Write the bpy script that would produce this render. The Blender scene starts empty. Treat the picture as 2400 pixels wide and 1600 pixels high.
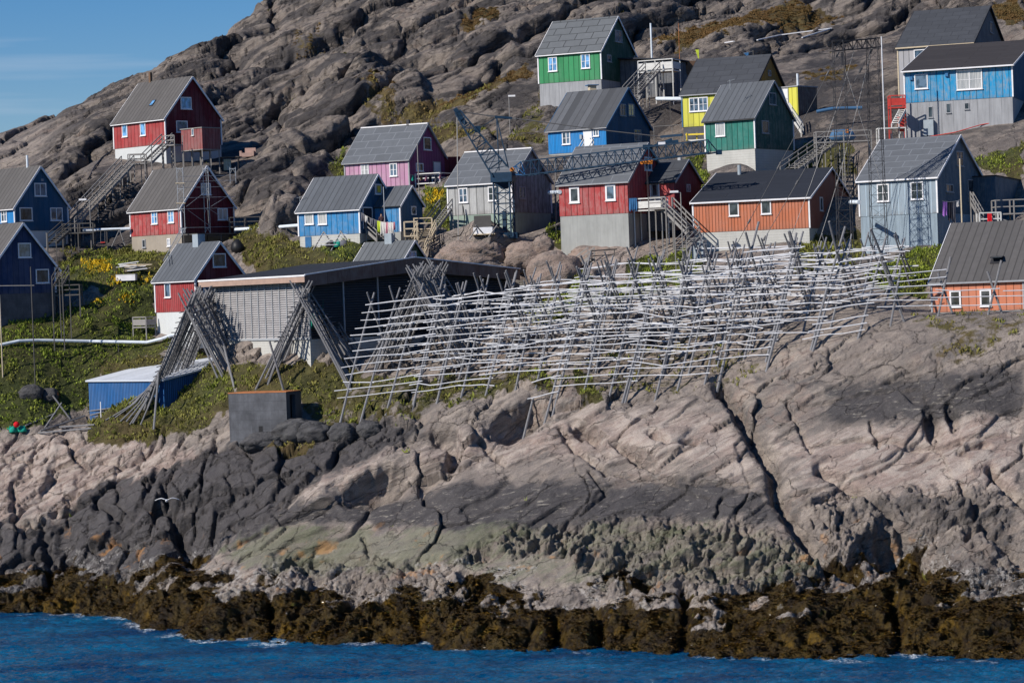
import bpy, math, random
import numpy as np
from mathutils import Vector, Matrix

random.seed(7)
rng = np.random.default_rng(11)
R = math.radians
C = bpy.context.scene.collection

# ------------------------------------------------------------------ camera
FPX = 6200.0                     # focal length in pixels of a 2400 px wide frame
CAM = Vector((0.0, 0.0, 25.0))   # on the deck of a ship
PITCH = math.atan(100.0 / FPX)
ROLL = R(2.1)
_f = Vector((0, math.cos(PITCH), -math.sin(PITCH)))
_u0 = Vector((0, math.sin(PITCH), math.cos(PITCH)))
_x0 = Vector((1, 0, 0))
RT = _x0 * math.cos(ROLL) - _u0 * math.sin(ROLL)
UP = _u0 * math.cos(ROLL) + _x0 * math.sin(ROLL)
FW = _f
cd = bpy.data.cameras.new("camera")
cam = bpy.data.objects.new("camera", cd)
C.objects.link(cam)
cd.sensor_width = 36.0
cd.lens = 36.0 * FPX / 2400.0
cd.clip_start = 1.0
cd.clip_end = 20000.0
m = Matrix((RT, UP, -FW)).transposed().to_4x4()
m.translation = CAM
cam.matrix_world = m
sc = bpy.context.scene
sc.camera = cam

# ------------------------------------------------------------------ sky, sun, exposure
SUN_AZ, SUN_EL = 54.0, 35.0      # degrees to the left of straight behind the camera; above the horizon
w = bpy.data.worlds.new("World")
sc.world = w
w.use_nodes = True
nt = w.node_tree
bg = nt.nodes["Background"]
sky = nt.nodes.new("ShaderNodeTexSky")
sky.sky_type = 'NISHITA'
sky.sun_disc = False
sky.sun_elevation = R(SUN_EL)
sky.air_density = 1.0
sky.dust_density = 0.0
sky.ozone_density = 4.0
sky.altitude = 0
SUNV = Vector((-math.sin(R(SUN_AZ)) * math.cos(R(SUN_EL)), -math.cos(R(SUN_AZ)) * math.cos(R(SUN_EL)), math.sin(R(SUN_EL))))
sky.sun_rotation = math.atan2(SUNV.x, SUNV.y)
hs = nt.nodes.new("ShaderNodeHueSaturation")
hs.inputs['Saturation'].default_value = 1.35
hs.inputs['Value'].default_value = 1.0
tint = nt.nodes.new("ShaderNodeMix"); tint.data_type = 'RGBA'; tint.blend_type = 'MULTIPLY'; tint.inputs[0].default_value = 1.0
nt.links.new(sky.outputs[0], tint.inputs[6]); tint.inputs[7].default_value = (0.95, 0.97, 1.12, 1)   # clear arctic air
nt.links.new(tint.outputs[2], hs.inputs['Color'])
# thin streak of high cloud
tc = nt.nodes.new("ShaderNodeTexCoord")
mp = nt.nodes.new("ShaderNodeMapping")
mp.inputs['Rotation'].default_value = (0, R(-4), 0)
mp.inputs['Scale'].default_value = (3.0, 3.0, 70.0)
nz = nt.nodes.new("ShaderNodeTexNoise")
nz.inputs['Scale'].default_value = 1.3
nz.inputs['Detail'].default_value = 5
nt.links.new(tc.outputs['Generated'], mp.inputs[0])
nt.links.new(mp.outputs[0], nz.inputs[0])
rmp = nt.nodes.new("ShaderNodeMapRange")
rmp.inputs[1].default_value = 0.56
rmp.inputs[2].default_value = 0.78
rmp.inputs[3].default_value = 0.0
rmp.inputs[4].default_value = 0.35
nt.links.new(nz.outputs[0], rmp.inputs[0])
mx = nt.nodes.new("ShaderNodeMix")
mx.data_type = 'RGBA'
nt.links.new(rmp.outputs[0], mx.inputs[0])
nt.links.new(hs.outputs[0], mx.inputs[6])
mx.inputs[7].default_value = (7.0, 8.0, 9.5, 1)
nt.links.new(mx.outputs[2], bg.inputs[0])
bg.inputs[1].default_value = 0.072
sl = bpy.data.lights.new("sun", 'SUN')
sl.energy = 5.0
sl.angle = R(0.5)
sl.color = (1.0, 0.93, 0.84)
so = bpy.data.objects.new("sun", sl)
C.objects.link(so)
so.rotation_euler = SUNV.to_track_quat('Z', 'Y').to_euler()
so.location = (0, 0, 200)
sc.view_settings.view_transform = 'Standard'
sc.view_settings.look = 'None'
sc.view_settings.gamma = 1.0
sc.view_settings.exposure = 0.1
sc.cycles.max_bounces = 5
sc.cycles.diffuse_bounces = 2
sc.cycles.glossy_bounces = 2
sc.cycles.transmission_bounces = 3
sc.cycles.caustics_reflective = False
sc.cycles.caustics_refractive = False

# ------------------------------------------------------------------ photo pixel <-> world
def W(px, py, D):
    d = FW + RT * ((px - 1200.0) / FPX) + UP * ((800.0 - py) / FPX)
    return CAM + d * (D / d.y)
def proj(p):
    v = Vector(p) - CAM
    k = v.dot(FW)
    return 1200.0 + FPX * v.dot(RT) / k, 800.0 - FPX * v.dot(UP) / k
def proj_np(x, y, z):
    vx, vy, vz = x - CAM.x, y - CAM.y, z - CAM.z
    k = vx * FW.x + vy * FW.y + vz * FW.z
    a = vx * RT.x + vy * RT.y + vz * RT.z
    b = vx * UP.x + vy * UP.y + vz * UP.z
    return 1200.0 + FPX * a / k, 800.0 - FPX * b / k
def z_at(x, y, py):
    "height over the ground point x, y that shows at photo row py"
    k0 = (800.0 - py) / FPX
    # (v.UP) = k0 (v.FW)
    a = (x - CAM.x) * (UP.x - k0 * FW.x) + (y - CAM.y) * (UP.y - k0 * FW.y)
    return CAM.z - a / (UP.z - k0 * FW.z)

# ------------------------------------------------------------------ object helpers
def tag(o, label=None, cat=None, group=None, kind=None):
    if label: o['label'] = label
    if cat: o['category'] = cat
    if group: o['group'] = group
    if kind: o['kind'] = kind
    return o
ORG = {}
def thing(name, loc, label, cat, group=None):
    o = bpy.data.objects.new(name, None)
    C.objects.link(o)
    o.empty_display_size = 0.3
    o.location = loc
    ORG[o] = Vector(loc)
    return tag(o, label, cat, group)

class MB:
    def __init__(s):
        s.v, s.f, s.uv = [], [], []
    def quad(s, pts, uv=None):
        i = len(s.v)
        s.v += [tuple(p) for p in pts]
        s.f.append(tuple(range(i, i + len(pts))))
        s.uv.append(uv if uv else [(0.0, 0.0)] * len(pts))
    def hexa(s, p):
        "p: 8 corners, bottom 0-3 ccw, top 4-7"
        i = len(s.v)
        s.v += [tuple(q) for q in p]
        for f in ((3, 2, 1, 0), (4, 5, 6, 7), (0, 1, 5, 4), (1, 2, 6, 5), (2, 3, 7, 6), (3, 0, 4, 7)):
            s.f.append(tuple(i + k for k in f))
            a, b = Vector(p[f[0]]), Vector(p[f[1]])
            l1 = (b - a).length
            l2 = (Vector(p[f[2]]) - b).length
            s.uv.append([(0, 0), (l1, 0), (l1, l2), (0, l2)])
        return s
    def box(s, c, ax, ay, az):
        "c centre; ax ay az half vectors"
        c, ax, ay, az = Vector(c), Vector(ax), Vector(ay), Vector(az)
        return s.hexa([c - ax - ay - az, c + ax - ay - az, c + ax + ay - az, c - ax + ay - az,
                       c - ax - ay + az, c + ax - ay + az, c + ax + ay + az, c - ax + ay + az])
    def beam(s, p, q, w, h=None, up=Vector((0, 0, 1))):
        p, q = Vector(p), Vector(q)
        h = h or w
        d = (q - p)
        if d.length < 1e-5: return s
        dn = d.normalized()
        if abs(dn.dot(up)) > 0.98: up = Vector((0.3, 1, 0)).normalized()
        sx = dn.cross(up).normalized() * (w / 2)
        sy = sx.cross(dn).normalized() * (h / 2)
        return s.box((p + q) / 2, d / 2, -sx, sy)
    def tube(s, pts, r, n=6, cap=True, r2=None):
        pts = [Vector(p) for p in pts]
        N = len(pts)
        i0 = len(s.v)
        for k, p in enumerate(pts):
            d = (pts[min(k + 1, N - 1)] - pts[max(k - 1, 0)])
            d = d.normalized() if d.length > 1e-6 else Vector((0, 0, 1))
            up = Vector((0, 0, 1)) if abs(d.z) < 0.9 else Vector((0, 1, 0))
            a = d.cross(up).normalized()
            b = a.cross(d).normalized()
            rr = r if r2 is None else r + (r2 - r) * k / (N - 1)
            if isinstance(r, (list, tuple)): rr = r[k]
            for j in range(n):
                t = 2 * math.pi * j / n
                s.v.append(tuple(p + a * (math.cos(t) * rr) + b * (math.sin(t) * rr)))
        for k in range(N - 1):
            for j in range(n):
                a0 = i0 + k * n + j
                a1 = i0 + k * n + (j + 1) % n
                s.f.append((a0, a1, a1 + n, a0 + n))
                s.uv.append([(0, 0)] * 4)
        if cap:
            s.f.append(tuple(i0 + j for j in range(n - 1, -1, -1)))
            s.uv.append([(0, 0)] * n)
            s.f.append(tuple(i0 + (N - 1) * n + j for j in range(n)))
            s.uv.append([(0, 0)] * n)
        return s
    def build(s, name, mat, parent=None, label=None, smooth=False, kind=None):
        off = Vector((0, 0, 0))
        root = parent
        while root is not None and root.parent is not None: root = root.parent
        if root is not None: off = ORG.get(root, Vector((0, 0, 0)))
        me = bpy.data.meshes.new(name)
        v = np.array(s.v, dtype=np.float64).reshape(-1, 3) - np.array(off)
        me.from_pydata(v.tolist(), [], s.f)
        uvl = me.uv_layers.new(name="UVMap")
        flat = [c for f in s.uv for uv in f for c in uv]
        uvl.data.foreach_set("uv", flat)
        if smooth: me.shade_smooth()
        me.materials.append(mat)
        o = bpy.data.objects.new(name, me)
        C.objects.link(o)
        if parent is not None: o.parent = parent
        if label: o['label'] = label
        if kind: o['kind'] = kind
        return o
def single(name, mb, mat, label, cat, group=None, loc=None, smooth=False):
    "a thing that is one mesh, its origin at its base"
    v = np.array(mb.v)
    if loc is None: loc = (v[:, 0].mean(), v[:, 1].mean(), v[:, 2].min())
    mb.v = [(a[0] - loc[0], a[1] - loc[1], a[2] - loc[2]) for a in mb.v]
    o = mb.build(name, mat, None, smooth=smooth)
    o.location = loc
    return tag(o, label, cat, group)
# ------------------------------------------------------------------ materials
def newmat(name):
    mt = bpy.data.materials.new(name)
    mt.use_nodes = True
    t = mt.node_tree
    b = t.nodes["Principled BSDF"]
    return mt, t, b
class N:
    "small node helper"
    def __init__(s, t): s.t = t
    def new(s, k, **kw):
        n = s.t.nodes.new(k)
        for a, v in kw.items(): setattr(n, a, v)
        return n
    def link(s, a, b): s.t.links.new(a, b)
    def val(s, sock, v):
        if hasattr(v, 'links') or isinstance(v, bpy.types.NodeSocket): s.link(v, sock)
        else: sock.default_value = v
    def math(s, op, a, b=None, c=None, clamp=False):
        n = s.new("ShaderNodeMath", operation=op, use_clamp=clamp)
        s.val(n.inputs[0], a)
        if b is not None: s.val(n.inputs[1], b)
        if c is not None: s.val(n.inputs[2], c)
        return n.outputs[0]
    def rng(s, x, a, b, c=0.0, d=1.0):
        n = s.new("ShaderNodeMapRange")
        s.val(n.inputs[0], x)
        n.inputs[1].default_value, n.inputs[2].default_value = a, b
        n.inputs[3].default_value, n.inputs[4].default_value = c, d
        return n.outputs[0]
    def mix(s, f, a, b, mode='MIX'):
        n = s.new("ShaderNodeMix", data_type='RGBA', blend_type=mode)
        s.val(n.inputs[0], f)
        for k, v in ((6, a), (7, b)):
            if isinstance(v, (tuple, list)): v = (*v[:3], 1.0)
            s.val(n.inputs[k], v)
        return n.outputs[2]
    def noise(s, vec, scale, detail=4.0, rough=0.55, dist=0.0):
        n = s.new("ShaderNodeTexNoise")
        if vec is not None: s.link(vec, n.inputs['Vector'])
        n.inputs['Scale'].default_value = scale
        n.inputs['Detail'].default_value = detail
        n.inputs['Roughness'].default_value = rough
        n.inputs['Distortion'].default_value = dist
        return n.outputs[0]
    def mapping(s, vec, scale=(1, 1, 1), rot=(0, 0, 0), loc=(0, 0, 0)):
        n = s.new("ShaderNodeMapping")
        s.link(vec, n.inputs[0])
        n.inputs['Scale'].default_value = scale
        n.inputs['Rotation'].default_value = rot
        n.inputs['Location'].default_value = loc
        return n.outputs[0]
    def bump(s, h, strength, dist, normal=None):
        n = s.new("ShaderNodeBump")
        n.inputs['Strength'].default_value = strength
        n.inputs['Distance'].default_value = dist
        s.link(h, n.inputs['Height'])
        if normal is not None: s.link(normal, n.inputs['Normal'])
        return n.outputs[0]
def pos(n):
    return n.new("ShaderNodeNewGeometry").outputs['Position']
def plain(name, col, rough=0.7, var=0.25, scale=2.0, metal=0.0, spec=0.3, streak=0.0):
    "painted or bare surface with weathering"
    mt, t, b = newmat(name)
    n = N(t)
    P = pos(n)
    a = n.noise(P, scale, 5, 0.6)
    v = n.rng(a, 0.25, 0.75, 1 - var, 1 + var)
    c = n.new("ShaderNodeRGB"); c.outputs[0].default_value = (*col, 1)
    if streak > 0:
        sv = n.noise(n.mapping(P, (4, 4, 0.35)), 1.6, 5, 0.7)
        v = n.math('MULTIPLY', v, n.rng(sv, 0.3, 0.7, 1 - streak, 1 + streak * 0.6))
    comb = n.new("ShaderNodeVectorMath", operation='SCALE')
    n.link(c.outputs[0], comb.inputs[0]); n.link(v, comb.inputs['Scale'])
    n.link(comb.outputs[0], b.inputs['Base Color'])
    b.inputs['Roughness'].default_value = rough
    b.inputs['Metallic'].default_value = metal
    b.inputs['Specular IOR Level'].default_value = spec
    n.link(n.bump(n.noise(P, scale * 8, 3), 0.3, 0.02), b.inputs['Normal'])
    return mt
def boards(name, col, pitch=0.5, gap=0.035, gapcol=0.3, wear=0.25, wearcol=(0.45, 0.43, 0.4), rough=0.7, batten=False, horiz=False, streak=0.3):
    "board wall; UV in metres along and up the wall"
    mt, t, b = newmat(name)
    n = N(t)
    uv = n.new("ShaderNodeUVMap").outputs[0]
    sp = n.new("ShaderNodeSeparateXYZ"); n.link(uv, sp.inputs[0])
    u = sp.outputs[1] if horiz else sp.outputs[0]
    vv = sp.outputs[0] if horiz else sp.outputs[1]
    P = pos(n)
    q = n.math('DIVIDE', u, pitch)
    fr = n.math('FRACT', q)
    idx = n.math('FLOOR', q)
    wn = n.new("ShaderNodeTexWhiteNoise", noise_dimensions='1D')
    n.link(idx, wn.inputs['W'])
    tri = n.math('ABSOLUTE', n.math('SUBTRACT', fr, 0.5))            # 0.5 at the joint
    g = n.rng(tri, 0.5 - gap / pitch, 0.5 - gap / pitch * 0.45, 0, 1)
    cmb = n.new("ShaderNodeCombineXYZ")
    n.link(n.math('MULTIPLY', u, 9.0), cmb.inputs[0]); n.link(vv, cmb.inputs[1]); n.link(n.math('MULTIPLY', idx, 3.7), cmb.inputs[2])
    grain = n.noise(cmb.outputs[0], 1.1, 6, 0.65)
    blot = n.noise(P, 1.3, 5, 0.65)
    wearm = n.math('MULTIPLY', n.rng(n.math('ADD', n.math('MULTIPLY', grain, 0.55), n.math('MULTIPLY', blot, 0.45)), 0.46, 0.6), wear, clamp=True)
    base = n.mix(n.rng(wn.outputs[0], 0, 1), [c * 0.86 for c in col], [min(1, c * 1.12) for c in col])
    base = n.mix(n.rng(grain, 0.3, 0.7, 0, streak), base, [c * 0.55 for c in col])
    base = n.mix(wearm, base, wearcol)
    dirt = n.math('MULTIPLY', n.rng(vv, 0.45, 0.0), n.rng(blot, 0.4, 0.6))
    base = n.mix(n.math('MULTIPLY', dirt, 0.4), base, (0.12, 0.1, 0.085))
    fade = n.noise(n.mapping(P, (0.5, 0.5, 0.25)), 1.0, 4, 0.6)
    base = n.mix(n.rng(fade, 0.45, 0.68, 0, 0.38), base, [c * 0.75 + 0.1 for c in col])
    base = n.mix(g, base, [c * gapcol for c in col])
    n.link(base, b.inputs['Base Color'])
    b.inputs['Roughness'].default_value = rough
    b.inputs['Specular IOR Level'].default_value = 0.25
    h = n.math('ADD', n.math('MULTIPLY', g, 0.6 if batten else -0.8), n.math('MULTIPLY', grain, 0.15))
    n.link(n.bump(h, 0.6, 0.03), b.inputs['Normal'])
    return mt
def roofing(name, col, kind='felt', pitch=1.0, rowh=1.1, line=0.6, rough=0.85):
    mt, t, b = newmat(name)
    n = N(t)
    uv = n.new("ShaderNodeUVMap").outputs[0]
    sp = n.new("ShaderNodeSeparateXYZ"); n.link(uv, sp.inputs[0])
    u, v = sp.outputs[0], sp.outputs[1]
    P = pos(n)
    wob = n.math('MULTIPLY', n.math('SUBTRACT', n.noise(P, 0.9, 3), 0.5), 0.12)
    if kind == 'felt':
        row = n.math('FLOOR', n.math('DIVIDE', n.math('ADD', v, wob), rowh))
        off = n.math('MULTIPLY', n.math('FRACT', n.math('MULTIPLY', row, 0.5)), pitch)
        q = n.math('DIVIDE', n.math('ADD', n.math('ADD', u, off), wob), pitch)
        fv = n.math('FRACT', n.math('DIVIDE', n.math('ADD', v, wob), rowh))
        lv = n.rng(n.math('ABSOLUTE', n.math('SUBTRACT', fv, 0.5)), 0.5 - 0.07 / rowh, 0.5 - 0.04 / rowh)
    else:
        row = 0.0
        q = n.math('DIVIDE', n.math('ADD', u, wob if kind == 'patch' else 0.0), pitch)
        lv = 0.0
    fu = n.math('FRACT', q)
    lu = n.rng(n.math('ABSOLUTE', n.math('SUBTRACT', fu, 0.5)), 0.5 - 0.07 / pitch, 0.5 - 0.035 / pitch)
    ln = n.math('MAXIMUM', lu, lv)
    wn = n.new("ShaderNodeTexWhiteNoise", noise_dimensions='2D')
    cm = n.new("ShaderNodeCombineXYZ"); n.link(n.math('FLOOR', q), cm.inputs[0]); n.val(cm.inputs[1], row)
    n.link(cm.outputs[0], wn.inputs['Vector'])
    amp = 0.35 if kind == 'patch' else 0.09
    base = n.mix(wn.outputs[0], [c * (1 - amp) for c in col], [c * (1 + amp) for c in col])
    st = n.noise(n.mapping(P, (1, 1, 0.5)), 1.5, 6, 0.65)
    base = n.mix(n.rng(st, 0.35, 0.7, 0, 0.35), base, [c * 0.62 for c in col])
    base = n.mix(ln, base, [c * line for c in col])
    n.link(base, b.inputs['Base Color'])
    b.inputs['Roughness'].default_value = rough
    b.inputs['Specular IOR Level'].default_value = 0.2
    h = n.math('ADD', n.math('MULTIPLY', ln, 0.7), n.math('MULTIPLY', n.noise(P, 12, 4), 0.3))
    n.link(n.bump(h, 0.5, 0.04), b.inputs['Normal'])
    return mt
def concrete(name, col, form=0.0, streak=0.35, wear=0.3, course=0.0):
    mt, t, b = newmat(name)
    n = N(t)
    uv = n.new("ShaderNodeUVMap").outputs[0]
    sp = n.new("ShaderNodeSeparateXYZ"); n.link(uv, sp.inputs[0])
    P = pos(n)
    a = n.noise(P, 0.7, 7, 0.65)
    s2 = n.noise(n.mapping(P, (3, 3, 0.25)), 1.3, 5, 0.65)
    base = n.mix(n.rng(a, 0.35, 0.65, 0, wear), col, [c * 0.5 for c in col])
    base = n.mix(n.rng(s2, 0.45, 0.75, 0, streak), base, [c * 0.55 for c in col])
    base = n.mix(n.rng(s2, 0.2, 0.42, streak, 0), base, [min(1, c * 1.35) for c in col])
    h = n.math('MULTIPLY', n.noise(P, 9, 5, 0.7), 0.5)
    if form > 0:
        fr = n.math('FRACT', n.math('DIVIDE', sp.outputs[0], form))
        l = n.rng(n.math('ABSOLUTE', n.math('SUBTRACT', fr, 0.5)), 0.5 - 0.03 / form, 0.5 - 0.012 / form)
        base = n.mix(n.math('MULTIPLY', l, 0.6), base, [c * 0.45 for c in col])
        h = n.math('SUBTRACT', h, n.math('MULTIPLY', l, 0.6))
    if course > 0:
        fr = n.math('FRACT', n.math('DIVIDE', sp.outputs[1], course))
        l = n.rng(n.math('ABSOLUTE', n.math('SUBTRACT', fr, 0.5)), 0.5 - 0.02 / course, 0.5 - 0.008 / course)
        base = n.mix(n.math('MULTIPLY', l, 0.35), base, [c * 0.5 for c in col])
        h = n.math('SUBTRACT', h, n.math('MULTIPLY', l, 0.4))
    n.link(base, b.inputs['Base Color'])
    b.inputs['Roughness'].default_value = 0.9
    b.inputs['Specular IOR Level'].default_value = 0.2
    n.link(n.bump(h, 0.5, 0.04), b.inputs['Normal'])
    return mt
def glass(name, col=(0.02, 0.035, 0.05), curtain=0.0):
    mt, t, b = newmat(name)
    n = N(t)
    P = pos(n)
    a = n.noise(n.mapping(P, (1, 1, 0.6)), 2.2, 2, 0.5)
    base = n.mix(n.rng(a, 0.4, 0.6, 0, 1), col, [c * 3 + 0.02 for c in col])
    if curtain:
        cw = n.noise(n.mapping(P, (9, 9, 0.4)), 1.5, 2)
        base = n.mix(n.rng(cw, 0.4, 0.6, 0.5, 1.0), col, (curtain, curtain, curtain * 0.98))
    n.link(base, b.inputs['Base Color'])
    b.inputs['Roughness'].default_value = 0.06
    b.inputs['Specular IOR Level'].default_value = 0.8
    return mt
def wood(name, col, rough=0.85, var=0.4):
    mt, t, b = newmat(name)
    n = N(t)
    P = pos(n)
    a = n.noise(P, 3.0, 5, 0.7)
    g = n.noise(n.mapping(P, (2, 2, 14)), 1.2, 3)
    base = n.mix(n.rng(a, 0.3, 0.7, 0, var), col, [c * 0.5 for c in col])
    base = n.mix(n.rng(g, 0.45, 0.6, 0, 0.3), base, [min(1, c * 1.3) for c in col])
    n.link(base, b.inputs['Base Color'])
    b.inputs['Roughness'].default_value = rough
    b.inputs['Specular IOR Level'].default_value = 0.2
    n.link(n.bump(a, 0.4, 0.02), b.inputs['Normal'])
    return mt

M = {}
M['trim'] = plain('white_trim', (0.74, 0.74, 0.76), 0.6, 0.1)
M['trim_grey'] = plain('grey_trim', (0.3, 0.31, 0.33), 0.7, 0.15)
M['trim_blue'] = plain('blue_trim', (0.05, 0.13, 0.25), 0.7, 0.15)
M['trim_dark'] = plain('dark_trim', (0.035, 0.035, 0.04), 0.7, 0.15)
M['glass'] = glass('window_glass', (0.03, 0.05, 0.075))
M['glass_dark'] = glass('dark_window_glass', (0.012, 0.016, 0.02))
M['glass_curtain'] = glass('curtained_glass', (0.06, 0.08, 0.1), 0.5)
M['glass_blue'] = glass('sky_tinted_glass', (0.05, 0.13, 0.24))  # blue sky reflection is put into the pane colour
M['wood_grey'] = wood('weathered_grey_wood', (0.26, 0.25, 0.24))
M['wood_pale'] = wood('pale_new_wood', (0.55, 0.46, 0.33))
M['wood_brown'] = wood('brown_wood', (0.16, 0.1, 0.065))
M['wood_dark'] = wood('dark_wood', (0.1, 0.095, 0.09))
M['wood_white'] = wood('white_painted_wood', (0.62, 0.62, 0.6))
M['pole'] = wood('bare_grey_pole', (0.2, 0.2, 0.21), 0.85, 0.5)
M['rail'] = wood('bleached_rail_wood', (0.66, 0.67, 0.7), 0.8, 0.3)
M['steel'] = plain('galvanised_steel', (0.42, 0.44, 0.46), 0.45, 0.2, metal=0.4)
M['mast'] = plain('dark_mast_steel', (0.03, 0.03, 0.035), 0.6, 0.3)
M['crane'] = plain('dark_blue_crane_paint', (0.006, 0.03, 0.065), 0.5, 0.35, 1.5)
M['crane_light'] = plain('blue_crane_paint', (0.015, 0.08, 0.2), 0.5, 0.3, 1.5)
M['orange'] = plain('orange_paint', (0.62, 0.2, 0.03), 0.6, 0.2)
M['yellow'] = plain('yellow_paint', (0.65, 0.5, 0.05), 0.6, 0.2)
M['pipe'] = plain('white_pipe', (0.62, 0.68, 0.74), 0.5, 0.15)
M['cable'] = plain('cable_grey', (0.08, 0.08, 0.085), 0.6, 0.1)
M['cable_light'] = plain('pale_cable', (0.35, 0.34, 0.33), 0.6, 0.1)
M['black'] = plain('black_rubber', (0.012, 0.012, 0.014), 0.5, 0.2)
M['red'] = plain('red_paint', (0.5, 0.05, 0.04), 0.6, 0.2)
M['rust'] = plain('rusty_edge', (0.42, 0.16, 0.06), 0.8, 0.3)
M['door_white'] = plain('white_door', (0.72, 0.74, 0.76), 0.5, 0.08)
M['metal_box'] = plain('grey_cabinet', (0.3, 0.35, 0.39), 0.5, 0.15)
M['cloth_white'] = plain('white_cloth', (0.6, 0.58, 0.55), 0.9, 0.15)
M['cloth_grey'] = plain('grey_cloth', (0.12, 0.12, 0.14), 0.9, 0.2)
M['cloth_purple'] = plain('purple_cloth', (0.28, 0.12, 0.42), 0.9, 0.2)
M['cloth_red'] = plain('red_cloth', (0.6, 0.01, 0.02), 0.9, 0.2)
M['cloth_pink'] = plain('pink_cloth', (0.5, 0.2, 0.25), 0.9, 0.2)
M['cloth_blue'] = plain('blue_cloth', (0.04, 0.14, 0.3), 0.9, 0.2)
M['cloth_yellow'] = plain('yellow_green_cloth', (0.5, 0.6, 0.05), 0.9, 0.2)
M['cloth_orange'] = plain('orange_cloth', (0.85, 0.13, 0.03), 0.9, 0.2)
M['net'] = plain('green_net', (0.01, 0.28, 0.2), 0.9, 0.4, 6)
M['skin'] = plain('skin', (0.42, 0.25, 0.18), 0.6, 0.1)
M['hair'] = plain('hair', (0.02, 0.015, 0.012), 0.6, 0.1)
M['shirt'] = plain('shirt_red', (0.35, 0.05, 0.05), 0.8, 0.1)
M['dark_cloth'] = plain('dark_clothes', (0.02, 0.02, 0.03), 0.8, 0.1)
M['feather_white'] = plain('white_feathers', (0.75, 0.76, 0.78), 0.7, 0.1)
M['feather_grey'] = plain('grey_feathers', (0.2, 0.21, 0.23), 0.7, 0.1)
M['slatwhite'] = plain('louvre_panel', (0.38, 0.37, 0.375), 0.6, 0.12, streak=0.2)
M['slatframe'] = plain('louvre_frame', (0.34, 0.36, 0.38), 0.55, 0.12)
M['louvre_shade'] = plain('shade_louvre', (0.05, 0.055, 0.065), 0.6, 0.12)  # gable louvres darkened in colour, standing in for their shade
M['fascia_brown'] = boards('brown_fascia', (0.13, 0.075, 0.06), 2.4, 0.03, 0.5, 0.15, rough=0.6)
M['fascia_pale'] = plain('pale_brown_fascia', (0.36, 0.25, 0.2), 0.7, 0.15)
M['conc'] = concrete('grey_concrete', (0.34, 0.35, 0.34), 0, 0.4)
M['conc_white'] = concrete('white_render', (0.55, 0.57, 0.57), 0, 0.12, 0.15)
M['conc_block'] = concrete('pale_blockwork', (0.5, 0.5, 0.47), 0, 0.2, 0.25, course=0.25)
M['conc_beige'] = concrete('beige_concrete', (0.34, 0.3, 0.25), 0, 0.2, 0.3)
M['conc_old'] = concrete('old_dark_concrete', (0.12, 0.125, 0.14), 0, 0.6, 0.95, course=0.5)
M['panel_grey'] = concrete('weathered_grey_panels', (0.33, 0.34, 0.36), 1.22, 0.7, 0.2)
M['panel_blue'] = concrete('bluish_grey_panels', (0.27, 0.34, 0.4), 0, 0.7, 0.3)
M['panel_green'] = concrete('peeling_green_panels', (0.3, 0.38, 0.33), 0, 0.5, 0.5)
# ------------------------------------------------------------------ terrain: base surface
COLS = {
 -700: [(1440,232),(1340,235),(1150,240),(1020,246),(900,250),(770,258),(640,272),(560,282),(450,320),(430,345)],
 0:    [(1449,220),(1350,222.5),(1150,227),(1020,232),(900,236),(770,243),(640,255),(590,260),(560,266),(470,290),(380,316),(330,338)],
 200:  [(1452,216.8),(1360,219.5),(1200,224),(1020,230),(960,232),(800,240),(700,246),(590,258),(500,268),(400,284),(300,318),(218,345)],
 400:  [(1500,201),(1400,207),(1200,215),(1040,222),(940,227),(860,232),(790,236),(700,245),(590,258),(480,272),(395,286),(330,294),(200,330),(120,352)],
 600:  [(1512,196),(1400,202),(1200,210),(1030,216),(920,222),(860,226),(640,242),(550,252),(450,272),(340,296),(150,340),(10,372)],
 800:  [(1515,193.7),(1400,198.5),(1200,205.5),(1000,212.5),(930,216),(860,221),(800,226),(640,241),(570,248),(430,262),(330,285),(100,335),(-80,378)],
 1000: [(1525,189.5),(1400,194.5),(1200,201.5),(1030,207.5),(960,211),(880,217),(800,224),(720,231),(620,240),(555,246),(450,258),(300,288),(100,328),(-110,378)],
 1200: [(1530,186.7),(1400,191.5),(1200,198.5),(1000,205.5),(940,209),(860,215),(760,223),(680,230),(600,238),(550,243),(400,256),(330,266),(230,286),(100,316),(-110,368)],
 1400: [(1535,184),(1400,189),(1200,196),(1000,203),(930,206.5),(860,212),(760,220),(680,228),(600,235),(575,238),(400,252),(365,256),(270,278),(200,294),(100,312),(-110,362)],
 1600: [(1540,181),(1400,186.5),(1200,193),(1000,199.5),(925,203),(860,208),(800,213),(740,219),(650,226),(590,232),(480,243),(400,252),(340,262),(200,290),(100,316),(-110,364)],
 1800: [(1545,178.8),(1400,184),(1200,190),(1000,196.5),(900,200.5),(855,204),(800,208),(720,216),(640,223),(580,229),(520,236),(400,250),(280,268),(180,292),(60,322),(-110,362)],
 2000: [(1548,176.7),(1400,182),(1200,188),(1000,194),(880,198),(790,201.5),(745,207),(640,221),(600,226),(500,238),(400,251),(300,265),(180,290),(60,318),(-110,356)],
 2200: [(1550,174.7),(1400,180),(1200,186),(1000,192),(860,196.5),(760,200.5),(720,204),(712,210),(600,223),(560,230),(450,241),(330,254),(230,269),(120,292),(0,322),(-120,352)],
 2400: [(1551,173),(1400,178.5),(1200,184),(1000,190),(850,195),(745,199),(718,203),(712,209),(570,227),(500,234),(400,244),(295,255),(150,278),(50,304),(-120,346)],
 3100: [(1560,168),(1400,174),(1200,180),(1000,186),(850,192),(740,197),(700,206),(600,222),(500,234),(400,244),(300,256),(150,282),(0,320),(-140,352)],
}
YW = {}
def extra(px, py):
    "extra depth so that the shore rock lies back at a natural slope"
    t = (1530.0 - py) / (1530.0 - 1000.0)
    return 10.0 * min(1.0, max(0.0, t))
def DD(px, py, D): return D + extra(px, py)
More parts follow.
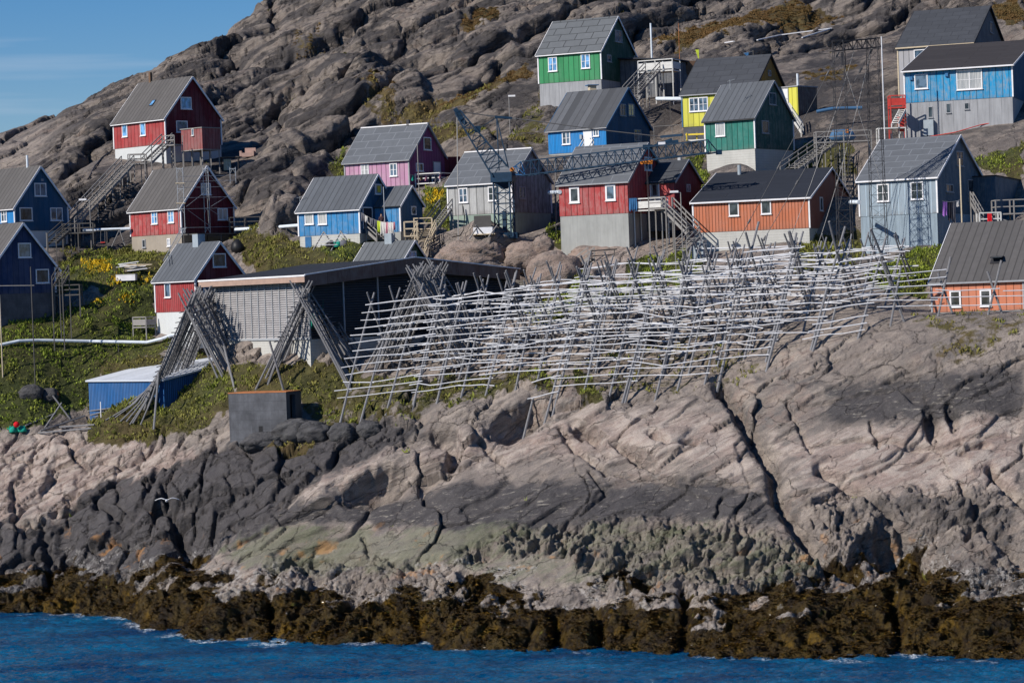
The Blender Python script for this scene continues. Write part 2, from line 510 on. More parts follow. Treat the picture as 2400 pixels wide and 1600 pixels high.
DGRID = np.arange(150.0, 620.0, 0.5)
_cols = sorted(COLS)
_tab = []
for px in _cols:
    ds, zs = [], []
    for py, D in COLS[px]:
        D2 = DD(px, py, D)
        ds.append(D2); zs.append(W(px, py, D2).z)
    # towards the sea bed and away behind the last point
    z0, d0 = zs[0], ds[0]
    ds = [d0 - 60, d0 - 9, d0 - 2.5] + ds
    zs = [z0 - 14, z0 - 6, z0 - 2.2] + zs
    if px <= 600:
        ds += [ds[-1] + 6, ds[-1] + 30, ds[-1] + 120]; zs += [zs[-1] + 0.1, zs[-1] - 4, zs[-1] - 38]
    else:
        ds += [ds[-1] + 60, ds[-1] + 200]; zs += [zs[-1] + 20, zs[-1] + 24]
    _tab.append(np.interp(DGRID, ds, zs))
_tab = np.array(_tab)
def gsm(a, sig, axis):
    k = np.arange(-int(3 * sig) - 1, int(3 * sig) + 2)
    wgt = np.exp(-0.5 * (k / sig) ** 2); wgt /= wgt.sum()
    pad = [(0, 0), (0, 0)]; pad[axis] = (len(k) // 2, len(k) // 2)
    b = np.pad(a, pad, mode='edge')
    return np.apply_along_axis(lambda r: np.convolve(r, wgt, 'valid'), axis, b)
UG = np.arange(-1400.0, 3800.0, 20.0)
_t2 = np.array([np.interp(UG, _cols, _tab[:, j]) for j in range(len(DGRID))]).T
_t2 = gsm(gsm(_t2, 3.0, 1), 3.0, 0)
def base0(x, y):
    x = np.asarray(x, float); y = np.asarray(y, float)
    z = np.full(x.shape, 20.0)
    for _ in range(2):
        px, _py = proj_np(x, y, z)
        iu = np.clip((px - UG[0]) / 20.0, 0, len(UG) - 1.001)
        jd = np.clip((y - DGRID[0]) / 0.5, 0, len(DGRID) - 1.001)
        i0 = iu.astype(int); j0 = jd.astype(int)
        fu = iu - i0; fd = jd - j0
        z = (_t2[i0, j0] * (1 - fu) + _t2[i0 + 1, j0] * fu) * (1 - fd) + (_t2[i0, j0 + 1] * (1 - fu) + _t2[i0 + 1, j0 + 1] * fu) * fd
    return z
PINS = []      # (x, y, z) the ground passes through
PIN_SIG = 3.6
def solve_pins():
    global _pw, _pp
    p = np.array(PINS)
    res = p[:, 2] - base0(p[:, 0], p[:, 1])
    d2 = (p[:, None, 0] - p[None, :, 0]) ** 2 + (p[:, None, 1] - p[None, :, 1]) ** 2
    K = np.exp(-d2 / (2 * PIN_SIG ** 2))
    _pw = np.linalg.solve(K + 0.08 * np.eye(len(p)), res)
    _pp = p
def base(x, y):
    z = base0(x, y)
    for (a, b, c), wgt in zip(_pp, _pw):
        z = z + wgt * np.exp(-((x - a) ** 2 + (y - b) ** 2) / (2 * PIN_SIG ** 2))
    return z

# ------------------------------------------------------------------ noise in numpy
def _hash(ix, iy, seed):
    h = (ix.astype(np.int64) * 374761393 + iy.astype(np.int64) * 668265263 + seed * 974634777) & 0xffffffff
    h = ((h ^ (h >> 13)) * 1274126177) & 0xffffffff
    h = ((h ^ (h >> 15)) * 2246822519) & 0xffffffff
    return (h ^ (h >> 16)) & 0xffffffff
def perlin(x, y, seed=0):
    ix = np.floor(x); iy = np.floor(y)
    fx = x - ix; fy = y - iy
    u = fx * fx * fx * (fx * (fx * 6 - 15) + 10); v = fy * fy * fy * (fy * (fy * 6 - 15) + 10)
    def g(a, b):
        t = _hash(ix + a, iy + b, seed) / 4294967296.0 * 2 * math.pi
        return np.cos(t) * (fx - a) + np.sin(t) * (fy - b)
    return ((g(0, 0) * (1 - u) + g(1, 0) * u) * (1 - v) + (g(0, 1) * (1 - u) + g(1, 1) * u) * v) * 1.5
def fbm(x, y, o=4, seed=0, gain=0.5):
    s = 0; a = 1
    for k in range(o):
        s = s + a * perlin(x, y, seed + k * 17); x = x * 2.03 + 5.1; y = y * 2.03 - 3.7; a *= gain
    return s
def ridged(x, y, o=4, seed=0, gain=0.5):
    s = 0; a = 1
    for k in range(o):
        s = s + a * (1 - 2 * np.abs(perlin(x, y, seed + k * 17))); x = x * 2.1 + 5.1; y = y * 2.1 - 3.7; a *= gain
    return s
def voro(x, y, seed=0):
    ix = np.floor(x); iy = np.floor(y)
    f1 = np.full(x.shape, 9.0); f2 = np.full(x.shape, 9.0)
    idr = np.zeros(x.shape); dx1 = np.zeros(x.shape); dy1 = np.zeros(x.shape)
    for a in (-1, 0, 1):
        for b in (-1, 0, 1):
            h = _hash(ix + a, iy + b, seed)
            cx = ix + a + (h & 0xffff) / 65536.0; cy = iy + b + (h >> 16) / 65536.0
            d = np.hypot(x - cx, y - cy)
            n = d < f1
            f2 = np.where(n, f1, np.minimum(f2, d))
            idr = np.where(n, (h & 0xfff) / 4096.0, idr)
            dx1 = np.where(n, x - cx, dx1); dy1 = np.where(n, y - cy, dy1)
            f1 = np.where(n, d, f1)
    return f1, f2, idr, dx1, dy1
def sstep(a, b, x):
    t = np.clip((x - a) / (b - a), 0, 1)
    return t * t * (3 - 2 * t)
def polymask(U, V, pts, soft):
    "1 inside the outline, fading over soft"
    inside = np.zeros(U.shape, bool)
    dmin = np.full(U.shape, 1e9)
    n = len(pts)
    for i in range(n):
        x0, y0 = pts[i]; x1, y1 = pts[(i + 1) % n]
        c = ((y0 > V) != (y1 > V)) & (U < (x1 - x0) * (V - y0) / ((y1 - y0) + 1e-9) + x0)
        inside ^= c
        dx, dy = x1 - x0, y1 - y0
        t = np.clip(((U - x0) * dx + (V - y0) * dy) / (dx * dx + dy * dy + 1e-9), 0, 1)
        dmin = np.minimum(dmin, np.hypot(U - x0 - t * dx, V - y0 - t * dy))
    sd = np.where(inside, dmin, -dmin)
    return sstep(-soft, soft, sd)
def linedist(U, V, pts):
    d = np.full(U.shape, 1e9)
    for (x0, y0), (x1, y1) in zip(pts[:-1], pts[1:]):
        dx, dy = x1 - x0, y1 - y0
        t = np.clip(((U - x0) * dx + (V - y0) * dy) / (dx * dx + dy * dy + 1e-9), 0, 1)
        d = np.minimum(d, np.hypot(U - x0 - t * dx, V - y0 - t * dy))
    return d

# regions of the shore and hill (outlines surveyed from the photograph, mapped on to the ground)
VEG = [  # outline, softness, (strength), brown 0..1
 ([(530,850),(800,845),(860,870),(820,960),(700,940),(560,930)], 12, 0.85, 0.5),
 ([(1200,690),(1330,700),(1340,740),(1240,760)], 10, 0.8, 0.3),
 ([(-300,740),(140,735),(300,655),(365,660),(365,800),(470,800),(300,850),(200,900),(205,950),(60,1010),(-300,1010)], 22, 1.0, 0.1),
 ([(150,585),(305,575),(420,590),(380,650),(300,680),(120,690)], 14, 0.8, 0.35),
 ([(540,545),(700,560),(820,575),(850,610),(700,650),(600,640),(560,600)], 14, 0.85, 0.55),
 ([(690,560),(870,560),(950,560),(940,600),(850,625),(760,600)], 10, 0.9, 0.2),
 ([(250,840),(470,820),(560,900),(545,960),(470,1010),(300,1050),(200,1035),(210,960)], 14, 0.9, 0.45),
 ([(700,900),(800,880),(1000,880),(1250,870),(1330,930),(1250,935),(1000,975),(960,1000),(740,1005),(700,950)], 14, 0.62, 0.4),
 ([(1200,870),(1600,790),(1850,830),(1800,880),(1620,915),(1450,930),(1330,940)], 16, 0.45, 0.5),
 ([(1290,640),(1440,660),(1500,600),(1640,580),(1660,640),(1500,700),(1330,720)], 12, 0.95, 0.15),
 ([(1880,560),(2010,540),(2020,600),(1960,640),(1850,650)], 10, 0.85, 0.45),
 ([(2020,650),(2150,580),(2230,570),(2200,640),(2170,700),(2080,690)], 10, 1.0, 0.0),
 ([(2110,745),(2240,735),(2400,730),(2400,770),(2330,840),(2240,870),(2170,830),(2190,780)], 14, 0.5, 0.6),
 ([(1180,340),(1290,200),(1270,280),(1290,330),(1240,350)], 10, 0.6, 0.5),
 ([(1020,235),(1130,195),(1170,160),(1230,150),(1250,170),(1150,215),(1060,260),(950,300),(860,300)], 12, 0.85, 0.8),
 ([(830,235),(900,225),(950,275),(900,290)], 8, 0.6, 0.85),
 ([(770,430),(800,350),(815,360),(812,440)], 8, 1.0, 0.15),
 ([(985,450),(1050,440),(1060,540),(1000,520)], 8, 1.0, 0.15),
 ([(1000,280),(1180,300),(1100,330),(1010,320)], 8, 0.8, 0.7),
 ([(1080,60),(1180,20),(1160,50),(1090,85)], 8, 0.85, 0.8),
 ([(690,100),(780,65),(740,110),(700,125)], 8, 0.5, 0.7),
 ([(1520,80),(1700,60),(1850,20),(1990,30),(1800,75),(1600,110)], 10, 0.85, 0.8),
 ([(1880,170),(2010,150),(1990,180),(1900,190)], 8, 0.6, 0.7),
 ([(2260,370),(2400,340),(2400,420),(2330,410)], 10, 0.9, 0.3),
 ([(2290,30),(2400,10),(2400,60),(2350,55)], 8, 0.8, 0.8),
 ([(1590,370),(1650,360),(1660,470),(1600,440)], 8, 0.9, 0.1),
 ([(1850,340),(2000,330),(2020,420),(1900,410),(1800,410)], 10, 0.7, 0.4),
 ([(1340,880),(1370,870),(1420,960),(1360,960)], 8, 0.8, 0.3),
 ([(590,1040),(720,1030),(745,1045),(700,1060),(620,1062)], 6, 0.8, 0.7),
 ([(1280,520),(1320,530),(1320,590),(1290,580)], 8, 0.9, 0.1),
]
DARKP = [  # dark rock
 ([(230,1130),(330,1120),(460,1060),(700,1010),(860,985),(1000,1010),(900,1060),(760,1130),(640,1200),(480,1300),(300,1335),(-100,1330),(-100,1240),(120,1230)], 12, 1.0),
 ([(600,1200),(760,1180),(900,1150),(1150,1120),(1400,1130),(1640,1120),(1790,1160),(1850,1225),(1480,1215),(1250,1240),(1100,1250),(860,1215),(700,1225),(520,1290)], 22, 1.0),
 ([(1900,900),(2050,880),(2250,870),(2400,860),(2400,960),(2250,975),(2100,985),(1980,1000),(1920,980),(1960,930)], 24, 0.9),
 ([(1860,1110),(2060,1150),(2300,1150),(2400,1200),(2400,1290),(2250,1240),(2050,1180)], 26, 0.6),
 ([(-100,1180),(-100,1450),(300,1450),(300,1330)], 20, 0.7),
 ([(1800,1290),(2060,1330),(2200,1280),(2400,1300),(2400,1400),(1800,1400)], 25, 0.6),
 ([(1500,330),(1620,260),(1700,420),(1560,400)], 20, 0.1),
 ([(1900,120),(2060,180),(2100,320),(1960,300),(1880,240)], 25, 0.7),
]
PINK = [
 ([(-100,1030),(250,1020),(420,1040),(540,1060),(400,1130),(200,1200),(60,1220),(-100,1260)], 25, 0.8),
 ([(1350,960),(1700,960),(1800,1120),(1500,1100),(1250,1080),(900,1100),(1000,1040)], 50, 0.7),
 ([(1800,1020),(2400,960),(2400,1150),(1900,1160)], 50, 0.8),
 ([(700,1110),(960,1040),(900,1110),(700,1190)], 25, 0.6),
 ([(1280,580),(1560,560),(1560,640),(1340,720),(1200,660),(1040,580),(1240,600)], 15, 0.6),
]
ALGAE = [
 ([(520,1290),(620,1230),(860,1230),(1050,1240),(1250,1230),(1100,1300),(900,1340),(640,1340)], 22, 1.0),
 ([(1050,1310),(1250,1230),(1500,1210),(1800,1240),(1950,1300),(1900,1370),(1500,1370),(1150,1360)], 22, 0.6),
]
CRAG = [   # broken, craggy rock
 ([(1040,1320),(1200,1240),(1480,1205),(1800,1230),(1900,1290),(1980,1350),(1960,1380),(1560,1400),(1440,1380),(1300,1300)], 18, 1.0),
 ([(640,1300),(820,1290),(1100,1330),(1180,1400),(1200,1450),(700,1480),(540,1400)], 18, 0.7),
 ([(1880,1160),(2200,1130),(2400,1160),(2400,1400),(2000,1380),(1880,1240)], 30, 0.75),
]
BLOCKS = [  # big angular boulders
 ([(-200,1010),(480,1000),(560,1060),(440,1130),(200,1260),(-200,1260)], 20, 0.7),
 ([(200,1140),(330,1110),(560,1040),(850,985),(960,1010),(800,1080),(640,1190),(480,1290),(300,1340),(-100,1340),(-100,1240)], 16, 1.0),
 ([(700,990),(860,960),(960,975),(980,1010),(800,1060)], 10, 0.8),
]
SMOOTH = [  # glacier-smoothed slabs
 ([(1040,560),(1240,575),(1500,560),(1600,560),(1560,640),(1340,720),(1220,680),(1040,620)], 12, 0.8),
 ([(470,1310),(760,1130),(960,1040),(1250,985),(1650,925),(1800,880),(2050,860),(2400,880),(2400,1130),(2000,1150),(1840,1230),(1500,1200),(1200,1240),(1040,1310),(640,1320)], 30, 1.0),
]
FISS = [  # cracks: path, width in m, depth in m
 ([(1690,905),(1735,960),(1745,990),(1780,1040),(1815,1090),(1820,1150),(1850,1200),(1880,1245),(1930,1290),(2010,1340)], 0.55, 2.2),
 ([(1845,940),(1880,1010),(1900,1060)], 0.15, 0.5),
 ([(2040,990),(2060,1045)], 0.15, 0.5),
 ([(1920,1100),(2010,1140),(2080,1190),(2130,1240),(2200,1300)], 0.35, 1.3),
 ([(2250,1130),(2290,1190),(2270,1250)], 0.2, 0.8),
 ([(2320,1100),(2400,1180)], 0.3, 1.2),
 ([(2310,1230),(2400,1310)], 0.4, 1.2),
 ([(850,1240),(865,1290),(880,1305)], 0.15, 0.6),
 ([(1380,1110),(1420,1150),(1365,1200)], 0.12, 0.5),
 ([(1690,1170),(1680,1210)], 0.15, 0.6),
 ([(1100,1000),(1130,1040),(1180,1080)], 0.2, 0.6),
 ([(1310,1000),(1350,1060),(1420,1110)], 0.2, 0.7),
 ([(380,1140),(410,1220),(450,1290)], 0.3, 1.2),
 ([(100,1230),(115,1330),(110,1370)], 0.3, 1.2),
 ([(640,640),(640,600)], 0.2, 0.4),
 ([(640,230),(660,300),(668,350)], 0.3, 0.8),
 ([(1400,1420),(1410,1460),(1400,1530)], 0.5, 1.6),
 ([(1300,1440),(1310,1530)], 0.5, 1.8),
 ([(980,1440),(1000,1540)], 0.4, 1.2),
 ([(1600,1380),(1610,1440),(1590,1540)], 0.4, 1.2),
 ([(2090,1380),(2110,1450),(2100,1550)], 0.4, 1.3),
 ([(630,1400),(640,1500)], 0.3, 1.0),
]
STEPS = [  # ledges whose lower right side drops away: path left to right, height m, width m of the rise
 ([(800,1165),(850,1145),(900,1118),(960,1110)], 2.2, 1.6),
 ([(1150,1015),(1200,985),(1250,958),(1300,955)], 2.0, 1.5),
 ([(990,1010),(1050,1020),(1080,1060),(1040,1100)], 1.8, 1.5),
 ([(1440,1040),(1500,1075),(1560,1110)], 1.2, 0.9),
 ([(1620,1050),(1650,1030)], 0.8, 0.8),
 ([(2180,960),(2200,1020)], 1.0, 0.8),
 ([(2230,950),(2245,1000)], 0.9, 0.7),
]
SLOTS = [  # shadowed slots under ledges: path, greatest width m, depth m
 ([(805,1168),(850,1148),(900,1128),(955,1112)], 0.8, 2.4), ([(1150,1018),(1200,990),(1250,966),(1285,958)], 0.75, 2.2),
 ([(1020,1020),(1058,1032),(1068,1062),(1050,1095)], 0.5, 1.6), ([(1345,1000),(1390,1018),(1402,1040)], 0.5, 1.4), ([(1430,1045),(1480,1068),(1545,1105)], 0.3, 1.2),
 ([(1520,1030),(1560,1052)], 0.3, 1.0), ([(2175,965),(2195,1015)], 0.5, 1.5), ([(2228,950),(2240,1000)], 0.45, 1.4), ([(2250,1055),(2320,1040)], 0.3, 1.0), ([(1600,1055),(1640,1042)], 0.3, 1.0),
 ([(960,1090),(1060,1075),(1200,1060)], 0.16, 0.6), ([(1420,1110),(1600,1125),(1780,1140)], 0.14, 0.5), ([(1830,1060),(2000,1030),(2200,1040),(2380,1010)], 0.16, 0.6), ([(1850,950),(1990,925),(2180,900)], 0.12, 0.4),
 ([(330,1200),(420,1185),(520,1150)], 0.4, 1.3), ([(120,1210),(200,1190)], 0.3, 1.0), ([(520,1290),(640,1235),(760,1190)], 0.2, 0.7), ([(640,1320),(760,1290),(900,1310)], 0.3, 0.9),
 ([(1900,1350),(1990,1300),(2090,1260)], 0.5, 1.6), ([(2060,1215),(2120,1290),(2180,1330)], 0.7, 2.4),
]
PITS = [  # shaded hollows: centre, radii in px, depth m
 ((2140, 1280), (85, 50), 5.0), ((2050, 1260), (30, 30), 1.5), ((450, 1260), (60, 55), 2.6), ((150, 1270), (30, 60), 1.5),
 ((880, 350), (0, 0), 0),
]
HILLSTEP = [  # overhanging bulges on the hillside; the right end throws shade
 ([(560,230),(760,150),(900,165),(990,200),(1010,245)], 2.6),
 ([(1040,140),(1150,85),(1200,95),(1225,125)], 2.2),
 ([(830,190),(860,140),(950,160)], 1.6),
 ([(700,420),(830,360),(880,385)], 2.8),
 ([(520,470),(660,350),(780,370),(740,470),(690,540)], 2.5),
 ([(880,300),(960,310),(1010,330)], 1.8),
 ([(1280,600),(1340,580),(1400,620),(1390,680)], 1.5),
]
def regions(U, V, x, y):
    "warped photo coordinates make ragged outlines"
    k = 9.0
    Uw = U + fbm(x * 0.6, y * 0.45, 3, 5) * k * 1.8
    Vw = V + fbm(x * 0.6, y * 0.45, 3, 55) * k * 1.2
    def tot(lst):
        s = np.zeros(U.shape)
        for it in lst: s = np.maximum(s, polymask(Uw, Vw, it[0], it[1]) * it[2])
        return s
    veg = np.zeros(U.shape); brown = np.zeros(U.shape)
    for p, s_, st, br in VEG:
        m_ = polymask(Uw, Vw, p, s_) * st
        brown = np.where(m_ > veg, br, brown); veg = np.maximum(veg, m_)
    return dict(veg=veg, brown=brown, dark=tot(DARKP), pink=tot(PINK), algae=tot(ALGAE), crag=tot(CRAG), blocks=tot(BLOCKS), smooth=tot(SMOOTH))
def dome(f1, f2, k=3.0):
    return 1 - np.exp(-k * (f2 - f1))
FLATS = []     # (x, y, radius) where the ground is kept calm under buildings
def terrain(x, y, full=False):
    x = np.asarray(x, float); y = np.asarray(y, float)
    zb = base(x, y)
    U, V = proj_np(x, y, zb)
    rg = regions(U, V, x, y)
    calm = np.ones(x.shape)
    for a, b, r in FLATS:
        calm = np.minimum(calm, sstep(r * 0.8, r * 1.5, np.hypot(x - a, y - b)))
    veg, crag, blk, smo = rg['veg'], rg['crag'], rg['blocks'], rg['smooth']
    hill = sstep(250, 275, y) * (1 - veg * 0.6)
    hill = hill * (1 - 0.65 * sstep(230, 60, U) * sstep(295, 325, y))
    shore = sstep(5.5, 2.0, zb)
    # ---- rock fabric: beds dip across the slope, so they are laid out along x and height
    t_ = R(25); ca, sa = math.cos(t_), math.sin(t_)
    wx = x + 1.6 * fbm(x * 0.09, zb * 0.16, 3, 3); wz = zb + 0.9 * fbm(x * 0.07, zb * 0.14, 3, 4) + 0.16 * (y - 200)
    a = wx * ca + wz * sa; b = -wx * sa + wz * ca
    zf = zb + 0.22 * (y - 200)               # front-view coordinates for isotropic relief
    dz = np.zeros(x.shape)
    def terr(v, k, sh=0.86):
        t = v * k; f = np.floor(t); fr = t - f
        return (f + sstep(sh, 1.0, fr) * 0.8 + fr * 0.2) / k
    def cells(sa_, sb_, seed, wa=0.35, wb=0.3, f=1.0):
        return voro(a / sa_ + wa * fbm(x * f / sa_ * 2, zf * f / sb_, 3, seed + 1), b / sb_ + wb * fbm(x * f / sa_ * 2, zf * f / sb_, 3, seed + 2), seed)
    fb = fbm(x * 0.5, zf * 0.8, 5, 31)
    fine = fbm(a * 0.9, b * 2.6, 4, 33)
    und = fbm(a * 0.055, b * 0.17, 3, 37)
    f1, f2, idr, dx, dy = cells(21.0, 6.2, 121, 0.25, 0.22)
    e = f2 - f1
    h1 = (1 - np.exp(-3.6 * e)) * 1.7 + (idr - 0.5) * 1.3 + dx * 1.5 - dy * 0.7 - 0.95
    c1_ = np.exp(-(e / 0.045) ** 2)
    f1, f2, idr, dx, dy = cells(6.5, 2.0, 122)
    e = f2 - f1
    h2 = (1 - np.exp(-4.0 * e)) * 0.42 + (idr - 0.5) * 0.55 + dx * 0.5 - dy * 0.25
    c2_ = np.exp(-(e / 0.05) ** 2)
    f1, f2, idr, dx, dy = cells(2.4, 0.85, 123)
    e = f2 - f1
    h3 = (1 - np.exp(-5.0 * e)) * 0.13 + (idr - 0.5) * 0.2 + dx * 0.16
    c3_ = np.exp(-(e / 0.06) ** 2)
    tr1 = terr(fbm(a * 0.05 + 3, b * 0.22, 4, 35, 0.5), 3.0) * 1.7
    tr2 = terr(fbm(a * 0.16 + 7, b * 0.7, 4, 36, 0.55), 3.0) * 0.55
    rough = sstep(-0.15, 0.35, fbm(x * 0.06, zf * 0.12, 3, 39))      # broken against smooth stretches
    dz += hill * calm * (und * 0.8 + h1 * 1.05 - c1_ * 0.7 + tr1 * 0.85 + tr2 * 0.5 + h2 * (0.16 + 0.5 * rough) + h3 * (0.15 + 0.7 * rough) - c2_ * 0.25 * rough + fb * 0.04 + fine * 0.03)
    # mid ground (between the houses)
    mid = sstep(198, 206, y) * (1 - sstep(250, 275, y)) * (1 - smo) * (1 - crag) * (1 - blk)
    dz += mid * calm * (1 - 0.7 * veg) * (h1 * 0.4 + h2 * 0.7 + tr2 * 0.8 + h3 * 0.7 + fb * 0.12 - 0.25)
    # smooth slabs
    tr3 = terr(fbm(a * 0.045 + 1, b * 0.2, 4, 43, 0.45), 2.2, 0.86) * 1.3
    f1, f2, idr, dx, dy = cells(12.0, 5.0, 145, 0.22, 0.2, 0.7)
    ck = np.exp(-((f2 - f1) / 0.016) ** 2)
    dz += smo * (und * 0.6 + tr3 * 0.7 + tr2 * 0.12 + fine * 0.03 + h3 * 0.06 * rough + h2 * 0.1 * rough - ck * 0.45 * (0.4 + rough) + (idr - .5) * 0.3 + dx * .35)
    # craggy
    f1, f2, idr, dx, dy = cells(4.2, 2.2, 151, 0.6, 0.5)
    c1 = dome(f1, f2, 3.0) * 0.9 + (idr - 0.5) * 0.7 + dx * .5
    f1, f2, idr, dx, dy = voro(x / 1.3 + 0.8 * fb, zf / 0.95 + 0.7 * fine, 153)
    cr2 = np.minimum((f2 - f1) * 6, .8) * 0.3 + (idr - 0.5) * 0.34 + dx * .3 * np.sign(idr - .4) - dy * .2
    f1, f2, idr, dx, dy = voro(x / 0.55 + 0.5 * fb, zf / 0.42 + 0.5 * fine, 154)
    cr3 = dome(f1, f2, 4) * 0.14 + (idr - 0.5) * 0.12
    tc = terr(fbm(a * 0.35 + 2, b * 0.9, 4, 155, 0.6), 3.0, 0.8) * 0.7
    amp = sstep(-0.5, 0.5, fbm(x * 0.25, zf * 0.35, 3, 157))
    td = terr(fbm(a * 0.8 + 5, b * 1.5, 4, 156, 0.6), 2.6, 0.8) * 0.34
    dz += crag * (c1 * 0.62 - 0.55 + tc * 1.3 + td * 1.3 + (cr2 * .4 + cr3 * .8) * (0.1 + 0.9 * amp) + h3 * 0.9 + ridged(a * 0.7, b * 1.4, 4, 159) * 0.09)
    # big angular boulders: tilted facets parted by narrow deep gaps
    f1, f2, idr, dx, dy = cells(5.6, 3.2, 161, 0.16, 0.16)
    r2 = (idr * 7.31) % 1.0; r3 = (idr * 13.7) % 1.0
    b1 = np.minimum((f2 - f1) * 7.0, 1.0) * 1.1 + (idr - 0.5) * 1.2 + dx * 2.2 * (r2 - .35) + dy * 1.6 * (r3 - .6) - 1.0
    f1, f2, idr, dx, dy = cells(2.3, 1.5, 163, 0.16, 0.16)
    r2 = (idr * 7.31) % 1.0; r3 = (idr * 13.7) % 1.0
    b2 = np.minimum((f2 - f1) * 7.0, 1.0) * 0.35 + (idr - 0.5) * 0.55 + dx * 1.5 * (r2 - .4) + dy * 1.0 * (r3 - .6) - .3
    f1, f2, idr, dx, dy = cells(0.9, 0.65, 164, 0.2, 0.2)
    b3 = (idr - 0.5) * 0.14 + dx * 0.35 * (((idr * 7.31) % 1.0) - .4)
    dz += blk * (b1 * 0.8 + b2 * 0.85 + b3 * 0.8)
    # shore band under the weed
    shr = shore * (1 - 0.4 * crag)
    f1, f2, idr, dx, dy = voro(x / 5.5 + 0.6 * fbm(x * .3, zf * .3, 3, 74), y / 5.0 + .5 * fb, 71)
    s1 = (dome(f1, f2, 2.4) - 0.5) * 0.8 + (idr - 0.5) * 0.7
    f1, f2, idr, dx, dy = voro(x / 1.6 + 0.6 * fb, zf / 1.1 + .5 * fb, 72)
    dz += shr * (s1 * 0.75 + (dome(f1, f2, 3) - .5) * .25 + (idr - .5) * .3 + tc * .4 + fb * 0.2 + fbm(x * 0.14, y * 0.14, 2, 75) * 1.0)
    # general small relief
    dz += (1 - veg * 0.5) * 0.03 * fbm(x * 2.2, zf * 3.0, 3, 81) + veg * 0.2 * fbm(x * 0.7, y * 0.9, 3, 83) * calm
    dz += veg * calm * 0.15
    # named features
    cmx = 6200.0 / y            # px per metre
    for p, wd, dp in FISS:
        lo = [min(q[0] for q in p) - 60, min(q[1] for q in p) - 60, max(q[0] for q in p) + 60, max(q[1] for q in p) + 60]
        mk = (U > lo[0]) & (U < lo[2]) & (V > lo[1]) & (V < lo[3])
        if not mk.any(): continue
        d = linedist(U[mk] + 5 * fbm(x[mk] * 1.1, y[mk] * 1.1, 2, 91), V[mk] + 4 * fbm(x[mk] * 1.1, y[mk] * 1.1, 2, 92), p) / cmx[mk]
        dz[mk] -= dp * np.exp(-(d / wd) ** 2)
    for p, wd, dp in SLOTS:
        lo = [min(q[0] for q in p) - 60, min(q[1] for q in p) - 60, max(q[0] for q in p) + 60, max(q[1] for q in p) + 60]
        mk = (U > lo[0]) & (U < lo[2]) & (V > lo[1]) & (V < lo[3])
        if not mk.any(): continue
        Um, Vm = U[mk] + 4 * fbm(x[mk] * .9, y[mk] * .9, 2, 93), V[mk] + 4 * fbm(x[mk] * .9, y[mk] * .9, 2, 94)
        d = linedist(Um, Vm, p) / cmx[mk]
        e0 = np.hypot(Um - p[0][0], Vm - p[0][1]); e1 = np.hypot(Um - p[-1][0], Vm - p[-1][1])
        tp = np.sqrt(np.clip(1 - ((e0 - e1) / (e0 + e1 + 1e-6)) ** 2, 0.04, 1))
        dz[mk] -= dp * tp * np.exp(-(d / (wd * tp + .03)) ** 4)
    for p, ht, wd in STEPS:
        lo = [min(q[0] for q in p) - 260, min(q[1] for q in p) - 160, max(q[0] for q in p) + 160, max(q[1] for q in p) + 160]
        mk = (U > lo[0]) & (U < lo[2]) & (V > lo[1]) & (V < lo[3])
        if not mk.any(): continue
        Um, Vm = U[mk], V[mk]
        best = np.full(Um.shape, 1e9); sgn = np.zeros(Um.shape)
        for (x0, y0), (x1, y1) in zip(p[:-1], p[1:]):
            ex, ey = x1 - x0, y1 - y0
            t = np.clip(((Um - x0) * ex + (Vm - y0) * ey) / (ex * ex + ey * ey), 0, 1)
            qx, qy = Um - x0 - t * ex, Vm - y0 - t * ey
            d = np.hypot(qx, qy)
            s_ = np.sign(ex * (Vm - y0) - ey * (Um - x0))   # + below / right of the path
            u_ = d < best
            best = np.where(u_, d, best); sgn = np.where(u_, s_, sgn)
        sd_ = best / cmx[mk] * sgn                        # + on the low side
        tt_ = sstep(-0.9, 0.9, sd_)
        hi_ = np.exp(-(np.minimum(sd_, 0) / 3.5) ** 2); lo_ = np.exp(-(np.maximum(sd_, 0) / 2.2) ** 2)
        # fade towards both ends of the ledge
        e0 = np.hypot(Um - p[0][0], Vm - p[0][1]) / cmx[mk]; e1 = np.hypot(Um - p[-1][0], Vm - p[-1][1]) / cmx[mk]
        fe = sstep(0, 2.0, e0) * sstep(0, 2.0, e1)
        dz[mk] += fe * ht * ((1 - tt_) * 0.5 * hi_ - tt_ * 0.5 * lo_)
    for (cx, cy), (rx, ry), dp in PITS:
        if dp == 0: continue
        q = ((U - cx) / rx) ** 2 + ((V - cy) / ry) ** 2
        dz -= dp * np.exp(-q ** 1.5)
    for p, ht in HILLSTEP:
        m_ = polymask(U, V, [(q[0] + 8 * 0, q[1]) for q in p] + [(p[-1][0] - 30, p[-1][1] + 18), (p[0][0] + 10, p[0][1] + 22)], 16)
        dz += ht * 0.8 * m_ * calm
    z = zb + dz
    if full: return z, U, V, rg, calm, hill, zb, dz
    return z
TIDE = ([-700,0,200,400,600,800,1000,1200,1400,1600,1800,1950,2100,2250,2400,3100],
        [2.6,2.7,3.0,3.6,3.3,2.9,3.5,3.1,2.7,3.0,3.3,4.1,4.9,4.4,3.7,3.5])
def tide(U, x, y, z):
    return np.interp(U, TIDE[0], TIDE[1]) + 2.0 * fbm(x * 0.2, (y + z) * 0.3, 4, 421) + 0.5 * fbm(x * 0.9, z * 1.2 + y * .4, 3, 431)
_gc = {}
def ground(x, y):
    return float(terrain(np.array([x]), np.array([y]))[0])
def ground_many(pts):
    a = np.array(pts, float)
    return terrain(a[:, 0], a[:, 1])
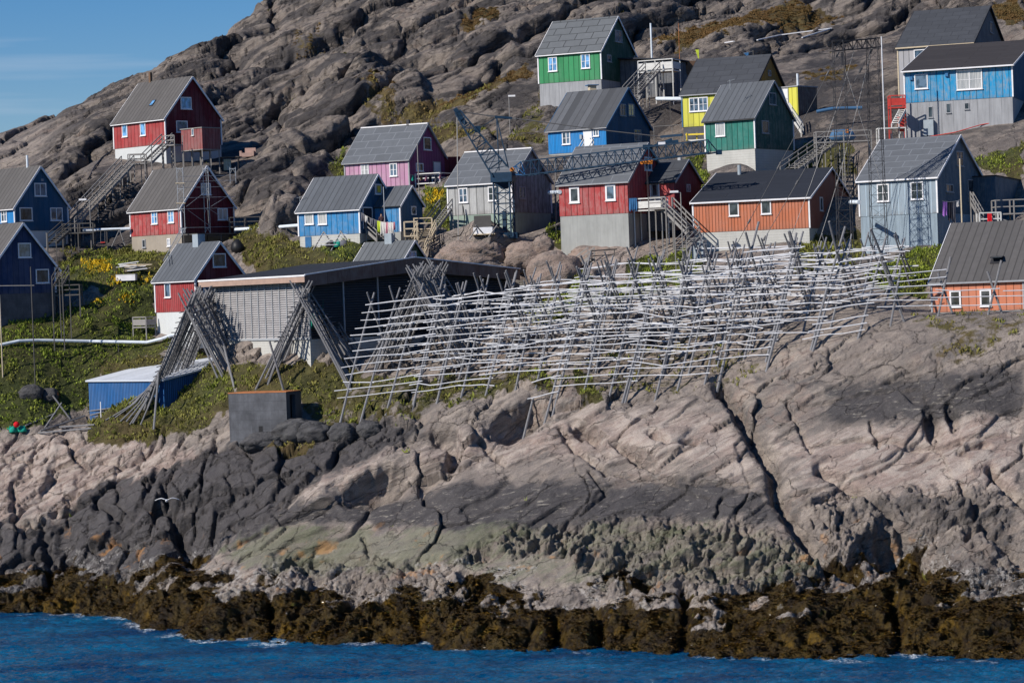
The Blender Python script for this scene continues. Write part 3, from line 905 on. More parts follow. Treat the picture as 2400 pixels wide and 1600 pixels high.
# ------------------------------------------------------------------ house frames
RHO = 1.15
class Frame:
    """A building's frame from surveyed corners: B is the near corner at the eave, e1 runs along the long
    front wall to its left end, e2 along the gable wall to the far right corner."""
    def __init__(s, D, A, B, Cc, ridge_y, base_y, theta=None, wscale=None):
        D += 10.0
        if theta is None:
            theta = math.degrees(math.atan(((Cc[0] - B[0]) / (B[0] - A[0])) / RHO))
            theta = max(18, min(46, theta))
        s.theta = R(theta)
        s.e1 = Vector((-math.cos(s.theta), math.sin(s.theta), 0))
        s.e2 = Vector((math.sin(s.theta), math.cos(s.theta), 0))
        s.Be = W(B[0], B[1], D)
        def solve(e, tx):
            t = 5.0
            for _ in range(25):
                f0 = proj(s.Be + e * t)[0] - tx
                f1 = proj(s.Be + e * (t + 0.01))[0] - tx
                t -= f0 / ((f1 - f0) / 0.01)
            return t
        s.L = solve(s.e1, A[0]); s.Wd = solve(s.e2, Cc[0])
        q = s.Be + s.e2 * (s.Wd / 2)
        s.ridge = z_at(q.x, q.y, ridge_y) - s.Be.z
        s.base = z_at(s.Be.x, s.Be.y, base_y) - s.Be.z     # negative: cladding foot
        s.o = Vector((s.Be.x, s.Be.y, s.Be.z + s.base))     # origin at the cladding foot of the near corner
        s.eh = -s.base
        s.rh = s.eh + s.ridge
        s.n1 = Vector((-math.sin(s.theta), -math.cos(s.theta), 0))
        s.n2 = Vector((math.cos(s.theta), -math.sin(s.theta), 0))
    def pt(s, a, b, h): return s.o + s.e1 * a + s.e2 * b + Vector((0, 0, h))
    def pin(s, a, b, py=None, h=None):
        p = s.pt(a, b, 0)
        z = z_at(p.x, p.y, py) if py is not None else s.o.z + h
        PINS.append((p.x, p.y, z))
    def hit(s, px, py, wall, off=0.0):
        "pixel to wall coordinates (along the wall, height)"
        d = FW + RT * ((px - 1200.0) / FPX) + UP * ((800.0 - py) / FPX)
        nn, p0 = (s.n1, s.pt(0, 0, 0) + s.n1 * off) if wall == 'f' else (s.n2, s.pt(0, 0, 0) + s.n2 * off)
        t = (p0 - CAM).dot(nn) / d.dot(nn)
        q = CAM + d * t - s.o
        return (q.dot(s.e1) if wall == 'f' else q.dot(s.e2)), q.z
    def flat(s, r=None):
        c = s.pt(s.L / 2, s.Wd / 2, 0)
        FLATS.append((c.x, c.y, r or max(s.L, s.Wd) * 0.95))

H = {}
def hs_(name, *a, pins=(), **k):
    f = Frame(*a, **k)
    H[name] = f
    for q in pins: f.pin(*q)
    f.flat()
    return f
# name, D, A, B, C, ridge y at right gable, base y;  pins: (a, b, py) with a,b in metres set after L,W known -> use fractions
def hp(name, D, A, B, Cc, ry, by, gA, gB, gC=None, theta=None, back=None):
    f = Frame(D, A, B, Cc, ry, by, theta)
    H[name] = f
    f.pin(f.L, 0, gA); f.pin(0, 0, gB)
    f.pin(f.L * 0.5, 0, (gA + gB) / 2)
    if gC: f.pin(0, f.Wd, gC)
    p = f.pt(f.L / 2, f.Wd, 0)
    if back is not None: PINS.append((p.x, p.y, f.o.z + back))
    f.flat()
    return f
hp('upper_red', 282, (266,285), (386,275), (517,275), 182, 337, 371, 383, 368, back=0.2)
hp('scaffold_red', 256, (305,489), (423,484), (547,475), 391, 547, 590, 593, 580, back=-0.5)
hp('upper_blue', 258, (-85,488), (33,484), (158,479), 392, 541, 600, 590, 572, back=-0.5)
hp('lower_blue', 240, (-130,630), (-22,628), (128,623), 525, 690, 800, 775, 735, back=-1.0)
hp('small_red', 238, (363,656), (457,652), (574,648), 569, 729, 789, 785, 760, back=-0.8)
hp('pink', 264, (808,381), (957,371), (1046,371), 293, 440, 450, 446, 430, back=0.3)
hp('mid_blue', 243, (699,496), (841,487), (927,484), 411, 547, 582, 567, 560, back=0)
hp('small_green', 236, (831,621), (939,615), (1000,612), 566, 680, 690, 690, 670, back=0)
hp('weathered', 246, (1049,432), (1198,424), (1290,415), 351, 498, 553, 556, 545, back=-0.5)
hp('royal_blue', 260, (1284,305), (1420,295), (1523,296), 208, 352, 366, 362, 350, back=0.3)
hp('top_green', 284, (1261,130), (1407,117), (1487,108), 41, 186, 277, 262, 225, back=-0.5)
hp('yellow', 270, (1598,223), (1765,211), (1845,203), 130, 288, 345, 340, 300, back=-0.3)
hp('teal', 254, (1652,281), (1767,274), (1858,269), 192, 348, 405, 393, 360, back=-0.3)
hp('tall_red', 237, (1309,432), (1470,423), (1564,417), 337, 499, 595, 586, 560, back=-1.0)
hp('terracotta', 232, (1624,478), (1895,463), (1997,455), 395, 534, 592, 571, 545, back=-0.3)
hp('tall_grey', 229, (2013,429), (2194,414), (2302,402), 319, 499, 597, 576, 540, back=-1.5)
hp('big_blue', 256, (2119,175), (2371,152), (2470,145), 95, 227, 327, 289, 270, back=-0.3)
hp('top_grey', 278, (2104,116), (2279,100), (2360,87), 16, 215, 245, 235, 200, back=-0.3)
hp('salmon', 208, (2183,668), (2397,655), (2490,650), 517, 725, 735, 730, 720, back=-0.5)
# the warehouse with louvred walls, the low blue shed and the concrete box
WH = Frame(221, (491,670), (721,649), (1193,633), 610, 795, theta=52)
WH.pin(WH.L, 0, 862); WH.pin(0, 0, 850); WH.pin(0, WH.Wd * .5, 815); WH.pin(0, WH.Wd, 770); WH.flat(9)
for k_ in (0.2, 0.5, 0.8):
    q_ = WH.pt(WH.L * 0.5, WH.Wd * k_, 0); PINS.append((q_.x, q_.y, WH.o.z - 2.0))
SH = Frame(228, (207,898), (383,893), (650,880), 850, 975, theta=44)
SH.pin(SH.L, 0, 982); SH.pin(0, 0, 960); SH.pin(0, SH.Wd, 930); SH.flat(6)
q_ = SH.pt(SH.L * 0.5, SH.Wd * 0.6, 0); PINS.append((q_.x, q_.y, SH.o.z - 0.3))
BX = Frame(214, (535,924), (670,919), (705,913), 915, 1015, theta=20)
BX.pin(BX.L, 0, 1036); BX.pin(0, 0, 1012); BX.pin(0, BX.Wd, 1000); BX.flat(3.5)
# a few points between the buildings
for px_, py_, D_ in [(1120,580,237),(1400,640,231),(1520,650,230),(2050,610,226),(2130,620,224),(1750,600,230),
                     (620,640,244),(250,640,250),(600,820,227),(900,830,225),(1100,800,226),(300,960,228),(440,930,228)]:
    p_ = W(px_, py_, D_ + 10); PINS.append((p_.x, p_.y, p_.z))

# ------------------------------------------------------------------ building the houses
def window(f, parent, wall, px, py, w, h, kind, off=0.0, glassm='glass', frame='trim', sill=True, fw=0.1):
    """kind 1 plain, 2 two casements, 4 two by two, 22 = double width 4 pane pairs"""
    a, z = f.hit(px, py, wall, off)
    e = (f.e1 if wall == 'f' else f.e2)
    n = (f.n1 if wall == 'f' else f.n2)
    c = f.o + e * a + Vector((0, 0, z)) + n * off
    return window_at(parent, c, e, n, w, h, kind, glassm, frame, sill, fw)
def window_at(parent, c, e, n, w, h, kind, glassm='glass', frame='trim', sill=True, fw=0.1, open_=False):
    Z = Vector((0, 0, 1))
    m_ = MB()
    d = 0.05
    def bar(x0, x1, z0, z1, dd=d):
        m_.box(c + e * ((x0 + x1) / 2) + Z * ((z0 + z1) / 2) + n * (dd / 2 - 0.02), e * ((x1 - x0) / 2), n * (dd / 2 + 0.02), Z * ((z1 - z0) / 2))
    W2, H2 = w / 2, h / 2
    bar(-W2, -W2 + fw, -H2, H2, 0.07); bar(W2 - fw, W2, -H2, H2, 0.07)
    bar(-W2 + fw, W2 - fw, H2 - fw, H2, 0.068); bar(-W2 + fw, W2 - fw, -H2, -H2 + fw, 0.068)
    if sill: m_.box(c - Z * (H2 + 0.03) + n * 0.06, e * (W2 + 0.05), n * 0.08, Z * 0.03)
    iw = W2 - fw
    if kind in (2, 4): bar(-0.045, 0.045, -H2 + fw, H2 - fw, 0.055)
    if kind == 4:
        bar(-iw, -0.045, -0.02, 0.02, 0.05); bar(0.045, iw, -0.02, 0.02, 0.05)
    if kind == 22:
        bar(-0.07, 0.07, -H2 + fw, H2 - fw, 0.055)
        for s_ in (-1, 1):
            x = s_ * (iw + 0.07) / 2
            bar(x - 0.03, x + 0.03, -H2 + fw, H2 - fw, 0.05)
            bar(min(x + 0.03, s_ * iw), max(x + 0.03, s_ * iw), -0.02, 0.02, 0.048) if s_ > 0 else bar(s_ * iw, x - 0.03, -0.02, 0.02, 0.048)
            bar(0.07, x - 0.03, -0.02, 0.02, 0.048) if s_ > 0 else bar(x + 0.03, -0.07, -0.02, 0.02, 0.048)
    fr = m_.build('window', M[frame], parent)
    g = MB()
    g.box(c + n * 0.0, e * (W2 - fw + 0.002), n * 0.022, Z * (H2 - fw + 0.002))
    g.build('pane', M[glassm], fr)
    return fr
def roof_slab(f, parent, mat, a0, a1, over, side, thick=0.12, name='roof', ov_gable=0.25):
    "one slope of a gable roof; side 'near' or 'far'"
    half = f.Wd / 2
    up = f.ridge
    k = over / half
    lo_b, lo_h = (-over, f.eh - up * k) if side == 'near' else (f.Wd + over, f.eh - up * k)
    hi_b, hi_h = half, f.rh
    A0, A1 = a0, a1
    sl = math.hypot(half + over, up * (1 + k))
    nx = up * (1 + k) / sl; nz = (half + over) / sl     # slope normal (b away, h up)
    sg = -1 if side == 'near' else 1
    tb, th = sg * nx * thick, nz * thick
    P = lambda a, b, h: f.pt(a, b, h)
    low = [P(A1, lo_b, lo_h), P(A0, lo_b, lo_h), P(A0, hi_b, hi_h), P(A1, hi_b, hi_h)]
    top = [P(A1, lo_b + tb, lo_h + th), P(A0, lo_b + tb, lo_h + th), P(A0, hi_b + (0), hi_h + thick / nz), P(A1, hi_b, hi_h + thick / nz)]
    m_ = MB()
    i = 0
    len_a = abs(A1 - A0)
    m_.quad(top if side == 'near' else top[::-1], [(0, 0), (len_a, 0), (len_a, sl), (0, sl)] if side == 'near' else [(0, sl), (len_a, sl), (len_a, 0), (0, 0)])
    m_.quad(low[::-1] if side == 'near' else low)
    for i in range(4):
        j = (i + 1) % 4
        q = [low[i], low[j], top[j], top[i]]
        m_.quad(q if side == 'near' else q[::-1])
    return m_.build(name, mat, parent)
def house(key, name, label, wall_m, gable_m, roof_m, found_m, depth=3.0, trim='trim', over=0.25, ovg=0.22,
          barge='trim', corners=True, found_in=0.04, ridgecap=None, fascia='trim', cat='house', roof_parts=True, sidef=None):
    f = H[key]
    t = thing(name, tuple(f.pt(f.L / 2, f.Wd / 2, -depth)), label, cat, 'wooden houses on the rocky slope')
    L, Wd, eh, rh = f.L, f.Wd, f.eh, f.rh
    P = f.pt
    # walls: front, back, two gables
    m_ = MB()
    m_.quad([P(L, 0, 0), P(0, 0, 0), P(0, 0, eh), P(L, 0, eh)], [(0, 0), (L, 0), (L, eh), (0, eh)])
    m_.quad([P(0, Wd, 0), P(L, Wd, 0), P(L, Wd, eh), P(0, Wd, eh)], [(0, 0), (L, 0), (L, eh), (0, eh)])
    m_.quad([P(0, Wd, 0), P(0, Wd, 0) , P(0, 0, 0), P(0, 0, 0)][1:3] + [P(L, 0, 0), P(L, Wd, 0)], None)
    m_.build('wall', wall_m, t)
    g = MB()
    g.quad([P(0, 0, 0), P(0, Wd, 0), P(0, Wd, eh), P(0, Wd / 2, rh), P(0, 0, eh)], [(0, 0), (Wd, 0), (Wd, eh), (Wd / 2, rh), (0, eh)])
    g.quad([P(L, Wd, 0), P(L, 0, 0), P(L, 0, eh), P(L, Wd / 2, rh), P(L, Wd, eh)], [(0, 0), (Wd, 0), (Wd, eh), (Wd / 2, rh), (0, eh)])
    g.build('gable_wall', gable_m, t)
    # foundation
    if found_m is not None:
        i_ = found_in
        fm = MB()
        d = depth
        def q(p0, p1, l):
            fm.quad([p0 - Vector((0, 0, d)), p1 - Vector((0, 0, d)), p1, p0], [(0, -d), (l, -d), (l, 0), (0, 0)])
        c0, c1, c2, c3 = P(L - i_, i_, -0.002), P(i_, i_, -0.002), P(i_, Wd - i_, -0.002), P(L - i_, Wd - i_, -0.002)
        q(c0, c1, L); q(c1, c2, Wd); q(c2, c3, L); q(c3, c0, Wd)
        fm.quad([c0, c1, c2, c3])
        fm.build('foundation', found_m, t)
    # roof
    r = roof_slab(f, t, roof_m, -ovg, L + ovg, over, 'near')
    roof_slab(f, t, roof_m, -ovg, L + ovg, over, 'far')
    # barge boards and fascia
    if barge:
        half = Wd / 2; k = over / half; up = f.ridge
        for a in (-ovg - 0.03, L + ovg + 0.03):
            for sgn in (0, 1):
                b0 = -over - 0.02 if sgn == 0 else Wd + over + 0.02
                p0 = P(a, b0, eh - up * k + 0.02); p1 = P(a, half, rh + 0.04)
                MB().beam(p0, p1, 0.05, 0.2).build('bargeboard', M[barge], r)
    if fascia:
        MB().beam(P(-ovg, -over - 0.03, eh - f.ridge * over / (Wd / 2) + 0.03), P(L + ovg, -over - 0.03, eh - f.ridge * over / (Wd / 2) + 0.03), 0.05, 0.14).build('fascia', M[fascia], r)
    if ridgecap:
        MB().beam(P(-ovg, Wd / 2, rh + 0.17), P(L + ovg, Wd / 2, rh + 0.17), 0.3, 0.12).build('ridge_cap', M[ridgecap], r)
    if corners:
        for a, b in ((L, 0), (0, 0), (0, Wd)):
            cb = MB()
            sa = 0.03 if a == 0 else -0.03; sb = -0.03 if b == 0 else 0.03
            cb.box(P(a - sa * 0.8 + (0.03 if a else -0.03) * 0, b - sb * 0.2, eh / 2 - 0.01), f.e1 * 0.07, f.e2 * 0.07, Vector((0, 0, eh / 2 - 0.01)))
            cb.build('corner_board', M[trim], t)
    return t, f
def chimney(f, parent, px, py, w, h, mat, d=None, cap=None, b=None, down=0.6, round_=False):
    "chimney through the roof at the ridge; px gives its place along the ridge, py its top"
    bb = f.Wd / 2 if b is None else b
    a = 0
    for _ in range(20):
        f0 = proj(f.pt(a, bb, f.rh))[0] - px; f1 = proj(f.pt(a + 0.01, bb, f.rh))[0] - px
        a -= f0 / ((f1 - f0) / 0.01)
    p = f.pt(a, bb, f.rh)
    top = z_at(p.x, p.y, py)
    m_ = MB()
    if round_: m_.tube([p - Vector((0, 0, down)), (p.x, p.y, top)], w / 2, 8)
    else: m_.box(((p.x), (p.y), (top + p.z - down) / 2), f.e1 * (w / 2), f.e2 * (w / 2 if d is None else d / 2), Vector((0, 0, (top - p.z + down) / 2)))
    o = m_.build('chimney', M[mat], parent)
    if cap: MB().box((p.x, p.y, top + 0.05), f.e1 * (w / 2 + 0.08), f.e2 * (w / 2 + 0.08), Vector((0, 0, 0.045))).build('cap', M[cap], o)
    return p, top
def door(f, parent, wall, px, py, w, h, mat='door_white', off=0.0, frame='trim', glassm=None, n_e=None):
    a, z = f.hit(px, py, wall, off)
    e = (f.e1 if wall == 'f' else f.e2); n = (f.n1 if wall == 'f' else f.n2)
    c = f.o + e * a + Vector((0, 0, z)) + n * off
    o = MB().box(c + n * 0.02, e * (w / 2), n * 0.03, Vector((0, 0, h / 2))).build('door', M[mat], parent)
    fm = MB(); Z = Vector((0, 0, 1))
    for s_ in (-1, 1): fm.box(c + e * (s_ * (w / 2 + 0.045)) + n * 0.03, e * 0.045, n * 0.04, Z * (h / 2))
    fm.box(c + Z * (h / 2 + 0.045) + n * 0.03, e * (w / 2 + 0.09), n * 0.04, Z * 0.045)
    fm.build('frame', M[frame], o)
    if glassm: MB().box(c + n * 0.04 + Z * (h * 0.12), e * (w * 0.26), n * 0.02, Z * (h * 0.27)).build('pane', M[glassm], o)
    MB().box(c + n * 0.09 - e * (w * 0.38), e * 0.02, n * 0.05, Z * 0.05).build('handle', M['steel'], o)
    return o
# ------------------------------------------------------------------ ground mesh
solve_pins()
def build_ground():
    us = np.concatenate([np.linspace(-1300, -40, 110, endpoint=False), np.arange(-40, 2440, 3.3), np.linspace(2440, 3700, 110)])
    ds = np.concatenate([np.linspace(150, 172, 14, endpoint=False), np.arange(172, 262, 0.155), np.arange(262, 330, 0.26), np.arange(330, 420, 0.5), np.linspace(420, 560, 30)])
    nu, nd = len(us), len(ds)
    Ug, Dg = np.meshgrid(us, ds)
    X = (Ug - 1200.0) / FPX * Dg
    Y = Dg
    X = X.ravel(); Y = Y.ravel()
    Z, U, V, rg, calm, hill, ZB, DZ = terrain(X, Y, True)
    me = bpy.data.meshes.new('ground')
    nv = nu * nd
    # rock relief stands out from the slope, not straight up
    zb2 = ZB.reshape(nd, nu); y2 = Y.reshape(nd, nu)
    gy = np.gradient(zb2, axis=0) / np.gradient(y2, axis=0)
    gy = gsm(gsm(gy, 8, 0), 5, 1).ravel()
    gy = np.clip(gy, 0, 1.2) * 1.9 + 0.35      # the relief bulges out of the slope towards the sea
    nl = np.sqrt(1 + gy ** 2)
    k_ = (1 - rg['veg']) * 0.9
    Yd = Y - DZ * gy / nl * k_
    Z = ZB + DZ * ((1 - k_) + k_ / nl)
    me.vertices.add(nv)
    me.vertices.foreach_set('co', np.stack([X, Yd, Z], 1).ravel())
    idx = np.arange(nv).reshape(nd, nu)
    q = np.stack([idx[:-1, :-1], idx[:-1, 1:], idx[1:, 1:], idx[1:, :-1]], -1).reshape(-1, 4)
    me.loops.add(q.size); me.loops.foreach_set('vertex_index', q.ravel())
    me.polygons.add(len(q)); me.polygons.foreach_set('loop_start', np.arange(len(q)) * 4)
    me.polygons.foreach_set('loop_total', np.full(len(q), 4))
    me.update()
    me.polygons.foreach_set('use_smooth', np.ones(len(q), bool))
    one = np.ones(nv)
    road = polymask(U, V, [(1150,700),(1215,650),(1260,662),(1310,705),(1290,730),(1150,730)], 6)
    a1 = np.stack([rg['veg'] * (1 - road), rg['dark'], rg['pink'], rg['algae']], 1)
    a2 = np.stack([rg['brown'], road, rg['crag'], hill], 1)
    for nm, a in (('cover', a1), ('cover_two', a2)):
        at = me.attributes.new(nm, 'FLOAT_COLOR', 'POINT')
        at.data.foreach_set('color', a.astype(np.float32).ravel())
    td = tide(U, X, Yd, Z)
    at = me.attributes.new('tide', 'FLOAT', 'POINT'); at.data.foreach_set('value', td.astype(np.float32))
    at = me.attributes.new('slab', 'FLOAT', 'POINT'); at.data.foreach_set('value', rg['smooth'].astype(np.float32))
    o = bpy.data.objects.new('ground', me); C.objects.link(o); tag(o, kind='structure')
    # material
    mt, t, b = newmat('rock_and_ground')
    n = N(t)
    at1 = n.new('ShaderNodeAttribute', attribute_name='cover'); s1 = n.new('ShaderNodeSeparateColor'); n.link(at1.outputs['Color'], s1.inputs[0])
    veg, dark, pink = s1.outputs; algae = at1.outputs['Alpha']
    at2 = n.new('ShaderNodeAttribute', attribute_name='cover_two'); s2 = n.new('ShaderNodeSeparateColor'); n.link(at2.outputs['Color'], s2.inputs[0])
    brown, roadm, cragm = s2.outputs; hillm = at2.outputs['Alpha']
    P = pos(n)
    sp = n.new('ShaderNodeSeparateXYZ'); n.link(P, sp.inputs[0]); zz = sp.outputs[2]
    n1 = n.noise(P, 0.12, 8, 0.62)
    n2 = n.noise(P, 0.9, 8, 0.68)
    n3 = n.noise(P, 5.0, 6, 0.7)
    PR = n.mapping(P, (1, 1, 1), (0, R(25), 0))
    ns = n.noise(n.mapping(PR, (0.22, 0.5, 1.5)), 1.0, 9, 0.68, 0.5)   # bedding streaks
    nst = n.noise(n.mapping(n.mapping(P, (1, 1, 1), (0, R(4), 0)), (0.3, 0.8, 3.2)), 2.0, 7, 0.75)
    nb = n.noise(n.mapping(PR, (0.35, 0.5, 1.4), loc=(4, 2, 9)), 0.33, 9, 0.66, 0.4)    # broad dark lichen tracts
    c = n.mix(n.rng(n1, 0.4, 0.6), (0.27, 0.225, 0.195), (0.20, 0.18, 0.165))
    c = n.mix(n.rng(ns, 0.44, 0.56), c, (0.34, 0.29, 0.25))
    c = n.mix(n.rng(n2, 0.56, 0.68, 0, 0.75), c, (0.085, 0.08, 0.085))            # black lichen
    c = n.mix(n.math('MULTIPLY', n.rng(n1, 0.5, 0.62), n.rng(n2, 0.45, 0.55, 0, 0.5)), c, (0.30, 0.215, 0.175))
    hd = n.math('MULTIPLY', n.rng(hillm, 0, 1, 0.35, 1), n.rng(nb, 0.455, 0.53, 0, 0.92))
    c = n.mix(hd, c, n.mix(n.rng(n2, 0.4, 0.6), (0.06, 0.056, 0.06), (0.11, 0.1, 0.098)))
    pk = n.mix(n.rng(ns, 0.42, 0.58), (0.34, 0.25, 0.215), (0.44, 0.375, 0.33))
    pk = n.mix(n.rng(n2, 0.57, 0.66, 0, 0.7), pk, (0.17, 0.14, 0.13))
    n4 = n.noise(P, 13.0, 5, 0.75)
    ragged = n.math('ADD', n.math('MULTIPLY', n.math('SUBTRACT', ns, 0.5), 2.2), n.math('MULTIPLY', n.math('SUBTRACT', n2, 0.5), 1.3))
    def edge(m): return n.math('MULTIPLY', n.rng(n.math('ADD', m, ragged), 0.28, 0.8), n.rng(m, 0.02, 0.2))
    c = n.mix(n.math('MULTIPLY', edge(pink), 0.85), c, pk)
    dk = n.mix(n.math('MULTIPLY', n.rng(nst, 0.565, 0.62, 0, 0.8), n.math('MULTIPLY', n.new('ShaderNodeAttribute', attribute_name='slab').outputs['Fac'], n.rng(n2, 0.42, 0.55))), n.mix(n.rng(n2, 0.35, 0.65), (0.045, 0.043, 0.047), (0.085, 0.08, 0.083)), (0.36, 0.33, 0.28))
    c = n.mix(n.math('MULTIPLY', edge(dark), 0.93), c, dk)
    c = n.mix(n.math('MULTIPLY', edge(algae), n.rng(ns, 0.35, 0.6, 0.5, 0.9)), c, n.mix(n.rng(n1, 0.4, 0.6), (0.12, 0.13, 0.08), (0.21, 0.205, 0.155)))
    g4 = n.new('ShaderNodeVectorMath', operation='SCALE'); n.link(c, g4.inputs[0]); n.link(n.rng(n4, 0.3, 0.7, 0.62, 1.36), g4.inputs['Scale']); c = g4.outputs[0]
    dk_h = n.new('ShaderNodeVectorMath', operation='SCALE'); n.link(c, dk_h.inputs[0]); n.link(n.rng(hillm, 0, 1, 1.0, 0.66), dk_h.inputs['Scale']); c = dk_h.outputs[0]
    # cracks
    vr = n.new('ShaderNodeTexVoronoi', feature='DISTANCE_TO_EDGE')
    vec = n.new('ShaderNodeVectorMath', operation='ADD')
    nzc = n.new('ShaderNodeTexNoise'); nzc.inputs['Scale'].default_value = 0.8; nzc.inputs['Detail'].default_value = 4
    n.link(P, nzc.inputs[0])
    sc_ = n.new('ShaderNodeVectorMath', operation='SCALE'); n.link(nzc.outputs['Color'], sc_.inputs[0]); sc_.inputs['Scale'].default_value = 0.5
    n.link(n.mapping(PR, (0.2, 0.2, 0.55)), vec.inputs[0]); n.link(sc_.outputs[0], vec.inputs[1])
    n.link(vec.outputs[0], vr.inputs['Vector']); vr.inputs['Scale'].default_value = 1.0
    crack = n.rng(vr.outputs['Distance'], 0.0, 0.018, 1, 0)
    crack = n.math('MULTIPLY', crack, n.rng(n2, 0.4, 0.55))
    c = n.mix(n.math('MULTIPLY', crack, 0.35), c, (0.04, 0.037, 0.037))
    vr2 = n.new('ShaderNodeTexVoronoi', feature='DISTANCE_TO_EDGE'); n.link(n.mapping(PR, (0.5, 0.5, 1.5)), vr2.inputs['Vector']); vr2.inputs['Scale'].default_value = 1.0
    ck2 = n.math('MULTIPLY', n.rng(vr2.outputs['Distance'], 0.0, 0.02, 1, 0), n.rng(n.noise(P, .5, 4), .5, .62))
    c = n.mix(n.math('MULTIPLY', ck2, 0.45), c, (0.05, 0.045, 0.045))
    # lichen specks; low pits of the grain are darkened in colour
    c = n.mix(n.rng(n3, 0.64, 0.72, 0, 0.35), c, (0.36, 0.345, 0.3))
    c = n.mix(n.rng(n3, 0.36, 0.26, 0, 0.5), c, (0.07, 0.066, 0.068))
    # plants: ground colour below the tufts
    gr = n.mix(n.rng(n2, 0.35, 0.65), (0.03, 0.04, 0.012), (0.075, 0.085, 0.025))
    br = n.mix(n.rng(n2, 0.35, 0.65), (0.06, 0.04, 0.02), (0.13, 0.09, 0.04))
    vc = n.mix(n.math('ADD', brown, n.math('MULTIPLY', n.math('SUBTRACT', n1, 0.5), 2.0), clamp=True), gr, br)
    vm = n.rng(n.math('ADD', veg, n.math('MULTIPLY', n.math('SUBTRACT', n2, 0.5), 1.2)), 0.45, 0.6)
    c = n.mix(vm, c, vc)
    # moss in hollows of the hill
    c = n.mix(roadm, c, n.mix(n.rng(n3, 0.4, 0.6), (0.25, 0.235, 0.21), (0.32, 0.3, 0.28)))
    # barnacles, weed
    tda = n.new('ShaderNodeAttribute', attribute_name='tide').outputs['Fac']
    zt = n.math('ADD', n.math('SUBTRACT', zz, tda), n.math('MULTIPLY', n.math('SUBTRACT', n.noise(P, 1.2, 6, 0.7), 0.5), 0.9))
    bw = n.math('ADD', zt, n.math('MULTIPLY', n.math('SUBTRACT', n.noise(P, 0.3, 5, 0.65), 0.5), 3.5))
    barn = n.math('MULTIPLY', n.rng(bw, 1.5, 0.7), n.rng(n.noise(P, 2.2, 8, 0.78), 0.49, 0.57))
    c = n.mix(n.math('MULTIPLY', barn, n.rng(n1, 0.42, 0.56, 0.25, 0.8)), c, (0.44, 0.42, 0.40))
    # orange lichen near the tide line
    ol = n.math('MULTIPLY', n.rng(n.noise(P, 0.35, 4, 0.6), 0.6, 0.66), n.math('MULTIPLY', n.rng(zt, .4, 1.0), n.rng(zt, 3.4, 2.6)))
    c = n.mix(n.math('MULTIPLY', ol, 0.45), c, (0.5, 0.24, 0.07))
    weed = n.rng(zt, 0.12, -0.08)
    wc = n.mix(n.rng(n2, 0.4, 0.6), (0.022, 0.014, 0.007), (0.085, 0.055, 0.013))
    wc = n.mix(n.rng(n.noise(P, 0.5, 5, 0.6), 0.58, 0.68), wc, (0.16, 0.095, 0.012))
    wc = n.mix(n.rng(n.noise(n.mapping(P, (1, 1, 1), (0, 0, 0), (7, 7, 7)), 0.8, 5, 0.6), 0.66, 0.72), wc, (0.17, 0.17, 0.03))
    wc = n.mix(n.math('MULTIPLY', n.rng(zz, 1.2, 3.6), n.rng(n2, 0.62, 0.68)), wc, (0.35, 0.33, 0.3))
    c = n.mix(weed, c, wc)
    n.link(c, b.inputs['Base Color'])
    n.link(n.math('SUBTRACT', 0.9, n.math('MULTIPLY', weed, 0.5)), b.inputs['Roughness'])
    b.inputs['Specular IOR Level'].default_value = 0.25
    h1 = n.math('ADD', n.math('MULTIPLY', ns, 1.0), n.math('MULTIPLY', n2, 0.4))
    h1 = n.math('SUBTRACT', h1, n.math('MULTIPLY', crack, 0.5))
    bm = n.bump(h1, 1.0, 0.42)
    nw = n.noise(P, 7.0, 7, 0.75)
    hh = n.math('ADD', n.math('MULTIPLY', n3, 0.7), n.math('MULTIPLY', nw, n.rng(weed, 0, 1, 0.15, 1.6)))
    bm = n.bump(hh, 0.9, 0.13, bm)
    bm = n.bump(n4, 0.8, 0.05, bm)
    n.link(bm, b.inputs['Normal'])
    me.materials.append(mt)
    return X, Yd, Z, U, V, rg, nu, nd
GX, GY, GZ, GU, GV, GR, GNU, GND = build_ground()

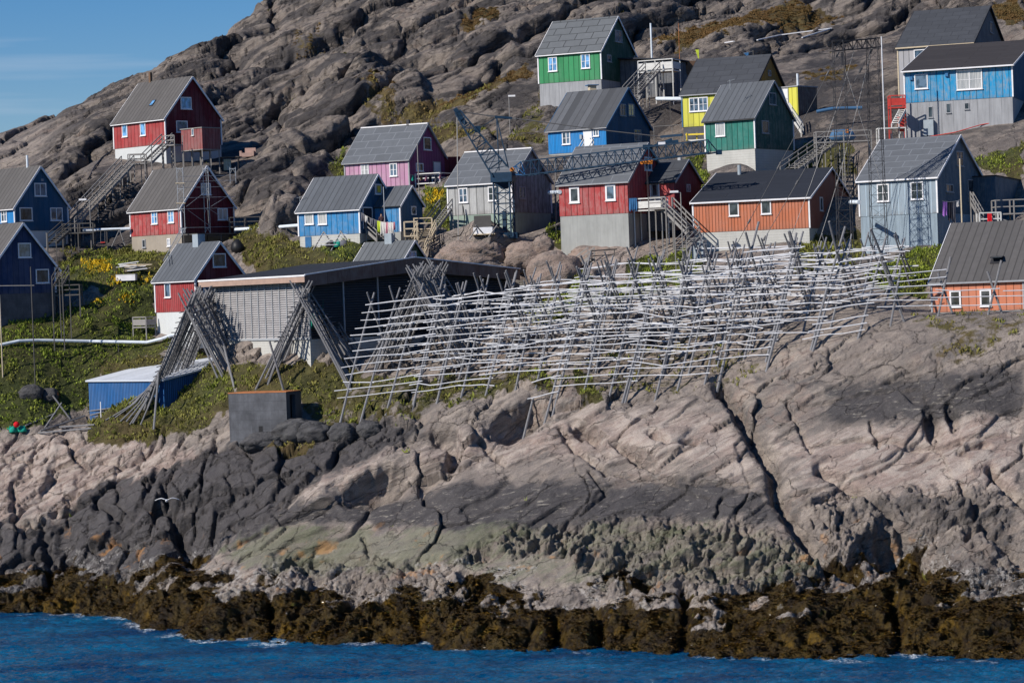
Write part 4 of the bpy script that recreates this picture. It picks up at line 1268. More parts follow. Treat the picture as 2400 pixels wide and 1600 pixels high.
# ------------------------------------------------------------------ water
def build_water():
    ys = np.concatenate([np.linspace(20, 130, 25, endpoint=False), np.arange(130, 232, 0.22), np.linspace(232, 600, 20)])
    xs = np.concatenate([np.linspace(-200, -50, 20, endpoint=False), np.arange(-50, 50, 0.25), np.linspace(50, 200, 20)])
    Xg, Yg = np.meshgrid(xs, ys)
    X = Xg.ravel(); Y = Yg.ravel()
    Z = 0.08 * fbm(X * 0.16 + 0.05 * Y, Y * 0.3, 3, 201) + 0.12 * ridged(X * 0.55 + 0.2 * Y, Y * 0.8 + 0.2 * fbm(X * .4, Y * .4, 2, 9), 3, 205, 0.55)
    nu, nd = len(xs), len(ys)
    foam = np.zeros(len(X)); sel = (Y > 165) & (Y < 240) & (np.abs(X) < 60)
    gw = terrain(X[sel], Y[sel]); foam[sel] = sstep(-1.6, -0.1, gw) * sstep(0.1, 0.55, fbm(X[sel] * .35, Y[sel] * .25, 4, 501) + .25 * sstep(-12, -30, X[sel]))
    me = bpy.data.meshes.new('water')
    me.vertices.add(nu * nd)
    me.vertices.foreach_set('co', np.stack([X, Y, Z], 1).ravel())
    idx = np.arange(nu * nd).reshape(nd, nu)
    q = np.stack([idx[:-1, :-1], idx[:-1, 1:], idx[1:, 1:], idx[1:, :-1]], -1).reshape(-1, 4)
    me.loops.add(q.size); me.loops.foreach_set('vertex_index', q.ravel())
    me.polygons.add(len(q)); me.polygons.foreach_set('loop_start', np.arange(len(q)) * 4)
    me.polygons.foreach_set('loop_total', np.full(len(q), 4))
    me.update(); me.polygons.foreach_set('use_smooth', np.ones(len(q), bool))
    at = me.attributes.new('foam', 'FLOAT', 'POINT'); at.data.foreach_set('value', foam.astype(np.float32))
    o = bpy.data.objects.new('water', me); C.objects.link(o); tag(o, kind='structure')
    mt, t, b = newmat('sea_water'); n = N(t); P = pos(n)
    a = n.noise(n.mapping(P, (1, 1.8, 1)), 0.12, 5, 0.6)
    fo = n.new('ShaderNodeAttribute', attribute_name='foam').outputs['Fac']
    fm_ = n.math('MULTIPLY', fo, n.rng(n.noise(P, 3.5, 7, .75), .45, .6), clamp=True)
    n.link(n.mix(fm_, n.mix(n.rng(a, 0.35, 0.65), (0.001, 0.035, 0.11), (0.002, 0.11, 0.24)), (.7, .75, .78)), b.inputs['Base Color'])
    b.inputs['Roughness'].default_value = 0.06
    b.inputs['IOR'].default_value = 1.33
    b.inputs['Specular IOR Level'].default_value = 0.5
    h = n.math('ADD', n.math('MULTIPLY', n.noise(n.mapping(P, (1, 1.7, 1), (0, 0, R(10))), 1.6, 6, 0.62, 0.4), 1.0), n.math('MULTIPLY', n.noise(n.mapping(P, (1, 1.5, 1), (0, 0, R(-20))), 5.0, 4, 0.6), 0.3))
    h = n.math('ADD', h, n.math('MULTIPLY', n.noise(n.mapping(P, (.7, 1.0, 1), (0, 0, R(15))), .7, 3, .5), 1.4))
    n.link(n.bump(h, 1.0, 0.4), b.inputs['Normal'])
    me.materials.append(mt)
build_water()

# ------------------------------------------------------------------ plants, flowers and weed as many small blades
def scatter(name, mask_fn, count, size, mat, label_kind='stuff', lean=0.35, blades=3, droop=False, seed=1):
    r_ = np.random.default_rng(seed)
    u = GU; inview = (u > -260) & (u < 2660)
    # keep sampling density even on the ground seen: weight by cell area
    area = np.zeros(GNU * GND); yy = GY.reshape(GND, GNU); xx = GX.reshape(GND, GNU)
    area = (np.gradient(xx, axis=1) * np.abs(np.gradient(yy, axis=0))).ravel()
    wgt = mask_fn() * inview * area
    cs = np.cumsum(wgt); idx = np.searchsorted(cs, r_.random(count) * cs[-1])
    idx = np.clip(idx, 0, len(GX) - 1)
    du = 0.11; x = GX[idx] + r_.normal(0, 0.07, count); y = GY[idx] + r_.normal(0, 0.07, count); z = GZ[idx] - 0.03
    nb = count * blades
    X = np.repeat(x, blades); Y = np.repeat(y, blades); Z_ = np.repeat(z, blades)
    clump = np.repeat(fbm(x * 0.8, y * 0.8, 3, seed + 300), blades)
    S = size * (0.55 + 0.9 * r_.random(nb)) * (1 + 0.9 * clump)
    S = np.maximum(S, size * 0.25)
    ang = r_.random(nb) * 2 * math.pi
    wv = S * (0.12 + 0.22 * r_.random(nb))
    dx, dy = np.cos(ang), np.sin(ang)
    lx = r_.normal(0, lean, nb) * S; ly = (r_.normal(0, lean, nb) - (0.5 if droop else 0)) * S
    up = S * (0.12 if droop else 1.0)
    ox = r_.normal(0, size * 0.35, nb); oy = r_.normal(0, size * 0.35, nb)
    lift = np.zeros(nb) if droop else r_.random(nb) * S * 0.7
    p0 = np.stack([X + ox - dx * wv, Y + oy - dy * wv, Z_ + lift], 1)
    p1 = np.stack([X + ox + dx * wv, Y + oy + dy * wv, Z_ + lift], 1)
    p2 = np.stack([X + ox + lx + dx * wv * .6, Y + oy + ly + dy * wv * .6, Z_ + lift + up * .7], 1)
    p3 = np.stack([X + ox + lx * 1.2 - dx * wv * .3, Y + oy + ly * 1.2 - dy * wv * .3, Z_ + lift + up], 1)
    v = np.stack([p0, p1, p2, p3], 1).reshape(-1, 3)
    me = bpy.data.meshes.new(name)
    me.vertices.add(len(v)); me.vertices.foreach_set('co', v.ravel())
    me.loops.add(len(v)); me.loops.foreach_set('vertex_index', np.arange(len(v)))
    me.polygons.add(nb); me.polygons.foreach_set('loop_start', np.arange(nb) * 4); me.polygons.foreach_set('loop_total', np.full(nb, 4))
    me.update()
    tone = np.repeat(r_.random(nb), 4); br = np.repeat(np.repeat(GR['brown'][idx], blades), 4)
    col = np.stack([tone, br, np.repeat(np.clip(clump * .5 + .5, 0, 1), 4), np.ones(len(v))], 1)
    at = me.attributes.new('tone', 'FLOAT_COLOR', 'POINT'); at.data.foreach_set('color', col.astype(np.float32).ravel())
    o = bpy.data.objects.new(name, me); C.objects.link(o); me.materials.append(mat)
    tag(o, kind='stuff')
    return o
def leafmat(name, a, b_, c_brown, rough=0.7):
    mt, t, b = newmat(name); n = N(t)
    at = n.new('ShaderNodeAttribute', attribute_name='tone'); s_ = n.new('ShaderNodeSeparateColor'); n.link(at.outputs['Color'], s_.inputs[0])
    P = pos(n)
    q = n.math('ADD', n.math('MULTIPLY', s_.outputs[0], .5), n.math('MULTIPLY', n.noise(P, .4, 3), .5))
    c = n.mix(n.rng(q, .3, .7), a, b_)
    bn = n.math('ADD', s_.outputs[1], n.math('MULTIPLY', n.math('SUBTRACT', n.noise(P, .25, 4), .5), 1.6), clamp=True)
    c = n.mix(bn, c, c_brown)
    n.link(c, b.inputs['Base Color']); b.inputs['Roughness'].default_value = rough; b.inputs['Specular IOR Level'].default_value = .15
    return mt
_vk = np.clip(GR['veg'] + 0.5 * fbm(GX * .5, GY * .5, 3, 401) - 0.25, 0, 1)
_vm = (_vk > 0.3) * _vk * (GZ > 6)
scatter('grass', lambda: _vm * (GV > 200), 210000, 0.16, leafmat('low_plants', (.08, .12, .015), (.27, .33, .045), (.19, .135, .055)), seed=3)
scatter('hill_heath', lambda: _vm * (GV <= 240), 45000, 0.11, leafmat('heath', (.06, .065, .018), (.12, .1, .03), (.17, .1, .04)), seed=4)
_fl = np.maximum.reduce([polymask(GU, GV, q, 8) for q in ([(195,615),(260,610),(255,640),(205,645)], [(255,655),(285,655),(280,672),(258,670)], [(285,695),(320,690),(310,715),(285,712)], [(205,705),(240,700),(235,720),(208,718)], [(1000,455),(1035,448),(1030,470),(1002,478)], [(330,655),(350,655),(345,670),(330,668)])])
scatter('yellow_flowers', lambda: _fl, 2600, 0.17, leafmat('yellow_petals', (.55, .33, .01), (.7, .45, .02), (.5, .4, .03)), seed=5)
_wd = sstep(0.9, -0.3, GZ - tide(GU, GX, GY, GZ) + 0.7 * fbm(GX * 1.1, GY * 1.1, 3, 441)) * (GZ > -0.3)
wm, wt, wb = newmat('rockweed'); n_ = N(wt)
at_ = n_.new('ShaderNodeAttribute', attribute_name='tone'); ss_ = n_.new('ShaderNodeSeparateColor'); n_.link(at_.outputs['Color'], ss_.inputs[0])
P_ = pos(n_)
wc_ = n_.mix(ss_.outputs[0], (.015, .009, .005), (.19, .11, .028))
wc_ = n_.mix(n_.rng(n_.noise(n_.mapping(P_, (1, 1, .6)), .28, 6, .7), .54, .62, 0, .85), wc_, (.27, .155, .018))
wc_ = n_.mix(n_.rng(n_.noise(n_.mapping(P_, (1, 1, 1), (0, 0, 0), (5, 9, 2)), .5, 5, .65), .62, .7), wc_, (.17, .17, .025))
n_.link(wc_, wb.inputs['Base Color']); wb.inputs['Roughness'].default_value = .27; wb.inputs['Specular IOR Level'].default_value = .5
scatter('seaweed', lambda: _wd, 120000, 0.23, wm, blades=2, droop=True, lean=.3, seed=6)
# ------------------------------------------------------------------ house materials
B = dict(
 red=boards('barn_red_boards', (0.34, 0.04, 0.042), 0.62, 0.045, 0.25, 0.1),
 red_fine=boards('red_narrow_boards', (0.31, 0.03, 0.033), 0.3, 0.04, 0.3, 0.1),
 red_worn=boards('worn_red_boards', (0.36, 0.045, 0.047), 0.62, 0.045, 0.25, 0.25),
 red_shade=boards('red_shade_boards', (0.11, 0.008, 0.018), 0.62, 0.045, 0.5, 0.04),  # barn red darkened for gables turned from the sun; also the shed
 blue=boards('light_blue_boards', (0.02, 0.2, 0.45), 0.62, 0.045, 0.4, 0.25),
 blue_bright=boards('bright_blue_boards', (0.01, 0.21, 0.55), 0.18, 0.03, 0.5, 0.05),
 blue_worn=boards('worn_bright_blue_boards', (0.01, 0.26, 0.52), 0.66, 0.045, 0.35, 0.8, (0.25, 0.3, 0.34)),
 blue_shade=boards('blue_shade_boards', (0.012, 0.075, 0.16), 0.62, 0.03, 0.7, 0.05),  # blue boards with the gable's shade put into the colour
 navy=boards('navy_boards', (0.008, 0.03, 0.1), 0.62, 0.03, 0.6, 0.05),
 pink=boards('faded_pink_boards', (0.46, 0.24, 0.37), 0.55, 0.045, 0.25, 0.45, (0.5, 0.4, 0.42)),
 plum=boards('pink_shade_boards', (0.2, 0.045, 0.14), 0.55, 0.045, 0.4, 0.3, (0.2, 0.1, 0.16)),  # the pink wall's colour, darkened to stand in for gable shade
 white_worn=boards('weathered_white_boards', (0.42, 0.43, 0.43), 0.8, 0.06, 0.3, 0.5, (0.25, 0.25, 0.26), streak=0.5),
 white_shade=boards('patched_shade_boards', (0.26, 0.27, 0.29), 0.8, 0.06, 0.3, 0.9, (0.07, 0.08, 0.08), streak=0.5),  # white boards painted darker for the shaded gable, with dark wear patches
 green=boards('grass_green_boards', (0.035, 0.25, 0.1), 0.62, 0.045, 0.3, 0.12, (0.15, 0.35, 0.2)),
 green_shade=boards('green_shade_boards', (0.01, 0.06, 0.04), 0.62, 0.04, 0.5, 0.1),  # green with gable shade in its colour; the small green house shares it
 teal=boards('worn_teal_boards', (0.02, 0.16, 0.13), 0.62, 0.045, 0.3, 0.35, (0.12, 0.25, 0.22)),
 teal_shade=boards('teal_shade_boards', (0.015, 0.075, 0.07), 0.62, 0.04, 0.5, 0.2),  # teal darkened in colour for its gable out of the sun
 yellow=boards('lemon_yellow_boards', (0.62, 0.6, 0.08), 0.62, 0.045, 0.4, 0.05),
 ochre=boards('yellow_shade_boards', (0.3, 0.15, 0.015), 0.62, 0.045, 0.5, 0.1),  # lemon yellow for its sunless gable, shade put into the tone
 orange=boards('terracotta_boards', (0.5, 0.16, 0.08), 0.3, 0.04, 0.3, 0.1),
 orange_shade=boards('terracotta_shade_boards', (0.3, 0.09, 0.06), 0.3, 0.04, 0.5, 0.1),  # terracotta and salmon gables: shade is in this darker colour
 salmon=boards('salmon_boards', (0.56, 0.19, 0.1), 0.62, 0.045, 0.4, 0.1),
 grey_blue=boards('bluish_grey_boards', (0.26, 0.33, 0.39), 0.62, 0.045, 1.5, 0.4, (0.32, 0.36, 0.4), streak=0.5),
 grey_blue_shade=boards('grey_blue_shade_boards', (0.06, 0.1, 0.14), 0.62, 0.045, 1.4, 0.2),  # bluish grey darkened to paint shade on gable and annex
 grey=boards('plain_grey_boards', (0.36, 0.36, 0.38), 0.62, 0.045, 0.3, 0.3),
 grey_shade=boards('grey_shade_boards', (0.09, 0.1, 0.12), 0.62, 0.045, 0.5, 0.2),  # grey with shade painted in for a gable; also lean-to boards
 corrug=boards('blue_corrugated_sheet', (0.02, 0.12, 0.34), 0.22, 0.06, 0.35, 0.05),
 brown=boards('brown_boards', (0.12, 0.085, 0.075), 0.4, 0.04, 0.5, 0.3),
)
RF = dict(
 seam=roofing('seamed_grey_roof', (0.105, 0.1, 0.098), 'seam', 0.62, line=0.6),
 seam_blue=roofing('seamed_bluish_roof', (0.1, 0.11, 0.125), 'seam', 0.62, line=0.6),
 felt=roofing('grey_felt_roof', (0.115, 0.125, 0.14), 'felt', 1.9, 1.15, line=1.4),
 felt_lines=roofing('felt_roof_with_dark_joints', (0.125, 0.135, 0.145), 'felt', 2.0, 1.25, line=0.4),
 felt_dark=roofing('dark_felt_roof', (0.06, 0.065, 0.075), 'felt', 1.9, 1.2, line=0.75),
 patch=roofing('patched_strip_roof', (0.085, 0.09, 0.1), 'patch', 0.75, line=0.7),
 plain_dark=roofing('plain_dark_roof', (0.028, 0.032, 0.042), 'felt', 6.0, 1.4, line=0.8),
 plain_brown=roofing('plain_brown_roof', (0.05, 0.045, 0.045), 'felt', 6.0, 1.4, line=0.8),
 white=roofing('white_sheet_roof', (0.58, 0.62, 0.68), 'seam', 1.0, line=0.92, rough=0.5),
 tin=roofing('zinc_strip_roof', (0.125, 0.135, 0.145), 'seam', 0.55, line=0.55),
)
def small_box(f, parent, wall, px, py, w, h, d, mat, name, off=0.0):
    a, z = f.hit(px, py, wall, off)
    e = (f.e1 if wall == 'f' else f.e2); n = (f.n1 if wall == 'f' else f.n2)
    c = f.o + e * a + Vector((0, 0, z)) + n * (off + d / 2)
    return MB().box(c, e * (w / 2), n * (d / 2), Vector((0, 0, h / 2))).build(name, M[mat], parent)

# upper red house
t, f = house('upper_red', 'red_house', 'dark red house high on the left with white foundation and long stairs below', B['red'], B['red_shade'], RF['seam'], M['conc_white'], 3.0)
for x, y in ((293, 306), (335.5, 303)): window(f, t, 'f', x, y, 0.95, 1.45, 1, glassm='glass_blue')
window(f, t, 'g', 435.5, 242, 1.55, 1.35, 1, glassm='glass_blue'); window(f, t, 'g', 426, 297, 1.6, 1.3, 1)
chimney(f, t, 353, 170, 0.3, 1, 'wood_brown')
# porch shed on stilts in front of the gable
def porch(parent, f, pts, name, mat_f, mat_s, leg=2.2, win=None):
    pass
# scaffolded red house
t, f = house('scaffold_red', 'red_house', 'barn red house wrapped in scaffolding above a beige basement', B['red_worn'], B['red_shade'], RF['seam'], M['conc_beige'], 3.0)
for x, y in ((362.5, 508), (401, 505)): window(f, t, 'f', x, y, 0.95, 1.5, 4, glassm='glass_blue')
window(f, t, 'g', 482, 443, 1.3, 1.2, 2, glassm='glass_curtain'); window(f, t, 'g', 521.5, 502, 1.35, 1.2, 2, glassm='glass_curtain')
window(f, t, 'f', 338, 571, 0.55, 0.85, 1, off=-0.04, glassm='glass_dark', frame='trim_grey'); window(f, t, 'f', 396, 568, 0.5, 0.8, 4, off=-0.04)
# upper blue house, left edge
t, f = house('upper_blue', 'blue_house', 'blue house at the left edge with three gable windows and white foundation', B['blue_bright'], B['blue_shade'], RF['seam'], M['conc_white'], 3.2)
window(f, t, 'f', 10, 503, 0.95, 1.5, 4); window(f, t, 'g', 94, 444.5, 1.5, 1.35, 2); window(f, t, 'g', 60.5, 502, 1.6, 1.35, 1, glassm='glass_dark'); window(f, t, 'g', 132, 502, 1.55, 1.35, 2)
chimney(f, t, 64.5, 364, 0.24, 1, 'pipe', round_=True); MB().box(f.pt(0, 0, 0) + f.n2 * 0.03 + f.e2 * (f.Wd * 0.54) + Vector((0, 0, f.rh - 1.3)), f.e2 * 0.14, f.n2 * 0.03, Vector((0, 0, 0.12))).build('vent', M['trim_grey'], t)
# lower blue house
t, f = house('lower_blue', 'blue_house', 'navy blue house at the lower left with broad white bargeboards', B['navy'], B['navy'], RF['seam'], M['conc_old'], 5.0, over=0.45, ovg=0.35)
window(f, t, 'g', 57, 586.5, 1.45, 1.4, 1, glassm='glass'); window(f, t, 'g', 99, 647, 1.5, 1.35, 1, glassm='glass_dark')
# small red house
t, f = house('small_red', 'red_house', 'small red house of narrow boards on a pale basement beside the warehouse', B['red_fine'], B['red_shade'], RF['seam_blue'], M['conc_white'], 3.5)
window(f, t, 'f', 393.5, 680.5, 0.95, 1.35, 1); window(f, t, 'g', 513.5, 610, 1.55, 1.3, 1, glassm='glass_dark'); window(f, t, 'g', 488, 681, 1.2, 1.15, 1)
p, top = chimney(f, t, 466, 549, 0.85, 1, 'metal_box', d=0.85, down=0.7)
# pink house
t, f = house('pink', 'pink_house', 'faded pink house with shade-darkened gable and patched grey felt roof', B['pink'], B['plum'], RF['felt'], M['conc'], 1.5, ridgecap='trim', trim='trim_grey', barge='trim_grey', fascia='trim_grey')
window(f, t, 'f', 855.5, 399, 0.95, 1.2, 4, glassm='glass_curtain'); window(f, t, 'f', 922.5, 398, 0.9, 1.35, 4)
window(f, t, 'g', 1001, 337, 1.6, 1.35, 1, glassm='glass_dark'); window(f, t, 'g', 983, 392, 1.5, 0.85, 2, glassm='glass_dark')
chimney(f, t, 957, 281, 0.3, 1, 'trim_dark'); door(f, t, 'g', 1024, 402, 1.4, 1.9, 'door_white', off=0.0, frame='trim_grey')
MB().box(f.pt(f.L * 0.73, 0, 0) + f.n1 * 0.01 + Vector((0, 0, f.eh - 0.18)), f.e1 * 0.45, f.n1 * 0.02, Vector((0, 0, 0.13))).build('patch_board', M['red'], t)
# middle blue house with gabled annex
t, f = house('mid_blue', 'blue_house', 'light blue boarded house with small gabled annex and laundry outside', B['blue'], B['blue_shade'], RF['seam_blue'], M['conc_block'], 2.5)
for x in (725, 756): window(f, t, 'f', x, 510.5, 1.0, 1.3, 1, glassm='glass_curtain')
window(f, t, 'g', 886, 443.5, 1.3, 1.0, 1, glassm='glass_curtain'); MB().box(f.pt(0, 0, 0) + f.n2 * 0.08 + f.e2 * (f.hit(887, 443, 'g')[0]) + Vector((0, 0, f.hit(887, 443, 'g')[1])), f.e2 * 0.3, f.n2 * 0.01, Vector((0, 0, 0.3))).build('curtain', M['yellow'], t)
door(f, t, 'g', 861, 512, 1.6, 2.0, 'dark_cloth', frame='trim')
def annex(t, f, rec, A, Bp, Cc, ry, by, wm, gm, rm, found, depth, reach=None, barge='trim', ridge=None):
    "rec: how far back along the gable the annex front stands, as a share of the gable width"
    q0 = f.Be + f.e2 * (f.Wd * rec); tt = 1.0
    for _ in range(25):
        f0 = proj(q0 + f.n2 * tt)[0] - Bp[0]; f1_ = proj(q0 + f.n2 * (tt + .01))[0] - Bp[0]
        tt -= f0 / ((f1_ - f0) / .01)
    g = Frame((q0 + f.n2 * tt).y - 10.0, A, Bp, Cc, ry, by, theta=math.degrees(f.theta))
    d_ = (g.Be - f.Be).dot(f.n2)
    g.L = d_ - 0.003
    P = g.pt; L, Wd, eh, rh = g.L, g.Wd, g.eh, g.rh
    m_ = MB()
    m_.quad([P(L, 0, 0), P(0, 0, 0), P(0, 0, eh), P(L, 0, eh)], [(0, 0), (L, 0), (L, eh), (0, eh)])
    m_.quad([P(0, Wd, 0), P(L, Wd, 0), P(L, Wd, eh), P(0, Wd, eh)], [(0, 0), (L, 0), (L, eh), (0, eh)])
    m_.quad([P(0, 0, 0), P(L, 0, 0), P(L, Wd, 0), P(0, Wd, 0)])
    an = m_.build('annex', wm, t)
    q = MB(); q.quad([P(0, 0, 0), P(0, Wd, 0), P(0, Wd, eh), P(0, Wd / 2, rh), P(0, 0, eh)], [(0, 0), (Wd, 0), (Wd, eh), (Wd / 2, rh), (0, eh)])
    q.build('gable_wall', gm, an)
    roof_slab(g, an, rm, -0.2, L, 0.2, 'near'); roof_slab(g, an, rm, -0.2, L, 0.2, 'far')
    bb = MB(); half = Wd / 2; k = 0.2 / half; up = g.ridge
    for s_ in (0, 1):
        b0 = -0.22 if s_ == 0 else Wd + 0.22
        bb.beam(P(-0.23, b0, eh - up * k + 0.02), P(-0.23, half, rh + 0.04), 0.05, 0.18)
    bb.build('bargeboard', M[barge], an)
    if found: 
        fm = MB(); d = depth
        for a, b_, l in ((P(L, 0.03, 0), P(0.03, 0.03, 0), L), (P(0.03, 0.03, 0), P(0.03, Wd, 0), Wd)):
            fm.quad([a - Vector((0, 0, d)), b_ - Vector((0, 0, d)), b_, a], [(0, 0), (l, 0), (l, d), (0, d)])
        fm.quad([P(L, 0.03, 0), P(0.03, 0.03, 0), P(0.03, Wd, 0), P(L, Wd, 0)])
        fm.build('foundation', found, an)
    return an, g
an, g = annex(t, f, .42, (905,485), (937,481), (990,479), 437.5, 543, B['blue'], B['blue_shade'], RF['seam_blue'], M['conc'], 2.0)
window(g, an, 'g', 969, 493.5, 0.95, 0.85, 1, glassm='glass_dark', sill=False)
cb = MB(); cb.box(g.pt(0, 0, g.eh / 2), g.e1 * 0.07, g.e2 * 0.07, Vector((0, 0, g.eh / 2))); cb.build('corner_board', M['trim'], an)
# small green house behind the warehouse
t, f = house('small_green', 'green_house', 'small dark green gabled house peeping over the warehouse roof', B['green_shade'], B['green_shade'], RF['tin'], M['conc'], 2.0)
window(f, t, 'g', 966, 602, 1.5, 1.1, 1, glassm='glass_blue'); chimney(f, t, 914, 547, 0.75, 1, 'metal_box', down=0.7)
# weathered white house behind the crane
t, f = house('weathered', 'weathered_house', 'weathered off-white house with peeling green basement behind the crane', B['white_worn'], B['white_shade'], RF['felt'], M['panel_green'], 3.0, ridgecap='trim', barge='trim_grey')
window(f, t, 'f', 1086, 458, 1.0, 1.45, 4); window(f, t, 'f', 1156, 454, 1.1, 1.4, 4, glassm='glass_dark'); window(f, t, 'g', 1223, 452, 1.3, 1.2, 4, frame='trim_grey'); window(f, t, 'g', 1245, 383, 1.2, 1.0, 2, frame='trim_grey')
chimney(f, t, 1186, 338, 0.3, 1, 'trim_dark')
# royal blue house
t, f = house('royal_blue', 'blue_house', 'bright blue house with white door and strip-patched roof below the green house', B['blue_bright'], B['blue_shade'], RF['patch'], M['conc'], 2.0, corners=False, barge='trim_blue', fascia='trim_grey')
window(f, t, 'f', 1327.5, 324, 1.0, 1.3, 4); window(f, t, 'f', 1397, 311, 0.7, 0.75, 2)
door(f, t, 'f', 1378, 325, 0.85, 2.0); small_box(f, t, 'f', 1363, 321, 0.25, 0.45, 0.2, 'metal_box', 'meter_box')
window(f, t, 'g', 1459, 258, 1.2, 1.25, 4, glassm='glass_dark', frame='trim_grey'); window(f, t, 'g', 1479, 258, 1.2, 1.25, 4, glassm='glass_curtain', frame='trim_grey'); window(f, t, 'g', 1494, 318, 1.45, 1.25, 4, frame='trim_grey')
# top green house
t, f = house('top_green', 'green_house', 'tall grass green house at the top with slab-patterned roof and grey base', B['green'], B['green_shade'], RF['felt_lines'], M['panel_grey'], 6.0)
window(f, t, 'f', 1295.5, 151, 1.1, 1.6, 4, glassm='glass_blue'); window(f, t, 'f', 1372.5, 144, 1.1, 1.6, 4, glassm='glass_blue')
window(f, t, 'g', 1449, 85.5, 2.0, 1.35, 4, frame='trim_grey'); window(f, t, 'g', 1427, 137, 1.15, 0.8, 1, frame='trim_grey')
# lean-to annex on its gable
g0 = f.pt(0, f.Wd * 0.42, 0)
lw = 6.5
q = MB()
def PP(a, b, h): return f.pt(0, 0, 0) + f.n2 * a + f.e2 * b + Vector((0, 0, h))
b0, b1 = f.Wd * 0.55, f.Wd * 1.05
q.quad([PP(0.003, b0, -2), PP(lw, b0, -2), PP(lw, b0, 2.0), PP(0.003, b0, 2.5)], [(0, 0), (lw, 0), (lw, 4), (0, 4)])
q.quad([PP(lw, b0, -2), PP(lw, b1, -2), PP(lw, b1, 2.0), PP(lw, b0, 2.0)], [(0, 0), (3, 0), (3, 4), (0, 4)])
an = q.build('annex', B['grey_shade'], t)
MB().hexa([PP(0.004, b0 - 0.6, 2.55), PP(lw + .3, b0 - 0.6, 2.02), PP(lw + .3, b1 + .2, 2.02), PP(0.004, b1 + .2, 2.55), PP(0.004, b0 - 0.6, 2.7), PP(lw + .3, b0 - 0.6, 2.17), PP(lw + .3, b1 + .2, 2.17), PP(0.004, b1 + .2, 2.7)]).build('roof', RF['plain_dark'], an)
dc = PP(3.6, b0, 0.55)
dd = MB().box(dc + f.n1 * 0.02, f.n2 * 0.42, f.n1 * 0.03, Vector((0, 0, 0.98))).build('door', M['trim_grey'], an)
MB().box(dc + f.n1 * 0.04 + Vector((0, 0, .2)), f.n2 * 0.2, f.n1 * 0.03, Vector((0, 0, 0.55))).build('pane', M['glass_dark'], dd)
# yellow house
t, f = house('yellow', 'yellow_house', 'lemon yellow house with shade-darkened gable behind the teal house', B['yellow'], B['ochre'], RF['felt_dark'], M['conc_old'], 2.6, trim='trim_blue', barge='trim_dark', fascia='trim_grey')
window(f, t, 'f', 1637.5, 245, 2.1, 1.5, 22); window(f, t, 'g', 1803, 172, 1.0, 0.65, 1, glassm='glass_dark', frame='trim_grey', sill=False)
# teal house
t, f = house('teal', 'teal_house', 'worn teal green house on a high concrete block foundation', B['teal'], B['teal_shade'], RF['seam_blue'], M['conc_block'], 4.0, barge='trim_grey', fascia='trim_dark')
window(f, t, 'f', 1688.5, 304, 1.1, 1.35, 1, glassm='glass_curtain'); window(f, t, 'g', 1810, 232, 1.45, 1.25, 1, glassm='glass_dark', frame='trim_grey'); window(f, t, 'g', 1793, 298, 1.45, 1.3, 1, glassm='glass_dark', frame='trim_grey')
# tall red house
t, f = house('tall_red', 'red_house', 'red house on a tall pale concrete base with white balcony at its corner', B['red_worn'], B['red'], RF['felt'], M['conc'], 5.0, corners=False, barge='trim_grey', fascia='trim_grey')
window(f, t, 'f', 1346.5, 457, 1.05, 1.5, 1, fw=0.17, glassm='glass_dark'); window(f, t, 'f', 1431, 451.5, 1.05, 1.5, 1, fw=0.17); window(f, t, 'g', 1518, 384, 1.7, 1.3, 2, fw=0.15)
an, g = annex(t, f, .45, (1518,430), (1580,426), (1643,428), 376, 490, B['red'], B['red_shade'], RF['felt_dark'], M['conc_old'], 2.0, barge='trim_grey')
window(g, an, 'g', 1613, 441, 0.95, 0.75, 2, frame='trim_grey', sill=False)
door(g, an, 'f', 1535, 451, 0.8, 1.85, 'trim_grey', frame='trim', glassm='glass_dark')
chimney(g, an, 1593, 367, 0.3, 1, 'steel')
# terracotta house
t, f = house('terracotta', 'terracotta_house', 'long terracotta orange house with plain black roof and pale base', B['orange'], B['orange_shade'], RF['plain_dark'], M['conc_block'], 3.0)
for x, y in ((1720, 490.5), (1795.5, 486)): window(f, t, 'f', x, y, 0.95, 1.25, 1, glassm='glass_dark')
window(f, t, 'g', 1924.5, 478, 1.3, 1.3, 1, glassm='glass_dark'); window(f, t, 'g', 1971, 473, 1.6, 1.0, 2)
chimney(f, t, 1733, 387, 0.35, 1, 'metal_box', round_=True, b=f.Wd * 0.45)
# tall grey house
t, f = house('tall_grey', 'grey_house', 'tall bluish grey house with two white windows behind the lattice mast', B['grey_blue'], B['grey_blue_shade'], RF['felt'], M['panel_blue'], 6.0)
window(f, t, 'f', 2070, 452, 1.15, 1.6, 4, glassm='glass_dark'); window(f, t, 'f', 2149.5, 447, 1.2, 1.6, 4, glassm='glass_dark')
window(f, t, 'g', 2249, 372, 2.1, 1.4, 4, glassm='glass_dark', frame='trim_grey'); window(f, t, 'g', 2225, 441, 2.1, 0.75, 2, glassm='glass_dark', frame='trim_grey')
door(f, t, 'g', 2274.5, 448, 1.5, 2.0, 'glass_dark', frame='trim_grey')
aw = 2.2
def PP(a, b, h): return f.pt(0, 0, 0) + f.n2 * a + f.e2 * b + Vector((0, 0, h))
q = MB(); b0 = f.Wd * 0.78; b1 = f.Wd * 1.75; ah = f.eh + 0.2
q.quad([PP(0.003, b0, -3), PP(aw, b0, -3), PP(aw, b0, ah), PP(0.003, b0, ah)], [(0, 0), (aw, 0), (aw, ah + 3), (0, ah + 3)])
q.quad([PP(aw, b0, -3), PP(aw, b1, -3), PP(aw, b1, ah - 0.4), PP(aw, b0, ah)], [(0, 0), (b1 - b0, 0), (b1 - b0, ah + 3), (0, ah + 3)])
q.quad([PP(aw, b1, -3), PP(-2, b1, -3), PP(-2, b1, ah - 0.4), PP(aw, b1, ah - 0.4)])
an = q.build('annex', B['grey_blue_shade'], t)
